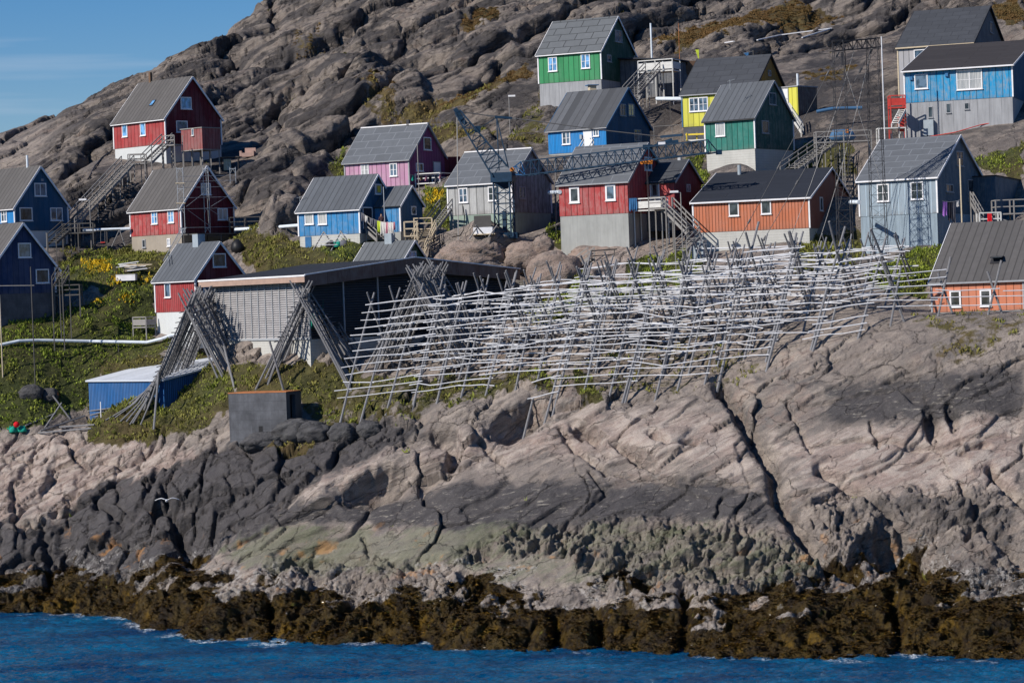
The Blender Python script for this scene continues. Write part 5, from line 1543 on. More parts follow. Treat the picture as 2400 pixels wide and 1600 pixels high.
MB().hexa([PP(0.004, b0 - 0.1, ah), PP(aw + .1, b0 - 0.1, ah), PP(aw + .1, b1 + .1, ah - .4), PP(-2.1, b1 + .1, ah - .4), PP(0.004, b0 - 0.1, ah + .1), PP(aw + .1, b0 - 0.1, ah + .1), PP(aw + .1, b1 + .1, ah - .3), PP(-2.1, b1 + .1, ah - .3)]).build('roof', RF['plain_dark'], an)
MB().tube([PP(aw - 0.5, b1 - 0.8, ah - .5), PP(aw - 0.5, b1 - 0.8, ah + 1.9)], 0.13, 8).build('chimney', M['steel'], an)
# big blue house, upper right
t, f = house('big_blue', 'blue_house', 'wide worn blue house over grey panelled basement at the upper right', B['blue_worn'], B['blue_shade'], RF['plain_brown'], M['panel_grey'], 6.0, over=0.45)
window(f, t, 'f', 2159, 191.5, 1.35, 1.5, 1, glassm='glass'); w_ = window(f, t, 'f', 2272, 187, 2.6, 2.0, 4, glassm='glass_curtain')
for x, y, h in ((2181, 263, 1.1), (2223, 254, 0.95), (2266, 249, 0.65)): window(f, t, 'f', x, y, 0.45, h, 1, off=-0.04, glassm='glass_dark', frame='trim_grey', fw=0.05)
small_box(f, t, 'f', 2178, 300, 1.0, 1.6, 0.5, 'metal_box', 'meter_cabinet', off=-0.03)
for x, y in ((2136, 184), (2219, 176)): small_box(f, t, 'f', x, y, 0.3, 0.35, 0.2, 'cloth_blue', 'vent')
# top grey house
t, f = house('top_grey', 'grey_house', 'pale grey boarded house at the top right partly behind the blue one', B['grey'], B['grey_shade'], RF['felt_dark'], M['conc'], 3.0, trim='wood_pale', barge='trim_dark', fascia='wood_pale')
window(f, t, 'f', 2158, 130, 1.5, 1.3, 1, glassm='glass'); window(f, t, 'g', 2323, 65, 1.5, 1.3, 2, glassm='glass_dark', frame='trim_grey')
# salmon house
t, f = house('salmon', 'salmon_house', 'salmon orange house with big charcoal roof and open skylight at lower right', B['salmon'], B['orange_shade'], RF['seam'], M['conc'], 3.0, trim='trim_grey', fascia='trim_grey')
for x, y in ((2239, 700), (2310, 698)): window(f, t, 'f', x, y, 0.95, 1.4, 1, glassm='glass_dark', fw=0.14)

def skylight(f, parent, px, py, w=0.6, h=0.9, mat='glass_blue', open_=0.0):
    "roof window on the near slope, found by pixel"
    half = f.Wd / 2
    nrm = (f.n1 * f.ridge + Vector((0, 0, half))).normalized()
    up_s = (-f.n1 * half + Vector((0, 0, f.ridge))).normalized()
    d = FW + RT * ((px - 1200.0) / FPX) + UP * ((800.0 - py) / FPX)
    p0 = f.pt(0, 0, f.eh) + nrm * 0.13
    q = CAM + d * ((p0 - CAM).dot(nrm) / d.dot(nrm))
    o = MB().box(q + nrm * 0.03, f.e1 * (w / 2), up_s * (h / 2), nrm * 0.04).build('skylight', M['trim_dark'], parent)
    if open_:
        s2 = (up_s * math.cos(open_) - nrm * math.sin(open_)) ; n2 = (nrm * math.cos(open_) + up_s * math.sin(open_))
        top = q + up_s * (h / 2) + nrm * 0.1
        MB().box(top - s2 * 0 - (up_s * math.cos(open_) - nrm * math.sin(open_)) * (h / 2), f.e1 * (w / 2 - 0.03), s2 * (h / 2), n2 * 0.03).build('pane', M[mat], o)
    else:
        MB().box(q + nrm * 0.06, f.e1 * (w / 2 - 0.07), up_s * (h / 2 - 0.07), nrm * 0.03).build('pane', M[mat], o)
hroot = {}
for o in list(C.objects):
    if o.get('category') == 'house': hroot[o['label'][:18]] = o
def hr(prefix):
    for k, v in hroot.items():
        if k.startswith(prefix[:18]): return v
skylight(H['upper_red'], hr('dark red house high'), 358, 242)
skylight(H['salmon'], hr('salmon orange hous'), 2337, 610, 1.0, 1.3, 'glass_dark', 0.35)

# warehouse
f = WH
t = thing('warehouse', tuple(f.pt(f.L / 2, f.Wd / 2, -3)), 'long low warehouse with louvred walls and brown roof fascia', 'warehouse')
P = f.pt; L, Wd, eh, rh = f.L, f.Wd, f.eh, f.rh
q = MB()
q.quad([P(L, 0.25, 0), P(0.25, 0.25, 0), P(0.25, 0.25, eh), P(L, 0.25, eh)])
q.quad([P(0.25, 0.25, 0), P(0.25, Wd, 0), P(0.25, Wd, eh), P(0.25, Wd / 2, rh), P(0.25, 0.25, eh)])
q.quad([P(L, Wd, 0), P(L, 0.25, 0), P(L, 0.25, eh), P(L, Wd / 2, rh), P(L, Wd, eh)])
q.quad([P(0.25, Wd, 0), P(L, Wd, 0), P(L, Wd, eh), P(0.25, Wd, eh)])
q.build('wall', M['trim_dark'], t)
fd = MB()
for a, b_, l in ((P(L, 0, 0), P(0, 0, 0), L), (P(0, 0, 0), P(0, Wd, 0), Wd)):
    fd.quad([a - Vector((0, 0, 4)), b_ - Vector((0, 0, 4)), b_, a], [(0, 0), (l, 0), (l, 4), (0, 4)])
fd.quad([P(L, 0, 0), P(0, 0, 0), P(0, Wd, 0), P(L, Wd, 0)])
fd.build('foundation', M['conc_block'], t)
npan = 14
Z = Vector((0, 0, 1))
for i in range(npan):
    a0 = L - L * i / npan - 0.04; a1 = L - L * (i + 1) / npan + 0.04
    pm = MB()
    nsl = 26
    for k in range(nsl):
        z0 = 0.15 + (eh - 0.25) * k / nsl; z1 = z0 + (eh - 0.25) / nsl
        pm.hexa([P(a0, 0.16, z1 - 0.03), P(a1, 0.16, z1 - 0.03), P(a1, 0.02, z0), P(a0, 0.02, z0),
                 P(a0, 0.18, z1), P(a1, 0.18, z1), P(a1, 0.02, z0 + 0.05), P(a0, 0.02, z0 + 0.05)])
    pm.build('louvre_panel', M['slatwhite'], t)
fm = MB()
for i in range(npan + 1):
    a = L - L * i / npan
    fm.box(P(a, 0.04, eh / 2), f.e1 * 0.035, f.e2 * 0.08, Z * (eh / 2))
fm.box(P(L / 2, 0.0, 0.06), f.e1 * (L / 2 + 0.1), f.e2 * 0.12, Z * 0.08)
fm.build('louvre_frame', M['slatframe'], t)
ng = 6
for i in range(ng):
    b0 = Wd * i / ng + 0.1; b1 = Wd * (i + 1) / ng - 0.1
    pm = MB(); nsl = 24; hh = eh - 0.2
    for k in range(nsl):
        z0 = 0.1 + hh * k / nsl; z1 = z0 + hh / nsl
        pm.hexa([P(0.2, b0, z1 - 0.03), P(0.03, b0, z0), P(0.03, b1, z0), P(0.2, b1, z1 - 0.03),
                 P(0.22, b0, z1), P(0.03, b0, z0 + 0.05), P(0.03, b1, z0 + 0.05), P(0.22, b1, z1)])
    pm.build('louvre_panel', M['louvre_shade'], t)
for i in range(ng + 1):
    gm = MB()
    b = max(0.06, min(Wd - 0.06, Wd * i / ng)); gm.box(P(0.02, b, eh / 2), f.e1 * 0.07, f.e2 * 0.05, Z * (eh / 2))
    gm.build('post', M['slatframe'], t)
r = roof_slab(f, t, RF['plain_dark'], -0.6, L + 0.6, 0.7, 'near', 0.2)
roof_slab(f, t, RF['plain_dark'], -0.6, L + 0.6, 0.7, 'far', 0.2)
k = 0.7 / (Wd / 2); zl = eh - f.ridge * k
fs = MB()
for b0, b1, z0, z1 in ((-0.75, Wd / 2, zl, rh), (Wd + 0.75, Wd / 2, zl, rh)):
    hgt = 1.05
    a_, b_ = P(-0.68, b0, z0), P(-0.68, b1, z1)
    l_ = (b_ - a_).length
    fs.quad([a_ - Z * (hgt * 0.75), b_ - Z * (hgt), b_ + Z * 0.22, a_ + Z * 0.22] if b0 < 0 else [b_ - Z * hgt, a_ - Z * (hgt * 0.75), a_ + Z * 0.22, b_ + Z * 0.22], [(0, 0), (l_, 0), (l_, 1), (0, 1)])
fs.build('fascia', M['fascia_brown'], r)
tr = MB()
tr.beam(P(-0.72, -0.78, zl + 0.27), P(-0.72, Wd / 2, rh + 0.27), 0.12, 0.1); tr.beam(P(-0.72, Wd + 0.78, zl + 0.27), P(-0.72, Wd / 2, rh + 0.27), 0.12, 0.1)
tr.beam(P(-0.72, -0.78, zl + 0.2), P(L + 0.7, -0.78, zl + 0.2), 0.1, 0.14)
tr.build('edge_trim', M['trim'], r)
MB().beam(P(-0.66, -0.74, zl - 0.12), P(L + 0.66, -0.74, zl - 0.12), 0.08, 0.5).build('eave_board', M['fascia_pale'], r)
# blue shed
f = SH; P = f.pt; L, Wd, eh = f.L, f.Wd, f.eh
t = thing('shed', tuple(P(L / 2, Wd / 2, -1)), 'low corrugated blue shed with white single-slope roof at lower left', 'shed')
up = 2.3
q = MB()
q.quad([P(L, 0, -1), P(0, 0, -1), P(0, 0, eh), P(L, 0, eh)], [(0, -1), (L, -1), (L, eh), (0, eh)])
q.quad([P(0, 0, -1), P(0, Wd, -1), P(0, Wd, eh + up), P(0, 0, eh)], [(0, -1), (Wd, -1), (Wd, eh + up), (0, eh)])
q.quad([P(L, Wd, -1), P(L, 0, -1), P(L, 0, eh), P(L, Wd, eh + up)], [(0, -1), (Wd, -1), (Wd, eh), (0, eh + up)])
q.quad([P(0, Wd, -1), P(L, Wd, -1), P(L, Wd, eh + up), P(0, Wd, eh + up)])
q.build('wall', B['corrug'], t)
o = 0.2
rr = [P(L + o, -o, eh), P(-o, -o, eh), P(-o, Wd + o, eh + up), P(L + o, Wd + o, eh + up)]
r = MB(); tt = Z * 0.14
r.quad([p + tt for p in rr], [(0, 0), (L, 0), (L, Wd), (0, Wd)]); r.quad(rr[::-1])
for i in range(4): r.quad([rr[i], rr[(i + 1) % 4], rr[(i + 1) % 4] + tt, rr[i] + tt])
r.build('roof', RF['white'], t)
p = P(L * 0.45, Wd * 0.42, eh + up * 0.42)
MB().tube([p, p + Z * 2.0], 0.2, 10).build('flue', M['steel'], t)
# concrete box
f = BX; P = f.pt; L, Wd, eh = f.L, f.Wd, f.eh
t = thing('concrete_hut', tuple(P(L / 2, Wd / 2, -1.5)), 'small flat-topped concrete hut with doorway standing on the dark rocks', 'hut')
q = MB(); d = 2.0
q.quad([P(L, 0, -d), P(0, 0, -d), P(0, 0, eh), P(L, 0, eh)], [(0, 0), (L, 0), (L, eh), (0, eh)])
dh = eh - 0.25; b0, b1 = Wd * 0.25, Wd * 0.6
q.quad([P(0, 0, -d), P(0, b0, -d), P(0, b0, eh), P(0, 0, eh)]); q.quad([P(0, b1, -d), P(0, Wd, -d), P(0, Wd, eh), P(0, b1, eh)])
q.quad([P(0, b0, dh), P(0, b1, dh), P(0, b1, eh), P(0, b0, eh)])
q.quad([P(0, b0, -d), P(0.35, b0, -d), P(0.35, b0, dh), P(0, b0, dh)]); q.quad([P(0.35, b1, -d), P(0, b1, -d), P(0, b1, dh), P(0.35, b1, dh)]); q.quad([P(0, b0, dh), P(0.35, b0, dh), P(0.35, b1, dh), P(0, b1, dh)])
q.quad([P(0, Wd, -d), P(L, Wd, -d), P(L, Wd, eh), P(0, Wd, eh)]); q.quad([P(L, Wd, -d), P(L, 0, -d), P(L, 0, eh), P(L, Wd, eh)])
q.quad([P(L, 0, eh), P(0, 0, eh), P(0, Wd, eh), P(L, Wd, eh)])
q.build('wall', M['conc_old'], t)
MB().quad([P(0.36, b0 - .3, -d), P(0.36, b1 + .3, -d), P(0.36, b1 + .3, dh), P(0.36, b0 - .3, dh)]) 
dk = MB(); dk.box(P(0.55, (b0 + b1) / 2, (dh - d) / 2), f.e1 * 0.15, f.e2 * ((b1 - b0) / 2 + 0.2), Z * ((dh + d) / 2)); dk.build('door', M['black'], t)  # black block behind the doorway stands in for its dark inside
rm = MB(); rm.box(P(L / 2, Wd / 2, eh + 0.035), f.e1 * (L / 2 + 0.03), f.e2 * (Wd / 2 + 0.03), Z * 0.03); rm.build('roof', M['rust'], t)
a_, z_ = f.hit(611, 1005, 'f')
MB().box(P(a_, -0.005, z_), f.e1 * 0.17, f.e2 * 0.02, Z * 0.25).build('opening', M['black'], t)  # black plate on the wall, painted shade of an opening
# ------------------------------------------------------------------ picking the ground
_gy = np.arange(172.0, 400.0, 0.25)
def pick(px, py, near=172.0):
    "first ground point seen at a photo pixel beyond a distance"
    pts = [W(px, py, d) for d in _gy if d >= near]
    a = np.array([tuple(p) for p in pts])
    g = terrain(a[:, 0], a[:, 1])
    below = a[:, 2] < g
    i = int(np.argmax(below)) if below.any() else len(a) - 1
    return Vector((a[i, 0], a[i, 1], g[i]))
def gz(x, y): return ground(x, y)

# ------------------------------------------------------------------ fish drying racks
def rack(label, F0, F1, h, hb, sp=1.9, step=0.72, rr=0.055, pr=0.085, over=0.9, seglen=3, ext=0.8, side=(0, 1), jit=1.0, group='fish drying racks of crossed poles', perp=None, zmin=0.35, ground_slack=0.5, ragged=0.35, skip=0.0, rails='rail', dup=1):
    F0, F1 = Vector(F0), Vector(F1)
    e = Vector((F1.x - F0.x, F1.y - F0.y, 0)); Ln = e.length; e.normalize()
    nn = perp if perp is not None else Vector((e.y, -e.x, 0))
    if perp is None and nn.y > 0: nn = -nn                # towards the camera
    t = thing('drying_rack', (F0.x, F0.y, F0.z), label, 'fish rack', group)
    R0 = F0 - nn * hb + Vector((0, 0, h)); R1 = F1 - nn * hb + Vector((0, 0, h))
    nf = max(2, int(Ln / sp) + 1)
    legs = []
    tops = []
    for i in range(nf):
        k = i / (nf - 1)
        Rp = R0.lerp(R1, k) + Vector((0, 0, (random.uniform(-0.22, 0.22) + 0.3 * math.sin(i * 1.3 + F0.x)) * jit * 0.7)) + e * random.uniform(-.25, .25)
        tops.append(Rp)
        for s in (1, -1) * dup:
            d = (nn * (s * hb) - Vector((0, 0, h)))
            dj = Vector((random.uniform(-0.5, 0.5), random.uniform(-.4, .4), 0)) * jit * (0.6 if dup == 1 else 1.7)
            legs.append((Rp, d + dj, s))
    # feet by marching
    pts = []
    for Rp, d, s in legs:
        for j in range(26):
            q = Rp + d * (0.35 + 0.05 * j); pts.append((q.x, q.y))
    g = ground_many(pts).reshape(len(legs), 26)
    for (Rp, d, s), gg in zip(legs, g):
        zz = [Rp.z + d.z * (0.35 + 0.05 * j) for j in range(26)]
        kk = 0.35 + 0.05 * 25
        for j in range(26):
            if zz[j] < gg[j] - 0.25: kk = 0.35 + 0.05 * j; break
        Rp = Rp + (Vector((random.uniform(-.22, .22), random.uniform(-.2, .2), random.uniform(-.2, .2))) if dup > 1 else Vector())
        top = Rp - d.normalized() * (over * random.uniform(0.5, 1.3)) + e * (s * 0.06)
        foot = Rp + d * kk + e * (s * 0.06)
        mid = (top + foot) / 2 + Vector((random.uniform(-1, 1), random.uniform(-1, 1), 0)) * 0.12
        MB().tube([top, mid, foot], pr * random.uniform(0.75, 0.9), 6, r2=pr * 1.15).build('pole', M['pole'], t)
    # rails
    nlev = int(math.hypot(h, hb) / step)
    for s in (1, -1):
        if s == 1 and 0 not in side or s == -1 and 1 not in side: continue
        d = (nn * (s * hb) - Vector((0, 0, h)))
        outn = (nn * (s * h) + Vector((0, 0, hb))).normalized()
        for lv in range(0, nlev):
            kk = (0.03 + lv * step / math.hypot(h, hb))
            line = [tp + d * kk + outn * (pr + rr) for tp in tops]
            ends = [line[0] - e * random.uniform(0.2, ext + ragged * lv * 0.06)] + line[1:-1] + [line[-1] + e * random.uniform(0.2, ext)]
            gg = ground_many([(p.x, p.y) for p in ends])
            ok = [p.z > gv + zmin for p, gv in zip(ends, gg)]
            i = random.randint(-1, 0) * (1 if nf > 3 else 0)
            while i < len(ends) - 1:
                j = min(len(ends) - 1, i + seglen + random.choice((0, 0, 1, -1) if seglen > 2 else (0,)))
                i0 = max(0, i)
                if j > i0 and all(ok[i0:j + 1]) and random.random() > skip:
                    seg = []
                    a0, a1 = ends[i0] - e * 0.12, ends[j] + e * 0.12
                    for q in range(4):
                        p = a0.lerp(a1, q / 3)
                        if 0 < q < 3: p = p + Vector((0, 0, random.uniform(-0.06, 0.05)))
                        seg.append(p + Vector((0, 0, random.uniform(-0.05, 0.05) * jit)) + outn * random.uniform(-0.02, 0.05))
                    MB().tube(seg, rr * random.uniform(0.8, 1.1), 6, r2=rr * random.uniform(0.75, 1.2)).build('rail', M[rails], t)
                i = j if j > i else i + 1
    return t
def pickb(px, py, near=172.0):
    "as pick, on the broad ground form without the small relief"
    pts = np.array([tuple(W(px, py, d)) for d in _gy if d >= near])
    g = base(pts[:, 0], pts[:, 1])
    i = int(np.argmax(pts[:, 2] < g))
    return Vector((pts[i, 0], pts[i, 1], g[i]))
def row(F0, F1, parts, h, hb, labels, **k):
    F0, F1 = Vector(F0), Vector(F1)
    hs2 = k.pop('h1', h)
    for i in range(parts):
        a, b = i / parts, (i + 1) / parts - 0.3 / (F1 - F0).length
        p, q = F0.lerp(F1, a), F0.lerp(F1, b)
        mz = (p.z + q.z) / 2                     # each bay stands nearly level and steps up to the next
        p.z = mz + (p.z - mz) * 0.15; q.z = mz + (q.z - mz) * 0.15
        rack(labels[i], p, q, h + (hs2 - h) * (a + b) / 2, hb, **k)
PERP = Vector((-math.sin(R(31)), -math.cos(R(31)), 0))
RK = dict(perp=PERP, jit=1.1, over=1.5)
row(pickb(795, 1003), pickb(1655, 915), 5, 10.6, 5.8, ['front drying rack nearest the concrete hut, its long rails fanning out at the left end', 'front drying rack above the green shrub at the foot of the slope', 'front drying rack over the dark cleft where grass meets pale rock', 'front drying rack with a prop leaning out over the bare slab', 'front drying rack standing on the bare slab just left of the long fissure'], h1=9.8, rr=.043, pr=.1, sp=1.75, step=.74, **RK)
row(pickb(1690, 880, 200), pickb(2015, 795, 205), 3, 10.8, 6.0, ['tall open rack of dark crossed poles before the terracotta house', 'tall rack of dark crossed poles between terracotta and grey houses', 'last tall crossed rack on the edge of the rock crest'], h1=6.2, seglen=2, sp=2.4, pr=0.12, rr=.045, skip=.15, **dict(RK, over=2.2))
row(pickb(1020, 900), pickb(1760, 850), 4, 7.4, 4.2, ['second row drying rack close to the dark warehouse gable', 'second row drying rack in front of the gravel road', 'second row drying rack below the tall red house', 'second row drying rack at the top of the bare slab'], h1=7.4, sp=1.9, rr=.045, pr=.095, step=.8, skip=.1, **RK)
row(pickb(1200, 835, 215), pickb(1960, 770, 206), 4, 6.0, 3.8, ['third row rack beside the gravel road corner', 'third row rack in the thick of the pale rails', 'third row rack below the balcony posts', 'third row rack below the terracotta house'], h1=6.0, sp=1.9, step=.85, rr=.045, pr=.095, skip=.12, **RK)
row(pickb(1330, 775, 225), pickb(2080, 720, 212), 4, 5.4, 3.4, ['fourth row rack below the wooden steps and boulders', 'fourth row rack under the yellow hook block', 'fourth row rack before the grey cabinet', 'fourth row rack below the lattice mast'], h1=4.8, sp=2.1, step=.85, rr=.045, pr=.095, skip=.15, **RK)
row(pickb(1600, 700, 230), pickb(2090, 685, 216), 2, 4.4, 3.0, ['rearmost sparse rack before the terracotta basement', 'rearmost sparse rack before the tall grey house'], h1=3.4, step=1.1, sp=2.6, skip=.3, **RK)
def flatrack(label, D, rails, posts):
    t = thing('drying_rack', tuple(W(posts[0][2], posts[0][3], D)), label, 'fish rack', 'fish drying racks of crossed poles')
    for k, r_ in enumerate(rails):
        pts = [W(1800 + x / 3.92, 500 + y / 3.92, D - .3 + .15 * (k % 3)) for x, y in r_]
        MB().tube(pts, .045, 6).build('rail', M['rail'], t)
    for k, (x0, y0, x1, y1) in enumerate(posts):
        a_, b_ = W(x0, y0, D + .2 * (k % 2)), W(x1, y1, D + .2 * (k % 2)); b_.z = min(b_.z, gz(b_.x, b_.y)) - .2
        MB().tube([a_, b_], .09, 6).build('pole', M['pole'], t)
    return t
flatrack('thin open rack between the rack field and the salmon house', 213, [[(1090,570),(1640,515)], [(1190,630),(1635,583)], [(900,690),(1610,655)], [(790,750),(1600,725)], [(900,800),(1560,795)], [(1000,860),(1500,845)]], [(2228, 602, 2196, 712), (2198, 640, 2234, 712), (2112, 622, 2084, 722), (2066, 612, 2120, 730)])
flatrack('low thin rack of long rails crossing before the salmon house windows', 212, [[(1540,700),(1720,712),(2130,690)], [(2160,712),(2600,700)], [(1500,775),(1880,765),(2600,752)], [(1480,850),(1900,845),(2600,822)]], [(2347, 610, 2313, 704), (2314, 636, 2349, 704), (2470, 600, 2440, 700)])
def endrack(label, fl, length, h, hb, ang, **k):
    e = Vector((math.sin(R(ang)), math.cos(R(ang)), 0))
    F0 = Vector(fl)
    g1 = gz(F0.x + e.x * length, F0.y + e.y * length)
    F1 = F0 + e * length; F1.z = F0.z + (g1 - F0.z) * 0.25
    left = Vector((-e.y, e.x, 0))
    return rack(label, F0, F1, h, hb, perp=left, **k)
K = dict(sp=0.75, step=0.48, rr=0.045, pr=0.085, over=1.2, seglen=9, ext=0.5, jit=0.7, rails='pole')
endrack('steep end-on stack of grey poles beside the blue shed, leftmost of the three', pick(330, 975), 8.5, 9.6, 4.7, 12, **dict(K, sp=.6, dup=2))
endrack('steep end-on stack of grey poles behind the concrete hut, with green net on it', pick(600, 925), 11.5, 8.3, 4.5, 17, **dict(K, sp=.55, dup=2))
endrack('steep end-on stack of grey poles rising above the warehouse gable', pick(862, 876), 9.0, 7.9, 4.3, 15, **dict(K, sp=.6, dup=2))
for lab, a, b in (('weathered pole propped under the leftmost stack', pick(360, 1008), W(372, 870, 236)), ('pale pole propped against the middle stack above the hut', pick(668, 922), W(632, 800, 229)), ('weathered pole propped on the right of the leftmost stack', pick(552, 915), W(522, 800, 238))):
    single('loose_pole', MB().tube([a - Vector((0, 0, .2)), b], 0.11, 8, r2=0.09), M['pole'], lab, 'pole', 'single poles propped on the stacks')
# poles slid down from the leftmost stack
pm = thing('pole_pile', tuple(pick(250, 985)), 'bundle of poles slid down left of the leftmost stack', 'pole pile')
for i in range(12):
    a = pick(205 + i * 11 + random.uniform(-6, 6), 975 + i * 2.5 + random.uniform(-4, 6)) + Vector((0, 0, 0.15))
    b = W(345 + i * 3, 925 - i * 6, 238)
    MB().tube([a, a.lerp(b, 0.5) + Vector((0, 0, -0.4)), b], 0.07, 6).build('pole', M['pole'], pm)
pm = thing('pole_pile', tuple(pick(120, 1005)), 'broken crossed poles lying on the grass near the left shore', 'pole pile')
for a, b in (((105, 1005), (150, 950)), ((165, 985), (118, 952)), ((90, 1017), (215, 1010)), ((140, 1008), (222, 1000)), ((95, 1012), (200, 990)), ((60, 1000), (130, 975))):
    q0, q1 = pick(*a), pick(*b)
    if b[1] < 955: q1 = q0 + Vector((1.6 if b[0] > a[0] else -1.6, 0.3, 2.2))
    MB().tube([q0 + Vector((0, 0, .1)), q1 + Vector((0, 0, .15))], 0.08, 6).build('pole', M['pole'], pm)
# green net over the middle stack
def cloth(p0, p1, drop, mat, name, label, cat, group=None, nseg=10, sag=0.0, wob=0.08, thick=True, parent=None):
    m_ = MB(); p0, p1 = Vector(p0), Vector(p1)
    d = (p1 - p0); nrm = Vector((-d.y, d.x, 0)).normalized()
    rowsn = 5
    P_ = []
    for r_ in range(rowsn + 1):
        k = r_ / rowsn
        P_.append([p0 + d * (i / nseg) + Vector((0, 0, -drop * k * (1 + 0.12 * math.sin(i * 1.7)))) + nrm * (wob * math.sin(i * 2.3 + k * 1.5) * k) for i in range(nseg + 1)])
    for r_ in range(rowsn):
        for i in range(nseg):
            m_.quad([P_[r_ + 1][i], P_[r_ + 1][i + 1], P_[r_][i + 1], P_[r_][i]])
    n0 = len(m_.f)
    for r_ in range(rowsn):
        for i in range(nseg):
            o_ = nrm * 0.02
            m_.quad([P_[r_][i] + o_, P_[r_][i + 1] + o_, P_[r_ + 1][i + 1] + o_, P_[r_ + 1][i] + o_])
    if parent is not None: return m_.build(name, mat, parent)
    return single(name, m_, mat, label, cat, group)
cloth(W(757, 704, 232), W(772, 712, 234), 1.4, M['net'], 'fishing_net', 'teal fishing net draped near the top of the middle stack', 'net', wob=0.25)
cloth(W(728, 735, 231), W(738, 735, 231), 1.2, M['net'], 'fishing_net', 'teal net scrap hanging lower inside the middle stack', 'net', wob=0.2)
# ------------------------------------------------------------------ crane and lattice masts
Z = Vector((0, 0, 1))
def lattice(mb, p, q, w0, w1, nb, r=0.04, rd=0.022, up=None, tri=False, nd=4):
    "lattice girder from p to q"
    p, q = Vector(p), Vector(q); d = (q - p).normalized()
    up = Vector(up) if up is not None else (Z if abs(d.z) < 0.8 else Vector((0, 1, 0)))
    a = d.cross(up).normalized(); b = a.cross(d).normalized()
    cor = ((-1, -1), (1, -1), (0, 1)) if tri else ((-1, -1), (1, -1), (1, 1), (-1, 1))
    def cp(k, c):
        w_ = (w0 + (w1 - w0) * k) / 2
        return p.lerp(q, k) + a * (c[0] * w_) + b * (c[1] * w_)
    for c in cor: mb.beam(cp(0, c), cp(1, c), r * 2)
    m_ = len(cor)
    for i in range(nb):
        k0, k1 = i / nb, (i + 1) / nb
        for j in range(m_):
            c0, c1 = cor[j], cor[(j + 1) % m_]
            if i % 2: c0, c1 = c1, c0
            mb.beam(cp(k0, c0), cp(k1, c1), rd * 2)
            mb.beam(cp(k1, cor[j]), cp(k1, cor[(j + 1) % m_]), rd * 2)
    return mb
DC = 250.5
def CW(px, py, d=0.0): return W(px, py, DC + d)
foot = pick(1190, 690, 232)
base_ = Vector((CW(1186, 600).x, DC, 0)); base_.z = gz(base_.x, DC) - 0.3
t = thing('tower_crane', tuple(base_), 'dark blue lattice tower crane with long jib reaching right over the red house roof', 'crane')
def mastp(py): 
    z = z_at(base_.x, DC, py); return Vector((base_.x, DC, z))
lo = MB(); lattice(lo, base_, mastp(556), 2.05, 2.05, 8, 0.07, 0.035, up=(0.25, 1, 0)); lo.box(mastp(553), (1.15, 0, 0), (0, 1.15, 0), (0, 0, 0.28)); lo.build('lower_mast', M['crane'], t)
hi = MB(); lattice(hi, mastp(550), mastp(428), 1.55, 1.55, 5, 0.065, 0.032, up=(0.25, 1, 0)); hi.beam(mastp(550), mastp(495), 0.35); hi.build('upper_mast', M['crane'], t)
top = mastp(428)
cb = MB(); cb.box(mastp(416), (1.0, -0.2, 0), (0.2, 0.9, 0), (0, 0, 0.45)); cb.hexa([top + Vector(v) for v in ((-.2, -.3, -.6), (.4, -.3, -.6), (.4, .3, -.6), (-.2, .3, -.6), (-.85, -.7, 0), (.8, -.7, 0), (.8, .7, 0), (-.85, .7, 0))]); cb.build('slewing_platform', M['crane'], t)
pk = MB()
pa, pb, ppk = CW(1152, 404), CW(1192, 400), CW(1073, 263)
# folded tower peak: a tapering girder leaning left
lattice(pk, (pa + pb) / 2 + Vector((0, 0, 0)), ppk, 1.7, 0.55, 9, 0.06, 0.03, up=(0, 1, 0)); pk.beam(CW(1066, 255), CW(1092, 292), 0.55, 0.4); pk.box(CW(1120, 303), (0.25, 0, 0), (0, 0.25, 0), (0, 0, 0.3))
pk.build('tower_peak', M['crane'], t)
st = MB(); ptop = CW(1164, 276); st.beam(ptop, CW(1170, 400), 0.09); st.beam(ptop, CW(1192, 394), 0.09); st.beam(CW(1120, 303), ptop, 0.06); st.beam(CW(1160, 274), CW(1200, 277), 0.22); st.build('back_strut', M['crane'], t)
jb = MB()
j0, j1 = CW(1206, 400), CW(1660, 346, -4)
lattice(jb, CW(1226, 395, -.3), CW(1662, 343, -4.5), 1.35, 1.2, 22, 0.055, 0.028, up=(0, 0, 1), tri=True)
jb.build('jib', M['crane'], t)
ro = MB(); lattice(ro, CW(1199, 403), CW(1226, 395), 0.5, 1.35, 2, 0.055, 0.03, up=(0, 0, 1), tri=True); ro.build('jib_root', M['crane_light'], t)
tip = MB(); tip.beam(CW(1660, 329, -4), CW(1684, 358, -4), 0.1); tip.beam(CW(1658, 361, -4), CW(1686, 356, -4), 0.14); tip.box(CW(1685, 357, -4), (0.28, 0, 0), (0, 0.2, 0), (0, 0, 0.22)); tip.build('jib_tip', M['crane'], t)
pn = MB(); pts = [CW(1076, 262), CW(1150, 272), CW(1200, 277), CW(1300, 290, -1), CW(1400, 304, -2), CW(1553, 321, -3)]
pn.tube(pts, 0.05, 5)
for i in (1, 2): pn.beam(pts[i] - (pts[i + 1] - pts[i]).normalized() * 0.4, pts[i] + (pts[i + 1] - pts[i]).normalized() * 0.4, 0.16)
pn.build('pendant_rope', M['cable'], t)
mc = MB(); mc.beam(CW(1548, 321, -3), CW(1600, 316, -3.6), 0.22); mc.beam(CW(1530, 343, -3), CW(1575, 326, -3.2), 0.2); mc.beam(CW(1540, 336, -3), CW(1590, 331, -3.2), 0.28); mc.box(CW(1518, 345, -2.8), (0.45, 0, 0), (0, 0.3, 0), (0, 0, 0.22)); mc.build('luffing_gear', M['crane'], t)
lb = MB(); lb.box(CW(1551, 336, -3.4), (0.33, 0, 0), (0, 0.05, 0), (0, 0, 0.12)); lb.build('winch_cover', M['trim'], t)
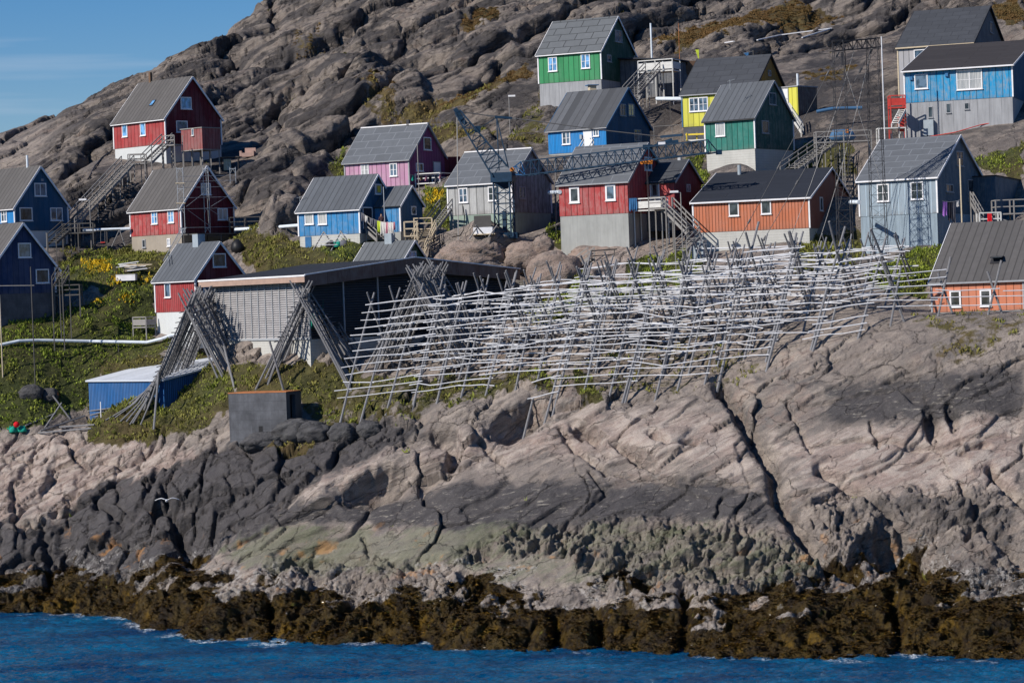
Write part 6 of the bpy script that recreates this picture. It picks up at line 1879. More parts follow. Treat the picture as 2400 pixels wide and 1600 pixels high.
tr_ = MB(); tr_.box(CW(1515, 378, -2.8), (0.55, 0, 0), (0, 0.35, 0), (0, 0, 0.12)); [tr_.tube([CW(1515 + s, 382, -3.1), CW(1515 + s, 382, -2.5)], 0.14, 8) for s in (-11, -4, 4, 11)]
tr_.build('trolley', M['orange'], t)
hp_ = MB(); hp_.tube([CW(1200, 398) + Vector((0, -.4, 0)), CW(1200, 398) + Vector((0, .4, 0))], 0.22, 8); hp_.build('sheave', M['orange'], t)
ho = CW(1523, 590, -3.0)
hr_ = MB(); hr_.tube([CW(1515, 382, -2.9), ho + Vector((0, 0, .3))], 0.014, 4); hr_.tube([CW(1517, 382, -2.9), ho + Vector((0.1, 0, .3))], 0.014, 4); hr_.build('hoist_rope', M['cable'], t)
pr_ = MB(); pr_.tube([CW(1071, 266), CW(1075, 640)], 0.05, 5); pr_.build('hanging_rope', M['cable_light'], t)
hk = MB()
hk.hexa([ho + Vector(v) for v in ((-.2, -.1, -.35), (.2, -.1, -.35), (.2, .1, -.35), (-.2, .1, -.35), (-.52, -.12, .12), (.52, -.12, .12), (.52, .12, .12), (-.52, .12, .12))])
for s in (-.3, .3): hk.tube([ho + Vector((s, -.14, .12)), ho + Vector((s, .14, .12))], 0.22, 10)
k_ = hk.build('hook_block', M['yellow'], t)
h2 = MB(); h2.beam(ho - Z * .35, ho - Z * .75, 0.16); h2.tube([ho + Vector((0, 0, -.75)), ho + Vector((.05, 0, -1.0)), ho + Vector((.22, 0, -1.15)), ho + Vector((.3, 0, -.95))], 0.06, 6); h2.build('hook', M['orange'], k_)

# portal mast
a_f = pick(1983, 618, 225); b_f = pick(2062, 608, 222)
t = thing('lattice_mast', (a_f.x, a_f.y, a_f.z - 0.3), 'twin-legged black lattice mast with cross truss between orange and grey houses', 'mast')
for nm, px0, px1, ft, w0, w1 in (('lattice_leg', 1961, 1983, a_f, 1.3, 0.95), ('lattice_leg', 2036, 2055, b_f, 1.4, 0.95)):
    z_top = z_at(ft.x, ft.y, 96 if px0 < 2000 else 88)
    q0 = ft - Z * 0.3; q1 = Vector((ft.x, ft.y, z_top))
    m_ = MB(); lattice(m_, q0, q1, w0, w1, 20, 0.026, 0.011, up=(0.3, 1, 0)); m_.build(nm, M['mast'], t)
    if px0 < 2000: A_ = q1
    else: B_ = q1
tb = MB(); lattice(tb, A_ - Z * 0.5 + Vector((-.6, 0, 0)), B_ - Z * 0.5 + Vector((.5, 0, 0)), 0.8, 0.8, 10, 0.04, 0.02, up=(0, 0, 1)); tb.box(A_ + Vector((0.3, 0, -1.6)), (.08, 0, 0), (0, .08, 0), (0, 0, .6)); tb.build('cross_truss', M['mast'], t)
def wire(p, q, sag, r, mat, parent, name='guy_wire', beads=()):
    p, q = Vector(p), Vector(q)
    pts = [p.lerp(q, k / 12) - Z * (sag * 4 * (k / 12) * (1 - k / 12)) for k in range(13)]
    m_ = MB().tube(pts, r, 4)
    for b_ in beads:
        i = int(b_ * 12); m_.tube([pts[i], pts[i].lerp(pts[i + 1], 0.25)], r * 3.5, 6)
    return m_.build(name, mat, parent)
wire(A_ - Z, pick(1690, 640, 215), 0.15, 0.028, M['cable'], t, beads=(0.02, 0.1, 0.5, 0.8))
wire(B_ - Z, pick(1745, 640, 215), 0.15, 0.028, M['cable'], t, beads=(0.02, 0.1, 0.6, 0.85))
wire(A_ + (B_ - A_) * 0.45 - Z, pick(1830, 610, 222), 0.8, 0.02, M['cable_light'], t)
wire(B_ - Z * 0.6, pick(1905, 610, 222), 0.9, 0.022, M['cable_light'], t, beads=(0.6,))
wire(A_ - Z * 0.6, W(2080, 470, 236), 0.2, 0.02, M['cable_light'], t)
wire(B_ - Z * 0.9, W(1960, 520, 236), 0.2, 0.018, M['cable'], t)
# ------------------------------------------------------------------ stairs, decks, pipes and small things
def stair(name, label, p0, p1, wd, mat='wood_grey', rails=True, posts=True, group='wooden stairs', tread=0.28, closed=False, wdir=None, post_sp=1.8, cat='stairs', landing=None, parent=None, under=True):
    p0, p1 = Vector(p0), Vector(p1)
    t = parent or thing(name, (p0.x, p0.y, p0.z), label, cat, group)
    e = Vector((p1.x - p0.x, p1.y - p0.y, 0)); l = e.length; e.normalize()
    wv = Vector(wdir).normalized() if wdir is not None else Vector((-e.y, e.x, 0))
    dz = p1.z - p0.z; n_ = max(3, int(abs(dz) / 0.19))
    tm = MB()
    for i in range(n_):
        c = p0.lerp(p1, (i + 0.5) / n_)
        tm.box(c, e * (tread / 2), wv * (wd / 2), Z * 0.03)
    tm.build('treads', M[mat], t)
    for s in (-1, 1):
        MB().beam(p0 + wv * (s * (wd / 2 + .04)) - Z * .06, p1 + wv * (s * (wd / 2 + .04)) - Z * .06, 0.06, 0.26).build('stringer', M[mat], t)
        if rails:
            rm = MB()
            for hgt in (0.95, 0.5): rm.beam(p0 + wv * (s * (wd / 2 + .1)) + Z * hgt, p1 + wv * (s * (wd / 2 + .1)) + Z * hgt, 0.06, 0.1)
            rm.build('handrail', M[mat], t)
        if posts:
            k = max(2, int(l / post_sp) + 1)
            pts = [p0.lerp(p1, i / (k - 1)) + wv * (s * (wd / 2 + .1)) for i in range(k)]
            g = ground_many([(p.x, p.y) for p in pts])
            for p, gv in zip(pts, g):
                bot = min(p.z - .1, gv - 0.15) if under else p.z - .1
                bot = max(bot, p.z - 6)
                MB().beam((p.x, p.y, bot), (p.x, p.y, p.z + (0.98 if rails else 0)), 0.09, up=Vector((0, 1, 0))).build('post', M[mat], t)
    return t
def deck(name, label, c, e, n, w, d, mat='wood_grey', rail=1.0, panel=None, parent=None, group='wooden decks', cat='deck', legs=True, sides='lrf', brace=False, legmax=7):
    "platform: c is the middle of its top; e along the front, n towards the viewer"
    c, e, n = Vector(c), Vector(e).normalized(), Vector(n).normalized()
    g0 = gz(c.x, c.y)
    t = parent or thing(name, (c.x, c.y, min(c.z - 0.1, g0)), label, cat, group)
    MB().box(c - Z * 0.06, e * (w / 2), n * (d / 2), Z * 0.06).build('platform', M[mat], t)
    corners = [c + e * (sx * (w / 2 - .05)) + n * (sy * (d / 2 - .05)) for sx in (-1, 1) for sy in (1, -1)]
    if w > 3: corners += [c + n * (sy * (d / 2 - .05)) for sy in (1, -1)]
    if legs:
        g = ground_many([(p.x, p.y) for p in corners])
        for p, gv in zip(corners, g):
            bot = max(min(p.z - .3, gv - .2), p.z - legmax)
            MB().beam((p.x, p.y, bot), (p.x, p.y, c.z + (rail if rail else -.1)), 0.11, up=Vector((0, 1, 0))).build('post', M[mat], t)
    if brace:
        MB().beam(corners[0] - Z * 0.3, corners[2] - Z * 1.6, 0.08).build('brace', M[mat], t)
    if rail:
        rs = []
        if 'f' in sides: rs.append((corners[0], corners[2]))
        if 'l' in sides: rs.append((corners[0], corners[1]))
        if 'r' in sides: rs.append((corners[2], corners[3]))
        if 'b' in sides: rs.append((corners[1], corners[3]))
        rm = MB()
        for a, b in rs:
            rm.beam(a + Z * rail, b + Z * rail, 0.08, 0.1); rm.beam(a + Z * rail * .5, b + Z * rail * .5, 0.05, 0.1)
        rm.build('railing', M[mat], t)
        if panel:
            pm_ = MB()
            for a, b in rs: pm_.beam(a + Z * (rail * .45), b + Z * (rail * .45), 0.04, rail * .62)
            pm_.build('panel', M[panel], t)
    return t
def pipe(label, pts, r, mat='pipe', legs=4.0, group='pipes on short stilts'):
    t = thing('pipe', tuple(pts[0]), label, 'pipe', group)
    MB().tube(pts, r, 10).build('tube', M[mat], t)
    tot = 0
    for a, b in zip(pts[:-1], pts[1:]):
        l = (Vector(b) - Vector(a)).length; k = int(l / legs)
        for i in range(k):
            p = Vector(a).lerp(Vector(b), (i + .5) / k); g = gz(p.x, p.y)
            if p.z - g > 0.2: MB().beam((p.x, p.y, g - .2), (p.x, p.y, p.z), 0.08, up=Vector((0, 1, 0))).build('stilt', M['wood_dark'], t)
    return t
def pole_(label, px, py, pbot, r=0.05, mat='wood_grey', D=None, near=172, name='pole', cat='pole'):
    g = pick(px, pbot, near) if D is None else None
    if D is not None:
        q = W(px, pbot, D); g = Vector((q.x, q.y, gz(q.x, q.y)))
    zt = z_at(g.x, g.y, py)
    return single(name, MB().tube([(g.x, g.y, g.z - .3), (g.x, g.y, zt)], r, 7), M[mat], label, cat)
def laundry(label, p0, p1, items, group='washing lines with clothes', sag=0.15):
    p0, p1 = Vector(p0), Vector(p1)
    t = thing('washing_line', tuple(p0), label, 'washing line', group)
    MB().tube([p0.lerp(p1, k / 8) - Z * (sag * 4 * (k / 8) * (1 - k / 8)) for k in range(9)], 0.012, 4).build('line', M['cable_light'], t)
    for k, w_, dr, mt_ in items:
        c = p0.lerp(p1, k) - Z * (sag * 4 * k * (1 - k)); d = (p1 - p0).normalized()
        cloth(c - d * (w_ / 2), c + d * (w_ / 2), dr, M[mt_], 'garment', None, None, nseg=6, parent=t)
    return t
E1 = lambda f: -f.e1
# --- upper red house: stairs, landing, porch shed
f = H['upper_red']
stair('stairs', 'long grey wooden stairs climbing the rock from the blue house to the upper red house', W(160, 535, 272), W(300, 386, 285), 1.3, post_sp=1.6)
deck('landing', 'small landing where the two flights of the long stairs meet', W(322, 384, 285.5), (1, 0, 0), (0, -1, 0), 1.9, 1.5, group='stair landings', sides='fb')
stair('stairs', 'short upper flight of grey stairs ending at the upper red house corner', W(343, 383, 285.5), W(392, 334, 289), 1.2)
g = Frame(279, (424, 306), (473, 300), (515, 299), 300, 349, theta=40)
t = thing('porch_shed', tuple(g.pt(g.L / 2, g.Wd / 2, -1.6)), 'faded red porch shed on wooden stilts before the upper red house', 'shed')
q = MB(); P = g.pt
for a, b, l in ((P(g.L, 0, 0), P(0, 0, 0), g.L), (P(0, 0, 0), P(0, g.Wd, 0), g.Wd), (P(0, g.Wd, 0), P(g.L, g.Wd, 0), g.L), (P(g.L, g.Wd, 0), P(g.L, 0, 0), g.Wd)):
    q.quad([a, b, b + Z * g.eh, a + Z * g.eh], [(0, 0), (l, 0), (l, g.eh), (0, g.eh)])
q.build('wall', boards('faded_porch_boards', (0.25, 0.07, 0.07), 0.5, 0.04, 0.4, 0.4, (0.25, 0.2, 0.19)), t)
MB().box(P(g.L / 2, g.Wd / 2, g.eh + .05), g.e1 * (g.L / 2 + .08), g.e2 * (g.Wd / 2 + .08), Z * .05).build('roof', M['wood_grey'], t)
MB().box(P(g.L / 2, g.Wd / 2, -.05), g.e1 * (g.L / 2), g.e2 * (g.Wd / 2), Z * .05).build('floor', M['wood_grey'], t)
for a in (0.05, 0.5, 0.95):
    for b in (0.03, 0.5, 0.97):
        p = P(g.L * a, g.Wd * b, 0); gg = gz(p.x, p.y)
        MB().beam((p.x, p.y, min(gg - .2, p.z - 1)), p, 0.11, up=Vector((0, 1, 0))).build('stilt', M['wood_grey'], t)
window(g, t, 'f', 452, 310, 0.35, 0.75, 1, frame='wood_white', fw=0.06)
deck('deck', 'grey plank walkway joining the long stairs to the porch shed', W(405, 340, 288), -g.e1, g.n1, 1.9, 1.3, mat='wood_grey', sides='f')
c = W(578, 336, 296); c.z = gz(c.x, c.y)
t = thing('armchair', tuple(c), 'pale pink armchair left out on the rock shelf right of the upper red house', 'armchair')
M['armchair'] = plain('faded_pink_upholstery', (0.42, 0.29, 0.25), 0.9, 0.1)
MB().box(c + Z * .3, (.55, 0, 0), (0, .5, 0), (0, 0, .22)).build('seat', M['armchair'], t); MB().box(c + Vector((0.35, .45, .65)), (.6, .0, 0), (0, .14, 0), (0, 0, .45)).build('backrest', M['armchair'], t)
for s in (-1, 1): MB().box(c + Vector((s * .68, 0, .45)), (.12, 0, 0), (0, .5, 0), (0, 0, .3)).build('armrest', M['armchair'], t)
c = W(537, 335, 292); c.z = gz(c.x, c.y) 
t = thing('work_bench', tuple(c), 'dark lean-to bench with roof board beside the upper red house', 'bench')
MB().box(c + Z * 1.5, (1.05, 0, 0), (0, .6, 0), (0, 0, .05)).build('top', M['wood_dark'], t)
MB().box(c + Vector((-.3, .3, .7)), (.4, 0, 0), (0, .2, 0), (0, 0, .6)).build('cupboard', M['glass'], t)
for sx in (-1, 1):
    for sy in (-1, 1): MB().beam(c + Vector((sx * .95, sy * .5, -.3)), c + Vector((sx * .95, sy * .5, 1.5)), .08, up=Vector((0, 1, 0))).build('leg', M['trim_dark'], t)
# black hose on the rock
hp0 = [(262, 362), (240, 372), (222, 395), (210, 420), (195, 440), (185, 465), (175, 490)]
single('hose', MB().tube([pick(a, b, 262) + Z * .12 for a, b in hp0], 0.09, 6), M['black'], 'thick black hose running down the rock beside the long stairs', 'hose')
# --- scaffolding
f = H['scaffold_red']
t = thing('scaffolding', tuple(f.pt(0, 0, -1)), 'galvanised scaffolding tower frames and braces around the scaffolded red gable', 'scaffolding')
def P2(b, h, off=0.9): return f.pt(0, 0, 0) + f.n2 * off + f.e2 * b + Z * h
def fr(px, top, bot, w_=14, D=None):
    m_ = MB(); Dd = D or (f.Be.y - 1.2)
    p0, p1 = W(px, bot, Dd), W(px + w_, bot, Dd)
    zt = z_at(p0.x, p0.y, top); h_ = zt - p0.z
    for p in (p0, p1): m_.tube([p, p + Z * h_], 0.035, 6)
    k = max(1, int(h_ / 2.0))
    for i in range(k + 1):
        z = h_ - i * 2.0 - .15
        if z < 0: break
        m_.beam(p0 + Z * z, p1 + Z * z, .05); m_.beam(p0 + Z * (z - .5), (p0 + p1) / 2 + Z * z, .03); m_.beam(p1 + Z * (z - .5), (p0 + p1) / 2 + Z * z, .03)
    o = m_.build('tower_frame', M['steel'], t)
    return p0, p1, h_
a0, a1, hh = fr(420, 392, 545)
b0, b1, hb_ = fr(481, 392, 545, 12, f.Be.y + 2.0)
c0, c1, hc_ = fr(540, 392, 430, 13, f.Be.y + 4.2)
for k in range(2):
    p = a0 + Z * (hh - 1.6 - k * 2.0); MB().box((p + a1 - a0 + p) / 2, ((a1 - a0) * .75), (0, .25, 0), (0, 0, .04)).build('plank', M['wood_pale'], t)
br = MB()
for y_ in (413, 425, 439, 463, 489, 533):
    xr = 551 if y_ < 540 else 500
    br.tube([W(421, y_ + 1, f.Be.y - 1.2), W(xr, y_ - 2, f.Be.y + 4.2)], 0.022, 5)
br.build('rail_tube', M['steel'], t)
br = MB()
for (x0, y0, x1, y1) in ((437, 484, 478, 452), (494, 484, 540, 456), (440, 492, 495, 532), (494, 492, 545, 525), (480, 400, 548, 470), (482, 396, 490, 535)):
    br.tube([W(x0, y0, f.Be.y - .5 + (x0 - 437) * .04), W(x1, y1, f.Be.y - .5 + (x1 - 437) * .04)], 0.02, 5)
br.build('brace', M['steel'], t)
def ladder(label, p0, p1, w_=0.4, n_=None):
    p0, p1 = Vector(p0), Vector(p1); m_ = MB(); s = Vector((w_ / 2, 0.05, 0))
    t = thing('ladder', tuple(p0), label, 'ladder')
    for q in (-1, 1): MB().beam(p0 + s * q, p1 + s * q, .05).build('side_rail', M['steel'], t)
    n_ = n_ or int((p1 - p0).length / .3)
    for i in range(1, n_): m_.beam(p0.lerp(p1, i / n_) - s, p0.lerp(p1, i / n_) + s, .03)
    m_.build('rungs', M['steel'], t)
ladder('aluminium ladder leaning from small red house roof up to the scaffolding', W(388, 612, 252), W(431, 533, 262), .45)
deck('deck', 'dark raised deck under the scaffolding at the red gable', f.pt(0, 0, -0.1) + f.n2 * 1.3 + f.e2 * (f.Wd * .45), f.e2, f.n2, f.Wd * .9, 2.2, mat='wood_dark', rail=0, legs=True)
c = pick(557, 590, 245)
t = thing('bin_bag', tuple(c), 'black tarpaulin bundle on the grass under the scaffolding deck', 'bundle')
mb = MB(); mb.tube([c + Vector((0, 0, -.1)), c + Vector((.05, 0, .35)), c + Vector((-.05, 0, .9)), c + Vector((.05, 0, 1.25))], [.55, .75, .5, .12], 9); mb.build('sack', M['black'], t, smooth=True)
# walkway right of it
deck('walkway', 'dark plank walkway on posts right of the scaffolded house', W(575, 530, 270), (1, 0.1, 0), (0, -1, 0), 3.2, 1.2, mat='wood_dark', rail=.9, group='plank walkways')
# --- pipes
pipe('white insulated pipe crossing behind the scaffolded house to the long stairs', [W(195, 540, 271), W(305, 536, 271)], .16)
pipe('white insulated pipe on stilts leading to the light blue house', [W(552, 538, 268), W(640, 533, 264), W(702, 528, 259)], .17)
pz = [(-60, 815), (0, 810), (45, 804), (92, 801), (210, 801), (345, 802), (380, 794), (405, 788), (458, 786)]
pipe('long white pipe on stilts below the grass slope, running to the small red house', [pick(a, b + 14, 236) + Z * 0.55 for a, b in pz], .15, legs=3.0)
pipe('pale blue and white pipe stub left of the yellow house', [W(1540, 232, 290), W(1600, 232, 283)], .22)
pipe('dark blue pipe lying across the gully behind the lattice mast', [W(1914, 262, 275), W(1950, 255, 275), W(2020, 253, 275)], .18, mat='trim_blue')
pipe('short white pipe between the weathered house and the tall red house', [W(1288, 452, 256), W(1312, 450, 250)], .2)
pipe('pale pipe between the terracotta and the tall grey house', [W(1994, 474, 240), W(2014, 474, 238)], .2)
# --- lumber, crate, cloths at left
c = pick(318, 640, 245)
t = thing('lumber_pile', tuple(c), 'pile of bleached boards and logs on the grass left of the small red house', 'lumber')
for i in range(16):
    a = c + Vector((random.uniform(-2.0, -.6), random.uniform(-.6, .6), .1 + i * .05)); b = a + Vector((random.uniform(1.6, 2.8), random.uniform(-.5, .5), random.uniform(-.1, .2)))
    MB().beam(a, b, random.uniform(.08, .2), .07).build('board', M['rail' if i % 2 else 'wood_pale'], t)
c = pick(297, 660, 244)
t = thing('freezer', tuple(c), 'white chest freezer lying on the grass below the lumber pile', 'freezer')
MB().box(c + Z * .3, (.95, -.1, 0), (.05, .35, 0), (0, 0, .28)).build('body', M['trim'], t); MB().box(c + Z * .61, (.97, -.1, 0), (.05, .37, 0), (0, 0, .03)).build('lid', M['wood_white'], t)
t = deck('deck', 'grey plank side porch left of the small red house', W(338, 765, pick(338, 792, 225).y), -H['small_red'].e1, H['small_red'].n1, 2.2, 1.2, mat='wood_grey', rail=.9, panel='wood_grey')
deck('deck', 'dark stilted deck right of the navy house', W(160, 690, pick(160, 735, 225).y), (1, -.1, 0), (0, -1, 0), 2.6, 1.6, mat='wood_dark', rail=.9)
stair('stairs', 'dark steps beside the navy blue house', W(134, 672, 249), W(150, 645, 251), .8, mat='wood_dark')
deck('walkway', 'dark plank walkway at the foot of the long stairs by the blue house', W(185, 545, 271), (1, 0, 0), (0, -1, 0), 3.2, 1.3, mat='wood_dark', rail=.9, group='plank walkways')
stair('stairs', 'dark entrance steps of the blue house at the left edge', W(122, 570, 266), W(156, 540, 268), .9, mat='wood_dark')
pole_('pale pole standing at the left edge of the grass', 3, 690, 790, .06, 'wood_pale', D=246)
pole_('dark pole before the navy house gable', 77, 625, 760, .05, 'wood_dark', D=246)
pole_('short pale post by the navy house', 111, 545, 600, .05, 'wood_grey', D=262)
single('clothes_rail', MB().tube([W(-20, 670, 246), W(80, 669, 246)], .04, 6), M['wood_grey'], 'horizontal grey rail before the navy house', 'rail')
def lamp(label, px, py, pbot, D, arm=-0.7, mat='steel'):
    q = W(px, pbot, D); g = gz(q.x, q.y); zt = z_at(q.x, q.y, py)
    t = thing('street_lamp', (q.x, q.y, g), label, 'street lamp', 'street lamps')
    MB().tube([(q.x, q.y, g - .3), (q.x, q.y, zt)], .05, 7).build('pole', M['wood_grey'], t)
    MB().beam((q.x, q.y, zt), (q.x + arm * .5, q.y, zt + .1), .06).build('arm', M[mat], t)
    MB().box((q.x + arm, q.y, zt + .12), (.38, 0, 0), (0, .16, 0), (0, 0, .09)).build('lamp_head', M['trim'], t)
lamp('street lamp with white head standing beside the long stairs', 213, 470, 545, 271)
lamp('street lamp on the bare rock below the grass patch left of the green house', 1195, 228, 290, 284, arm=.3)
lamp('street lamp above the balcony stairs of the tall red house', 1600, 452, 585, 240, arm=-.6)
# swing frame
t = thing('swing_frame', tuple(pick(275, 580, 255)), 'grey A-shaped swing frame left of the scaffolded house', 'swing')
MB().tube([W(262, 578, 264), W(280, 538, 264), W(284, 540, 264)], .05, 6).build('leg', M['wood_grey'], t); MB().tube([W(293, 576, 265), W(280, 538, 265)], .05, 6).build('leg', M['wood_grey'], t)
MB().tube([W(225, 541, 264), W(282, 538, 264)], .05, 6).build('crossbar', M['wood_dark'], t)
for x in (236, 246): MB().tube([W(x, 541, 264), W(x, 567, 264)], .012, 4).build('chain', M['cable_light'], t)
MB().box(W(241, 568, 264), (.22, 0, 0), (0, .1, 0), (0, 0, .05)).build('seat', M['red'], t)
# --- middle blue house surroundings
f = H['mid_blue']
stair('stairs', 'small grey entrance steps of the light blue house', W(893, 563, 253), W(868, 540, 254), .9, mat='wood_grey')
deck('deck', 'grey entrance deck between the light blue house and its annex', W(873, 540, 256), -f.e1, f.n1, 3.6, 2.2, mat='wood_grey', rail=.9, sides='f')
its = [(.05, .35, .7, 'cloth_grey'), (.15, .3, .6, 'cloth_white'), (.3, .35, .75, 'cloth_grey'), (.42, .3, .7, 'cloth_grey'), (.52, .35, 1.0, 'cloth_yellow'), (.6, .4, 1.2, 'cloth_white'), (.68, .35, 1.25, 'cloth_white'), (.75, .3, 1.1, 'cloth_pink'), (.82, .4, 1.25, 'cloth_white'), (.9, .35, 1.2, 'cloth_white'), (.97, .2, .7, 'cloth_pink')]
laundry('sagging washing line of pale and pink clothes before the light blue annex', W(846, 498, 250), W(926, 520, 249), its, sag=.35)
pole_('tall thin pole in front of the light blue annex', 903, 438, 552, .045, 'steel', D=252)
# person on the entrance deck
def person(label, foot, yaw=0.0, scale=1.0, lean=0.0):
    f0 = Vector(foot)
    t = thing('person', tuple(f0), label, 'person')
    me = bpy.data.meshes.new('body'); s = scale
    V_ = {'pel': (0, 0, .95), 'chest': (0, 0, 1.3), 'neck': (0, 0, 1.5), 'head': (0, -.02, 1.62), 'crown': (0, -.02, 1.74),
          'hl': (-.1, 0, .9), 'kl': (-.11, -.02, .5), 'al': (-.11, .02, .08), 'tl': (-.11, -.14, .04),
          'hr': (.1, 0, .9), 'kr': (.11, -.03, .5), 'ar': (.12, .02, .08), 'tr': (.12, -.14, .04),
          'sl': (-.18, 0, 1.42), 'el': (-.25, -.02, 1.14), 'wl': (-.2, -.22, .98), 'dl': (-.17, -.3, .98),
          'sr': (.18, 0, 1.42), 'er': (.25, -.02, 1.14), 'wr': (.2, -.22, .98), 'dr': (.17, -.3, .98)}
    rad = {'pel': .15, 'chest': .16, 'neck': .06, 'head': .1, 'crown': .075, 'hl': .1, 'kl': .065, 'al': .045, 'tl': .035, 'hr': .1, 'kr': .065, 'ar': .045, 'tr': .035,
           'sl': .07, 'el': .048, 'wl': .034, 'dl': .04, 'sr': .07, 'er': .048, 'wr': .034, 'dr': .04}
    E_ = [('pel', 'chest'), ('chest', 'neck'), ('neck', 'head'), ('head', 'crown'), ('pel', 'hl'), ('hl', 'kl'), ('kl', 'al'), ('al', 'tl'), ('pel', 'hr'), ('hr', 'kr'), ('kr', 'ar'), ('ar', 'tr'),
          ('chest', 'sl'), ('sl', 'el'), ('el', 'wl'), ('wl', 'dl'), ('chest', 'sr'), ('sr', 'er'), ('er', 'wr'), ('wr', 'dr')]
    ks = list(V_)
    me.from_pydata([tuple(c * s for c in V_[k]) for k in ks], [(ks.index(a), ks.index(b)) for a, b in E_], [])
    o = bpy.data.objects.new('body', me); C.objects.link(o); o.parent = t; o.rotation_euler = (0, 0, yaw)
    sk = o.modifiers.new('Skin', 'SKIN')
    for i, k in enumerate(ks): me.skin_vertices[0].data[i].radius = (rad[k] * s, rad[k] * s)
    me.skin_vertices[0].data[0].use_root = True
    sb = o.modifiers.new('Subdivision', 'SUBSURF'); sb.levels = 1; sb.render_levels = 2
    # the face, hands, shirt and trousers take their colour from height on the figure
    mt, tt, b = newmat('person_colours'); n = N(tt)
    co = n.new('ShaderNodeTexCoord').outputs['Object']; sp = n.new('ShaderNodeSeparateXYZ'); n.link(co, sp.inputs[0]); z = sp.outputs[2]
    c_ = n.mix(n.math('GREATER_THAN', z, .93 * s), (.02, .02, .03), (.05, .02, .025)); c_ = n.mix(n.math('GREATER_THAN', z, 1.49 * s), c_, (.42, .25, .18))
    hand = n.math('MULTIPLY', n.math('LESS_THAN', sp.outputs[1], -.2 * s), n.math('GREATER_THAN', z, .8 * s)); c_ = n.mix(hand, c_, (.42, .25, .18))
    n.link(c_, b.inputs['Base Color']); b.inputs['Roughness'].default_value = .7
    me.materials.append(mt)
    hr2 = MB(); hr2.tube([(f0.x, f0.y + .03, f0.z + 1.6 * s), (f0.x, f0.y + .03, f0.z + 1.72 * s), (f0.x, f0.y + .01, f0.z + 1.8 * s)], [.1, .115, .05], 9)
    hr2.build('hair', M['hair'], t, smooth=True)
    return t
pf = W(895, 544, 254.0)
person('dark-haired person in dark clothes standing on the entrance deck of the light blue house', pf, yaw=0.2)
# wooden trestle beside the basement
c = pick(757, 592, 245)
t = thing('wooden_trestle', tuple(c), 'white plank trestle leaning on frames before the light blue house basement', 'trestle')
for (x0, y0, x1, y1) in ((734, 586, 759, 543), (776, 588, 800, 541), (812, 560, 797, 541), (771, 560, 758, 543)): MB().beam(W(x0, y0, 249), W(x1, y1, 250), .09).build('leg', M['wood_grey'], t)
for i in range(4): MB().beam(W(752 - i * 4, 551 + i * 8, 249), W(812 - i * 7, 549 + i * 8, 249), .16, .05).build('slat', M['rail'], t)
c = pick(795, 578, 247)
t = thing('net_heap', tuple(c), 'dark and pale heap of nets beside the plank trestle', 'nets')
for i, mt_ in enumerate(('black', 'net', 'cloth_grey')): MB().tube([c + Vector((i * .6 - .8, 0, -.1)), c + Vector((i * .6 - .75, 0, .3)), c + Vector((i * .6 - .7, 0, .6))], [.5, .45, .1], 8).build('net', M[mt_], t, smooth=True)
small_box(H['mid_blue'], hr('light blue boarded house'), 'f', 723, 568, .7, 1.1, .04, 'cloth_blue', 'basement_door', off=-.03)
# beige stairs right of it
M['wp'] = M['wood_pale']
stair('stairs', 'long pale timber stairs right of the light blue house, lower flight', W(975, 596, 250), W(1000, 540, 254), 1.5, mat='wood_pale', wdir=(1, .1, 0))
stair('stairs', 'weathered timber stairs beside the weathered white house, upper flight', W(1008, 540, 256), W(1046, 490, 258), 1.4, mat='wood_grey')
deck('landing', 'pale timber landing with railings right of the light blue annex', W(992, 536, 255), (1, 0, 0), (0, -1, 0), 1.8, 1.4, mat='wood_pale', rail=1.0, group='stair landings', sides='fl')
deck('deck', 'pale timber fence-like deck below the light blue annex', W(963, 552, 251), (1, 0, 0), (0, -1, 0), 1.3, 1.0, mat='wood_pale', rail=1.3, sides='fb')
# --- pink house deck, laundry
f = H['pink']
deck('deck', 'white railed deck at the shaded gable of the pink house', f.pt(0, f.Wd * .55, .45) + f.n2 * 1.7, f.e2, f.n2, f.Wd * .9, 3.0, mat='wood_white', rail=.95, sides='lf')
laundry('washing line with dark, teal and pink clothes under the pink house deck', W(960, 410, 263), W(1038, 406, 266), [(.1, .3, .5, 'net'), (.35, .4, .45, 'wood_brown'), (.5, .3, .5, 'cloth_pink'), (.62, .4, .7, 'dark_cloth'), (.8, .4, .9, 'cloth_grey'), (.92, .25, .5, 'cloth_pink')])
pole_('pale thin pole at the pink house gable', 983, 336, 470, .05, 'wood_grey', D=268)
g_ = W(1058, 395, 282)
single('red_shed', MB().box(g_, (.9, .1, 0), (-.1, 1.0, 0), (0, 0, 1.2)), B['red_shade'], 'dark red flat shed end between the pink and weathered houses', 'shed')
# --- weathered house clutter
c = pick(1135, 560, 244)
t = thing('crate', tuple(c), 'weathered wooden crate on the rock beside the crane foot', 'crate')
MB().box(c + Z * .35, (.9, -.2, 0), (.1, .45, 0), (0, 0, .32)).build('box', M['rail'], t)
MB().box(c + Vector((.0, .0, .02)), (1.1, -.2, 0), (.1, .6, 0), (0, 0, .05)).build('pallet', M['wood_pale'], t)
c = W(1132, 545, 249); c.z = gz(c.x, c.y)
t = thing('coal_bunker', tuple(c), 'dark slatted bunker with leaning poles before the peeling green basement', 'bunker')
MB().box(c + Z * .9, (.8, 0, 0), (0, .5, 0), (0, 0, .65)).build('box', M['wood_dark'], t)
for (x0, y0, x1, y1) in ((1100, 560, 1118, 533), (1115, 528, 1140, 556), (1145, 556, 1165, 528)): MB().beam(W(x0, y0, 247.5), W(x1, y1, 248.5), .09).build('pole', M['wood_grey'], t)
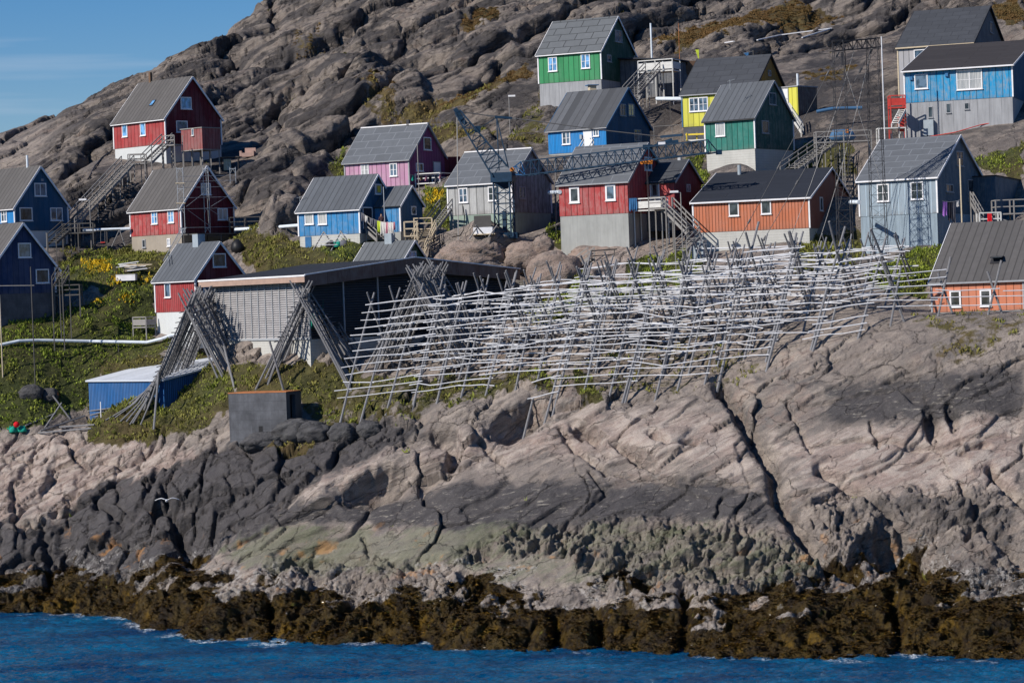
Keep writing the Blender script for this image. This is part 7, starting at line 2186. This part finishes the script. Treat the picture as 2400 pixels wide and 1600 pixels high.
single('hose', MB().tube([W(1085, 483, 250.4), W(1089, 510, 250.2), W(1086, 540, 250), W(1078, 552, 249), W(1060, 556, 248)], .05, 6), M['black'], 'black hose hanging on the weathered white wall', 'hose')
# --- royal blue steps
stair('stairs', 'white painted steps up to the royal blue house door', W(1366, 372, 266), W(1380, 348, 267.5), .9, mat='wood_white', wdir=(1, .4, 0), rails=True)
deck('walkway', 'pale cluttered walkway behind the tall red roof below the blue house', W(1300, 385, 264), (1, 0, 0), (0, -1, 0), 4.0, 1.3, mat='wood_grey', rail=.8, group='plank walkways')
# --- green house deck and stairs
f = H['top_green']
dk_c = W(1545, 168, 294)
deck('deck', 'long white-railed deck on posts right of the green house', dk_c, f.n2, f.n1, 4.2, 2.4, mat='wood_white', rail=1.2, panel='wood_white', sides='fr')
stair('stairs', 'steep weathered stairs up to the white-railed deck by the green house', W(1477, 224, 288), W(1530, 166, 292), 1.5, mat='wood_grey', wdir=(1, .3, 0))
stair('stairs', 'lower broken steps on the rock under the green house stairs', W(1478, 248, 286), W(1492, 222, 288), 1.2, mat='wood_grey', rails=False)
g = gz(W(1528, 130, 294).x, 294)
pole_('pale blue steel flue pole behind the green house lean-to', 1528, 55, 140, .11, 'pipe', D=298)
pole_('thin rust brown pole right of the green house deck', 1594, 55, 170, .03, 'rust', D=297)
laundry('distant washing line with orange, dark and blue clothes behind the yellow house', W(1700, 125, 312), W(1765, 120, 312), [(.15, .9, 1.1, 'dark_cloth'), (.5, .8, 1.0, 'cloth_orange'), (.75, .6, .9, 'cloth_blue')])
for x, lb_ in ((1700, 'left dark post of the distant washing line'), (1766, 'right dark post of the distant washing line')): pole_(lb_, x, 118, 140, .05, 'wood_dark', D=312)
single('towel', MB().hexa([W(1636, 125, 302) + Vector(v) for v in ((0, 0, -.6), (.1, 0, -.6), (.1, .05, -.6), (0, .05, -.6), (-.3, 0, .4), (.1, 0, .4), (.1, .05, .4), (-.3, .05, .4))]), M['cloth_yellow'], 'lime green towel hanging on a dark bush right of the deck', 'towel')
t = thing('crate_stack', tuple(W(1612, 165, 300)), 'dark red stack of crates at the end of the white-railed deck', 'crates')
for i in range(3): 
    c = W(1606 + i * 7, 168 - i * 9, 300); MB().box(c, (.6, .1, 0), (-.1, .5, 0), (0, 0, .28)).build('crate', M['wood_brown' if i % 2 else 'cloth_red'] if i == 1 else M['wood_brown'], t)
# --- yellow shed right of the teal house
g = Frame(273, (1822, 206), (1869, 203), (1914, 200), 200, 268, theta=40)
t = thing('yellow_shed', tuple(g.pt(g.L / 2, g.Wd / 2, -1)), 'flat-roofed yellow shed with pale door and brown side right of the teal house', 'shed')
P = g.pt; q = MB()
q.quad([P(g.L, 0, -1), P(0, 0, -1), P(0, 0, g.eh), P(g.L, 0, g.eh)], [(0, 0), (g.L, 0), (g.L, 4), (0, 4)]); q.build('front_wall', B['yellow'], t)
q = MB(); q.quad([P(0, 0, -1), P(0, g.Wd, -1), P(0, g.Wd, g.eh), P(0, 0, g.eh)], [(0, 0), (g.Wd, 0), (g.Wd, 4), (0, 4)]); q.quad([P(0, g.Wd, -1), P(g.L, g.Wd, -1), P(g.L, g.Wd, g.eh), P(0, g.Wd, g.eh)]); q.quad([P(g.L, g.Wd, -1), P(g.L, 0, -1), P(g.L, 0, g.eh), P(g.L, g.Wd, g.eh)]); q.build('side_wall', B['brown'], t)
MB().box(P(g.L / 2, g.Wd / 2, g.eh + .06), g.e1 * (g.L / 2 + .1), g.e2 * (g.Wd / 2 + .1), Z * .06).build('roof', M['trim_grey'], t)
door(g, t, 'f', 1839, 232, .9, 2.1, 'door_white', frame='trim_grey')
MB().tube([P(g.L * .06, .3, g.eh), P(g.L * .06, .3, g.eh + 1.4)], .12, 8).build('chimney', M['pipe'], t)
stair('stairs', 'pale steps down from the yellow shed past the teal gable', W(1880, 310, 275), W(1848, 262, 278), 1.0, mat='wood_white', wdir=(.3, 1, 0))
# yellow fence under the yellow house
t = thing('fence', tuple(pick(1630, 340, 262)), 'yellow and white plank fence under the yellow house', 'fence')
for y_, mt_ in ((316, 'yellow'), (330, 'wood_white'), (342, 'yellow')): MB().beam(W(1607, y_, 276), W(1652, y_ - 2, 275), .1, .16).build('rail', M[mt_], t)
for x in (1609, 1633, 1651): MB().beam(W(x, 312, 275.8), W(x + 1, 352, 275.8), .12, up=Vector((0, 1, 0))).build('post', M['yellow' if x != 1651 else 'wood_white'], t)
# wire frame fence behind royal blue house
t = thing('wire_fence', tuple(W(1560, 340, 272)), 'thin grey wire fence right of the royal blue house', 'fence')
for x in (1532, 1575, 1594): MB().tube([W(x, 296, 272), W(x + 2, 345, 272)], .03, 5).build('post', M['wood_grey'], t)
MB().tube([W(1532, 297, 272), W(1594, 293, 272)], .03, 5).build('rail', M['wood_grey'], t)
# --- balcony of the tall red house
f = H['tall_red']
c = H['tall_red'].pt(0, H['tall_red'].Wd*.2, 0.25) + H['tall_red'].n2*1.5
deck('balcony', 'white panelled balcony with laundry on tall posts at the tall red house', c, -f.e1, f.n1, 2.9, 1.6, mat='wood_white', rail=1.05, panel='wood_white', sides='lfr', cat='balcony', group='balconies')
cloth(W(1474, 465, 243.9), W(1492, 464, 243.9), 1.1, M['cloth_blue'], 'towel', 'blue striped cloth hanging over the white balcony rail', 'towel')
deck('deck', 'grey rear landing joining balcony and stairs at the red annex', W(1548, 488, 246), -f.e1, f.n1, 1.8, 1.6, mat='wood_grey', rail=1.0, sides='f')
stair('stairs', 'grey timber stairs descending from the red annex to the rock', W(1624, 548, 243), W(1564, 487, 246), 1.2, mat='wood_grey')
stair('stairs', 'lowest short steps beside the terracotta house base', W(1596, 588, 240), W(1628, 556, 242), 1.0, mat='wood_grey')
# steps among the boulders
stair('stairs', 'long dark-railed stone steps among the rounded boulders above the racks', pick(1315, 665, 232) + Z * .2, W(1386, 604, 245), 1.0, mat='wood_grey', under=True)
t = thing('railing', tuple(W(1386, 600, 245)), 'level dark handrail at the top of the boulder steps', 'railing')
MB().beam(W(1386, 588, 245), W(1446, 584, 246), .08, .12).build('rail', M['wood_dark'], t); MB().beam(W(1388, 600, 245), W(1446, 596, 246), .06, .1).build('rail', M['wood_dark'], t)
for x in (1386, 1440): MB().beam(W(x, 586, 245.5), W(x + 1, 622, 245.5), .1, up=Vector((0, 1, 0))).build('post', M['wood_dark'], t)
# cabinets
c = pick(1640, 612, 232)
t = thing('utility_cabinet', tuple(c), 'light grey electricity cabinet before the terracotta house base', 'cabinet')
MB().box(c + Z * .9, (.5, -.2, 0), (.2, .35, 0), (0, 0, .95)).build('body', M['metal_box'], t); MB().box(c + Z * 1.88, (.56, -.22, 0), (.22, .4, 0), (0, 0, .04)).build('lid', M['steel'], t)
# stairs and platform between teal and grey houses
stair('stairs', 'grey steps climbing right behind the terracotta roof', W(1846, 404, 259), W(1950, 332, 268), 1.4, mat='wood_grey')
deck('walkway', 'white railed walkway with dark boxes behind the lattice mast', W(1975, 332, 262), (1, -.05, 0), (0, -1, 0), 5.5, 1.8, mat='wood_grey', rail=1.0, group='plank walkways', panel=None)
c = W(1975, 318, 263)
t = thing('covered_boat', tuple(c), 'blue-black tarpaulin covered load on the walkway behind the mast', 'tarpaulin')
MB().tube([c + Vector((-1.2, 0, -.3)), c + Vector((-.9, 0, 0)), c + Vector((.8, 0, .05)), c + Vector((1.2, 0, -.3))], [.25, .6, .6, .2], 8).build('cover', M['trim_blue'], t, smooth=True)
MB().box(c + Vector((.4, -.5, .4)), (.15, 0, 0), (0, .12, 0), (0, 0, .18)).build('canister', M['orange'], t)
# --- red deck left of big blue house
f = H['big_blue']
t = deck('deck', 'faded red plank deck left of the big blue house', W(2102, 252, 268), (1, 0, 0), (0, -1, 0), 1.6, 1.6, mat='red', rail=1.15, sides='lf', panel='red')
deck('deck', 'lower red and white plank deck left of the grey panelled basement', W(2088, 300, 266), (1, 0, 0), (0, -1, 0), 2.8, 1.6, mat='wood_white', rail=0)
stair('stairs', 'white steps between the two red decks', W(2098, 290, 266), W(2116, 256, 267), .7, mat='wood_white', rails=False)
t = thing('red_gate', tuple(W(2110, 290, 266)), 'small faded red boarded gate beside the grey basement', 'gate')
MB().box(W(2112, 291, 266.5), (.35, 0, 0), (0, .04, 0), (0, 0, .75)).build('board', M['red'], t)
pole_('tall pale flagpole left of the big blue house', 2073, 86, 300, .06, 'rail', D=264)
single('red_pipe', MB().tube([pick(a, b, 262) + Z * .25 for a, b in ((2170, 328), (2240, 316), (2300, 300), (2370, 288))], .05, 6), M['red'], 'thin red pipe along the foot of the grey panelled basement', 'pipe')
wl = thing('plank', tuple(pick(1850, 90, 290)), 'bleached driftwood planks lying on the hill above the yellow house', 'planks')
for a, b in (((1775, 98), (1830, 88)), ((1830, 88), (1950, 70)), ((1880, 92), (1948, 70)), ((1700, 105), (1720, 103))): MB().beam(pick(*a, 290) + Z * .15, pick(*b, 290) + Z * .15, .2, .12).build('board', M['rail'], wl)
# --- tall grey house surroundings
f = H['tall_grey']
pole_('tall bare timber pole before the shaded gable of the tall grey house', 2256, 372, 560, .07, 'wood_pale', D=236)
laundry('washing line with purple and black clothes before the shaded gable of the tall grey house', W(2208, 471, 236), W(2254, 467, 237), [(.15, .5, 1.2, 'cloth_purple'), (.42, .5, 1.6, 'dark_cloth'), (.6, .35, 2.2, 'cloth_grey'), (.8, .3, .5, 'cloth_white')])
stair('stairs', 'grey steps with railing down from the tall grey house annex', W(2302, 518, 236), W(2278, 475, 241), 1.0, mat='wood_grey', wdir=(.4, 1, 0))
deck('deck', 'white railed deck above the salmon house roof', W(2318, 528, 236), (1, 0, 0), (0, -1, 0), 2.0, 1.5, mat='wood_white', rail=1.1, sides='fr')
cloth(W(2314, 500, 235.2), W(2324, 500, 235.2), 1.0, M['cloth_red'], 'towel', 'bright red cloth hanging on the white deck rail', 'towel')
deck('deck', 'grey timber platform with pallets at the right edge', W(2372, 500, 240), (1, 0, 0), (0, -1, 0), 3.4, 2.0, mat='wood_grey', rail=1.2, brace=True)
# satellite dishes and aerials
def aerial(label, px, py, D):
    c = W(px, py, D)
    t = thing('roof_aerial', tuple(c), label, 'aerial', 'roof aerials')
    MB().tube([c - Z * .6, c + Z * .4], .03, 5).build('mast', M['steel'], t)
    m_ = MB(); m_.beam(c + Vector((-.3, 0, .25)), c + Vector((.5, 0, .45)), .03)
    for k in range(4): m_.beam(c + Vector((-.2 + k * .2, -.25, .28 + k * .05)), c + Vector((-.2 + k * .2, .25, .28 + k * .05)), .02)
    m_.build('rods', M['steel'], t)
aerial('small aerial on the teal house ridge', 1711, 197, 265.5)
aerial('thin aerial at the left eave of the light blue house', 703, 470, 257)
# chimney of the lower hidden blue roof box
c = W(1388, 213, 290)
t = thing('timber_box', (c.x, c.y, c.z - .6), 'small timber clad box with dark cap on the royal blue ridge', 'chimney')
MB().box(c, (.35, .1, 0), (-.1, .35, 0), (0, 0, .55)).build('box', M['wood_pale'], t); MB().box(c + Z * .6, (.6, .15, 0), (-.15, .5, 0), (0, 0, .05)).build('cap', M['trim_blue'], t)
# --- rounded boulders among the houses and below the hut
def boulder(label, px, py, w_, h_, seed, D=None, sq=1.0, mat=None):
    g = pick(px, py + h_ * .5, 205) if D is None else W(px, py + h_ * .5, D)
    rx = w_ / 2 / (6200.0 / g.y); rz = h_ / 2 / (6200.0 / g.y) * 1.15; ry = rx * .8
    nu_, nv_ = 40, 24
    th = np.linspace(0, 2 * np.pi, nu_, endpoint=False); ph = np.linspace(-np.pi / 2, np.pi / 2, nv_)
    T_, Ph = np.meshgrid(th, ph)
    dxx, dyy, dzz = np.cos(Ph) * np.cos(T_), np.cos(Ph) * np.sin(T_), np.sin(Ph)
    f1, f2, idr, _a, _b = voro(dxx * 1.6 + seed * 3.1 + dzz, dyy * 1.6 + dzz * 1.3 + seed, seed)
    k = 1 + 0.16 * fbm(dxx * 1.3 + seed, dyy * 1.3 + dzz * 1.1, 3, seed) + 0.1 * np.minimum((f2 - f1) * 3, 1) + 0.1 * (idr - .5) * sq
    sg = lambda v: np.sign(v) * np.abs(v) ** 0.8
    X_, Y_, Z1 = g.x + rx * k * sg(dxx), g.y + ry + ry * k * sg(dyy), g.z + rz * .8 + rz * k * dzz
    m_ = MB(); m_.v = [tuple(q) for q in np.stack([X_.ravel(), Y_.ravel(), Z1.ravel()], 1)]
    for i in range(nv_ - 1):
        for j in range(nu_):
            m_.f.append((i * nu_ + j, i * nu_ + (j + 1) % nu_, (i + 1) * nu_ + (j + 1) % nu_, (i + 1) * nu_ + j)); m_.uv.append([(0, 0)] * 4)
    return single('boulder', m_, mat or ROCKM, label, 'boulder', 'boulders on the slope', loc=(g.x, g.y, g.z), smooth=True)
def rockmat(name, c0, c1, c2):
    mt, t, b = newmat(name); n = N(t); P_ = pos(n)
    PR_ = n.mapping(P_, (1, 1, 1), (0, R(25), 0)); s1_ = n.noise(n.mapping(PR_, (.4, .6, 1.5)), 1.2, 9, .68, .5); s2_ = n.noise(P_, .9, 8, .68); s3_ = n.noise(P_, 5, 6, .7)
    c = n.mix(n.rng(s1_, .4, .6), c0, c1); c = n.mix(n.rng(s2_, .52, .64, 0, .8), c, c2); c = n.mix(n.rng(s3_, .64, .72, 0, .35), c, (.36, .34, .3))
    n.link(c, b.inputs['Base Color']); b.inputs['Roughness'].default_value = .9; b.inputs['Specular IOR Level'].default_value = .2
    n.link(n.bump(s3_, .8, .12, n.bump(n.math('ADD', s1_, s2_), .9, .4)), b.inputs['Normal'])
    return mt
ROCKM = rockmat('pinkish_boulder', (.33, .25, .21), (.28, .23, .2), (.12, .11, .105))
ROCKD = rockmat('dark_boulder', (.075, .073, .077), (.11, .108, .11), (.05, .05, .052))
for i, (lab, px, py, w_, h_) in enumerate((('wide pinkish boulder left of the crane foot', 1105, 600, 150, 62), ('rounded pinkish boulder right of the crane foot', 1235, 600, 95, 60), ('large split boulder below the tall red house, left of the steps', 1300, 640, 120, 90),
        ('low broad boulder under the pale concrete base, behind the steps', 1395, 605, 120, 50), ('pink boulder right of the boulder steps', 1420, 655, 110, 75), ('small boulder left of the pale concrete base', 1275, 575, 45, 40))):
    boulder(lab, px, py, w_, h_, 31 + i * 7, D=247 if py < 612 else 243)
for i, (lab, px, py, w_, h_) in enumerate((('dark angular boulder right of the concrete hut', 735, 1015, 80, 46), ('dark boulder in front of the hut door', 690, 1028, 90, 50), ('small dark boulder left of the green shrub at the rack feet', 800, 1020, 60, 40), ('dark boulder under the left end of the front rack', 865, 1010, 60, 38), ('low dark boulder before the hut wall', 620, 1042, 110, 40), ('grey boulder in the grass left of the shed', 70, 930, 55, 34), ('second grey boulder in the grass nearer the shed', 112, 934, 45, 30))):
    boulder(lab, px, py, w_, h_, 91 + i * 5, mat=ROCKD)
# --- shore things
c = pick(37, 1010)
t = thing('net_heap', tuple(c), 'teal net heap with red float on the rocks at the left edge', 'nets')
mb = MB()
for i in range(7):
    q_ = c + Vector((random.uniform(-.7, .7), random.uniform(-.3, .3), 0)); mb = MB(); mb.tube([q_ - Z * .1, q_ + Z * .2, q_ + Vector((.1, 0, .45))], [.35, .3, .08], 8); mb.build('net', M['net'], t, smooth=True)
def ball(p, r, mat, name, parent=None, label=None, cat=None, group=None):
    m_ = MB(); pts = [Vector(p) + Z * (r * math.sin(a)) for a in [R(x) for x in (-88, -60, -35, -10, 15, 40, 65, 88)]]
    m_.tube(pts, [max(.02, r * math.cos(R(x))) for x in (-88, -60, -35, -10, 15, 40, 65, 88)], 12)
    if parent is not None: return m_.build(name, mat, parent, smooth=True)
    return single(name, m_, mat, label, cat, group, smooth=True)
ball(c + Vector((.15, -.35, .6)), .28, M['cloth_red'], 'float', t)
ball(pick(130, 935) + Z * .3, .3, M['orange'], 'buoy', None, 'round orange buoy in the grass left of the blue shed', 'buoy')
single('post', MB().tube([pick(237, 978, 225) - Z * .2, pick(237, 978, 225) + Z * 1.4], .05, 6), M['trim'], 'short white post before the blue shed wall', 'post')
# gull in flight
gp = W(391, 1172, 212)
t = thing('gull', tuple(gp), 'grey-winged white gull gliding before the dark boulders', 'gull')
me = MB()
def wing(s):
    st_ = [(0, .0, .02, .15), (.2, -.05, .12, .17), (.42, -.04, .2, .15), (.7, .05, .14, .1), (.98, .16, .02, .02)]
    top_ = [(Vector((s * x, y - c_, z)), Vector((s * x, y + c_, z))) for x, y, z, c_ in st_]
    m_ = MB()
    for (a, b), (c_, d_) in zip(top_[:-1], top_[1:]):
        o_ = Vector((0, 0, .018))
        m_.hexa([gp + v for v in (a - o_, c_ - o_, d_ - o_, b - o_, a + o_, c_ + o_, d_ + o_, b + o_)])
    return m_
bd = MB(); bd.tube([gp + Vector(v) for v in ((0, -.34, -.02), (0, -.3, .01), (0, -.22, .0), (0, -.08, -.03), (0, .1, -.02), (0, .25, .0), (0, .38, .02))], [.015, .05, .075, .12, .11, .06, .04], 10)
bd.tube([gp + Vector((0, -.4, -.02)), gp + Vector((0, -.33, -.015))], .01, 5)
b_ = bd.build('body', M['feather_white'], t, smooth=True)
for s in (-1, 1): wing(s).build('wing', M['feather_grey'] if False else M['feather_white'], t)
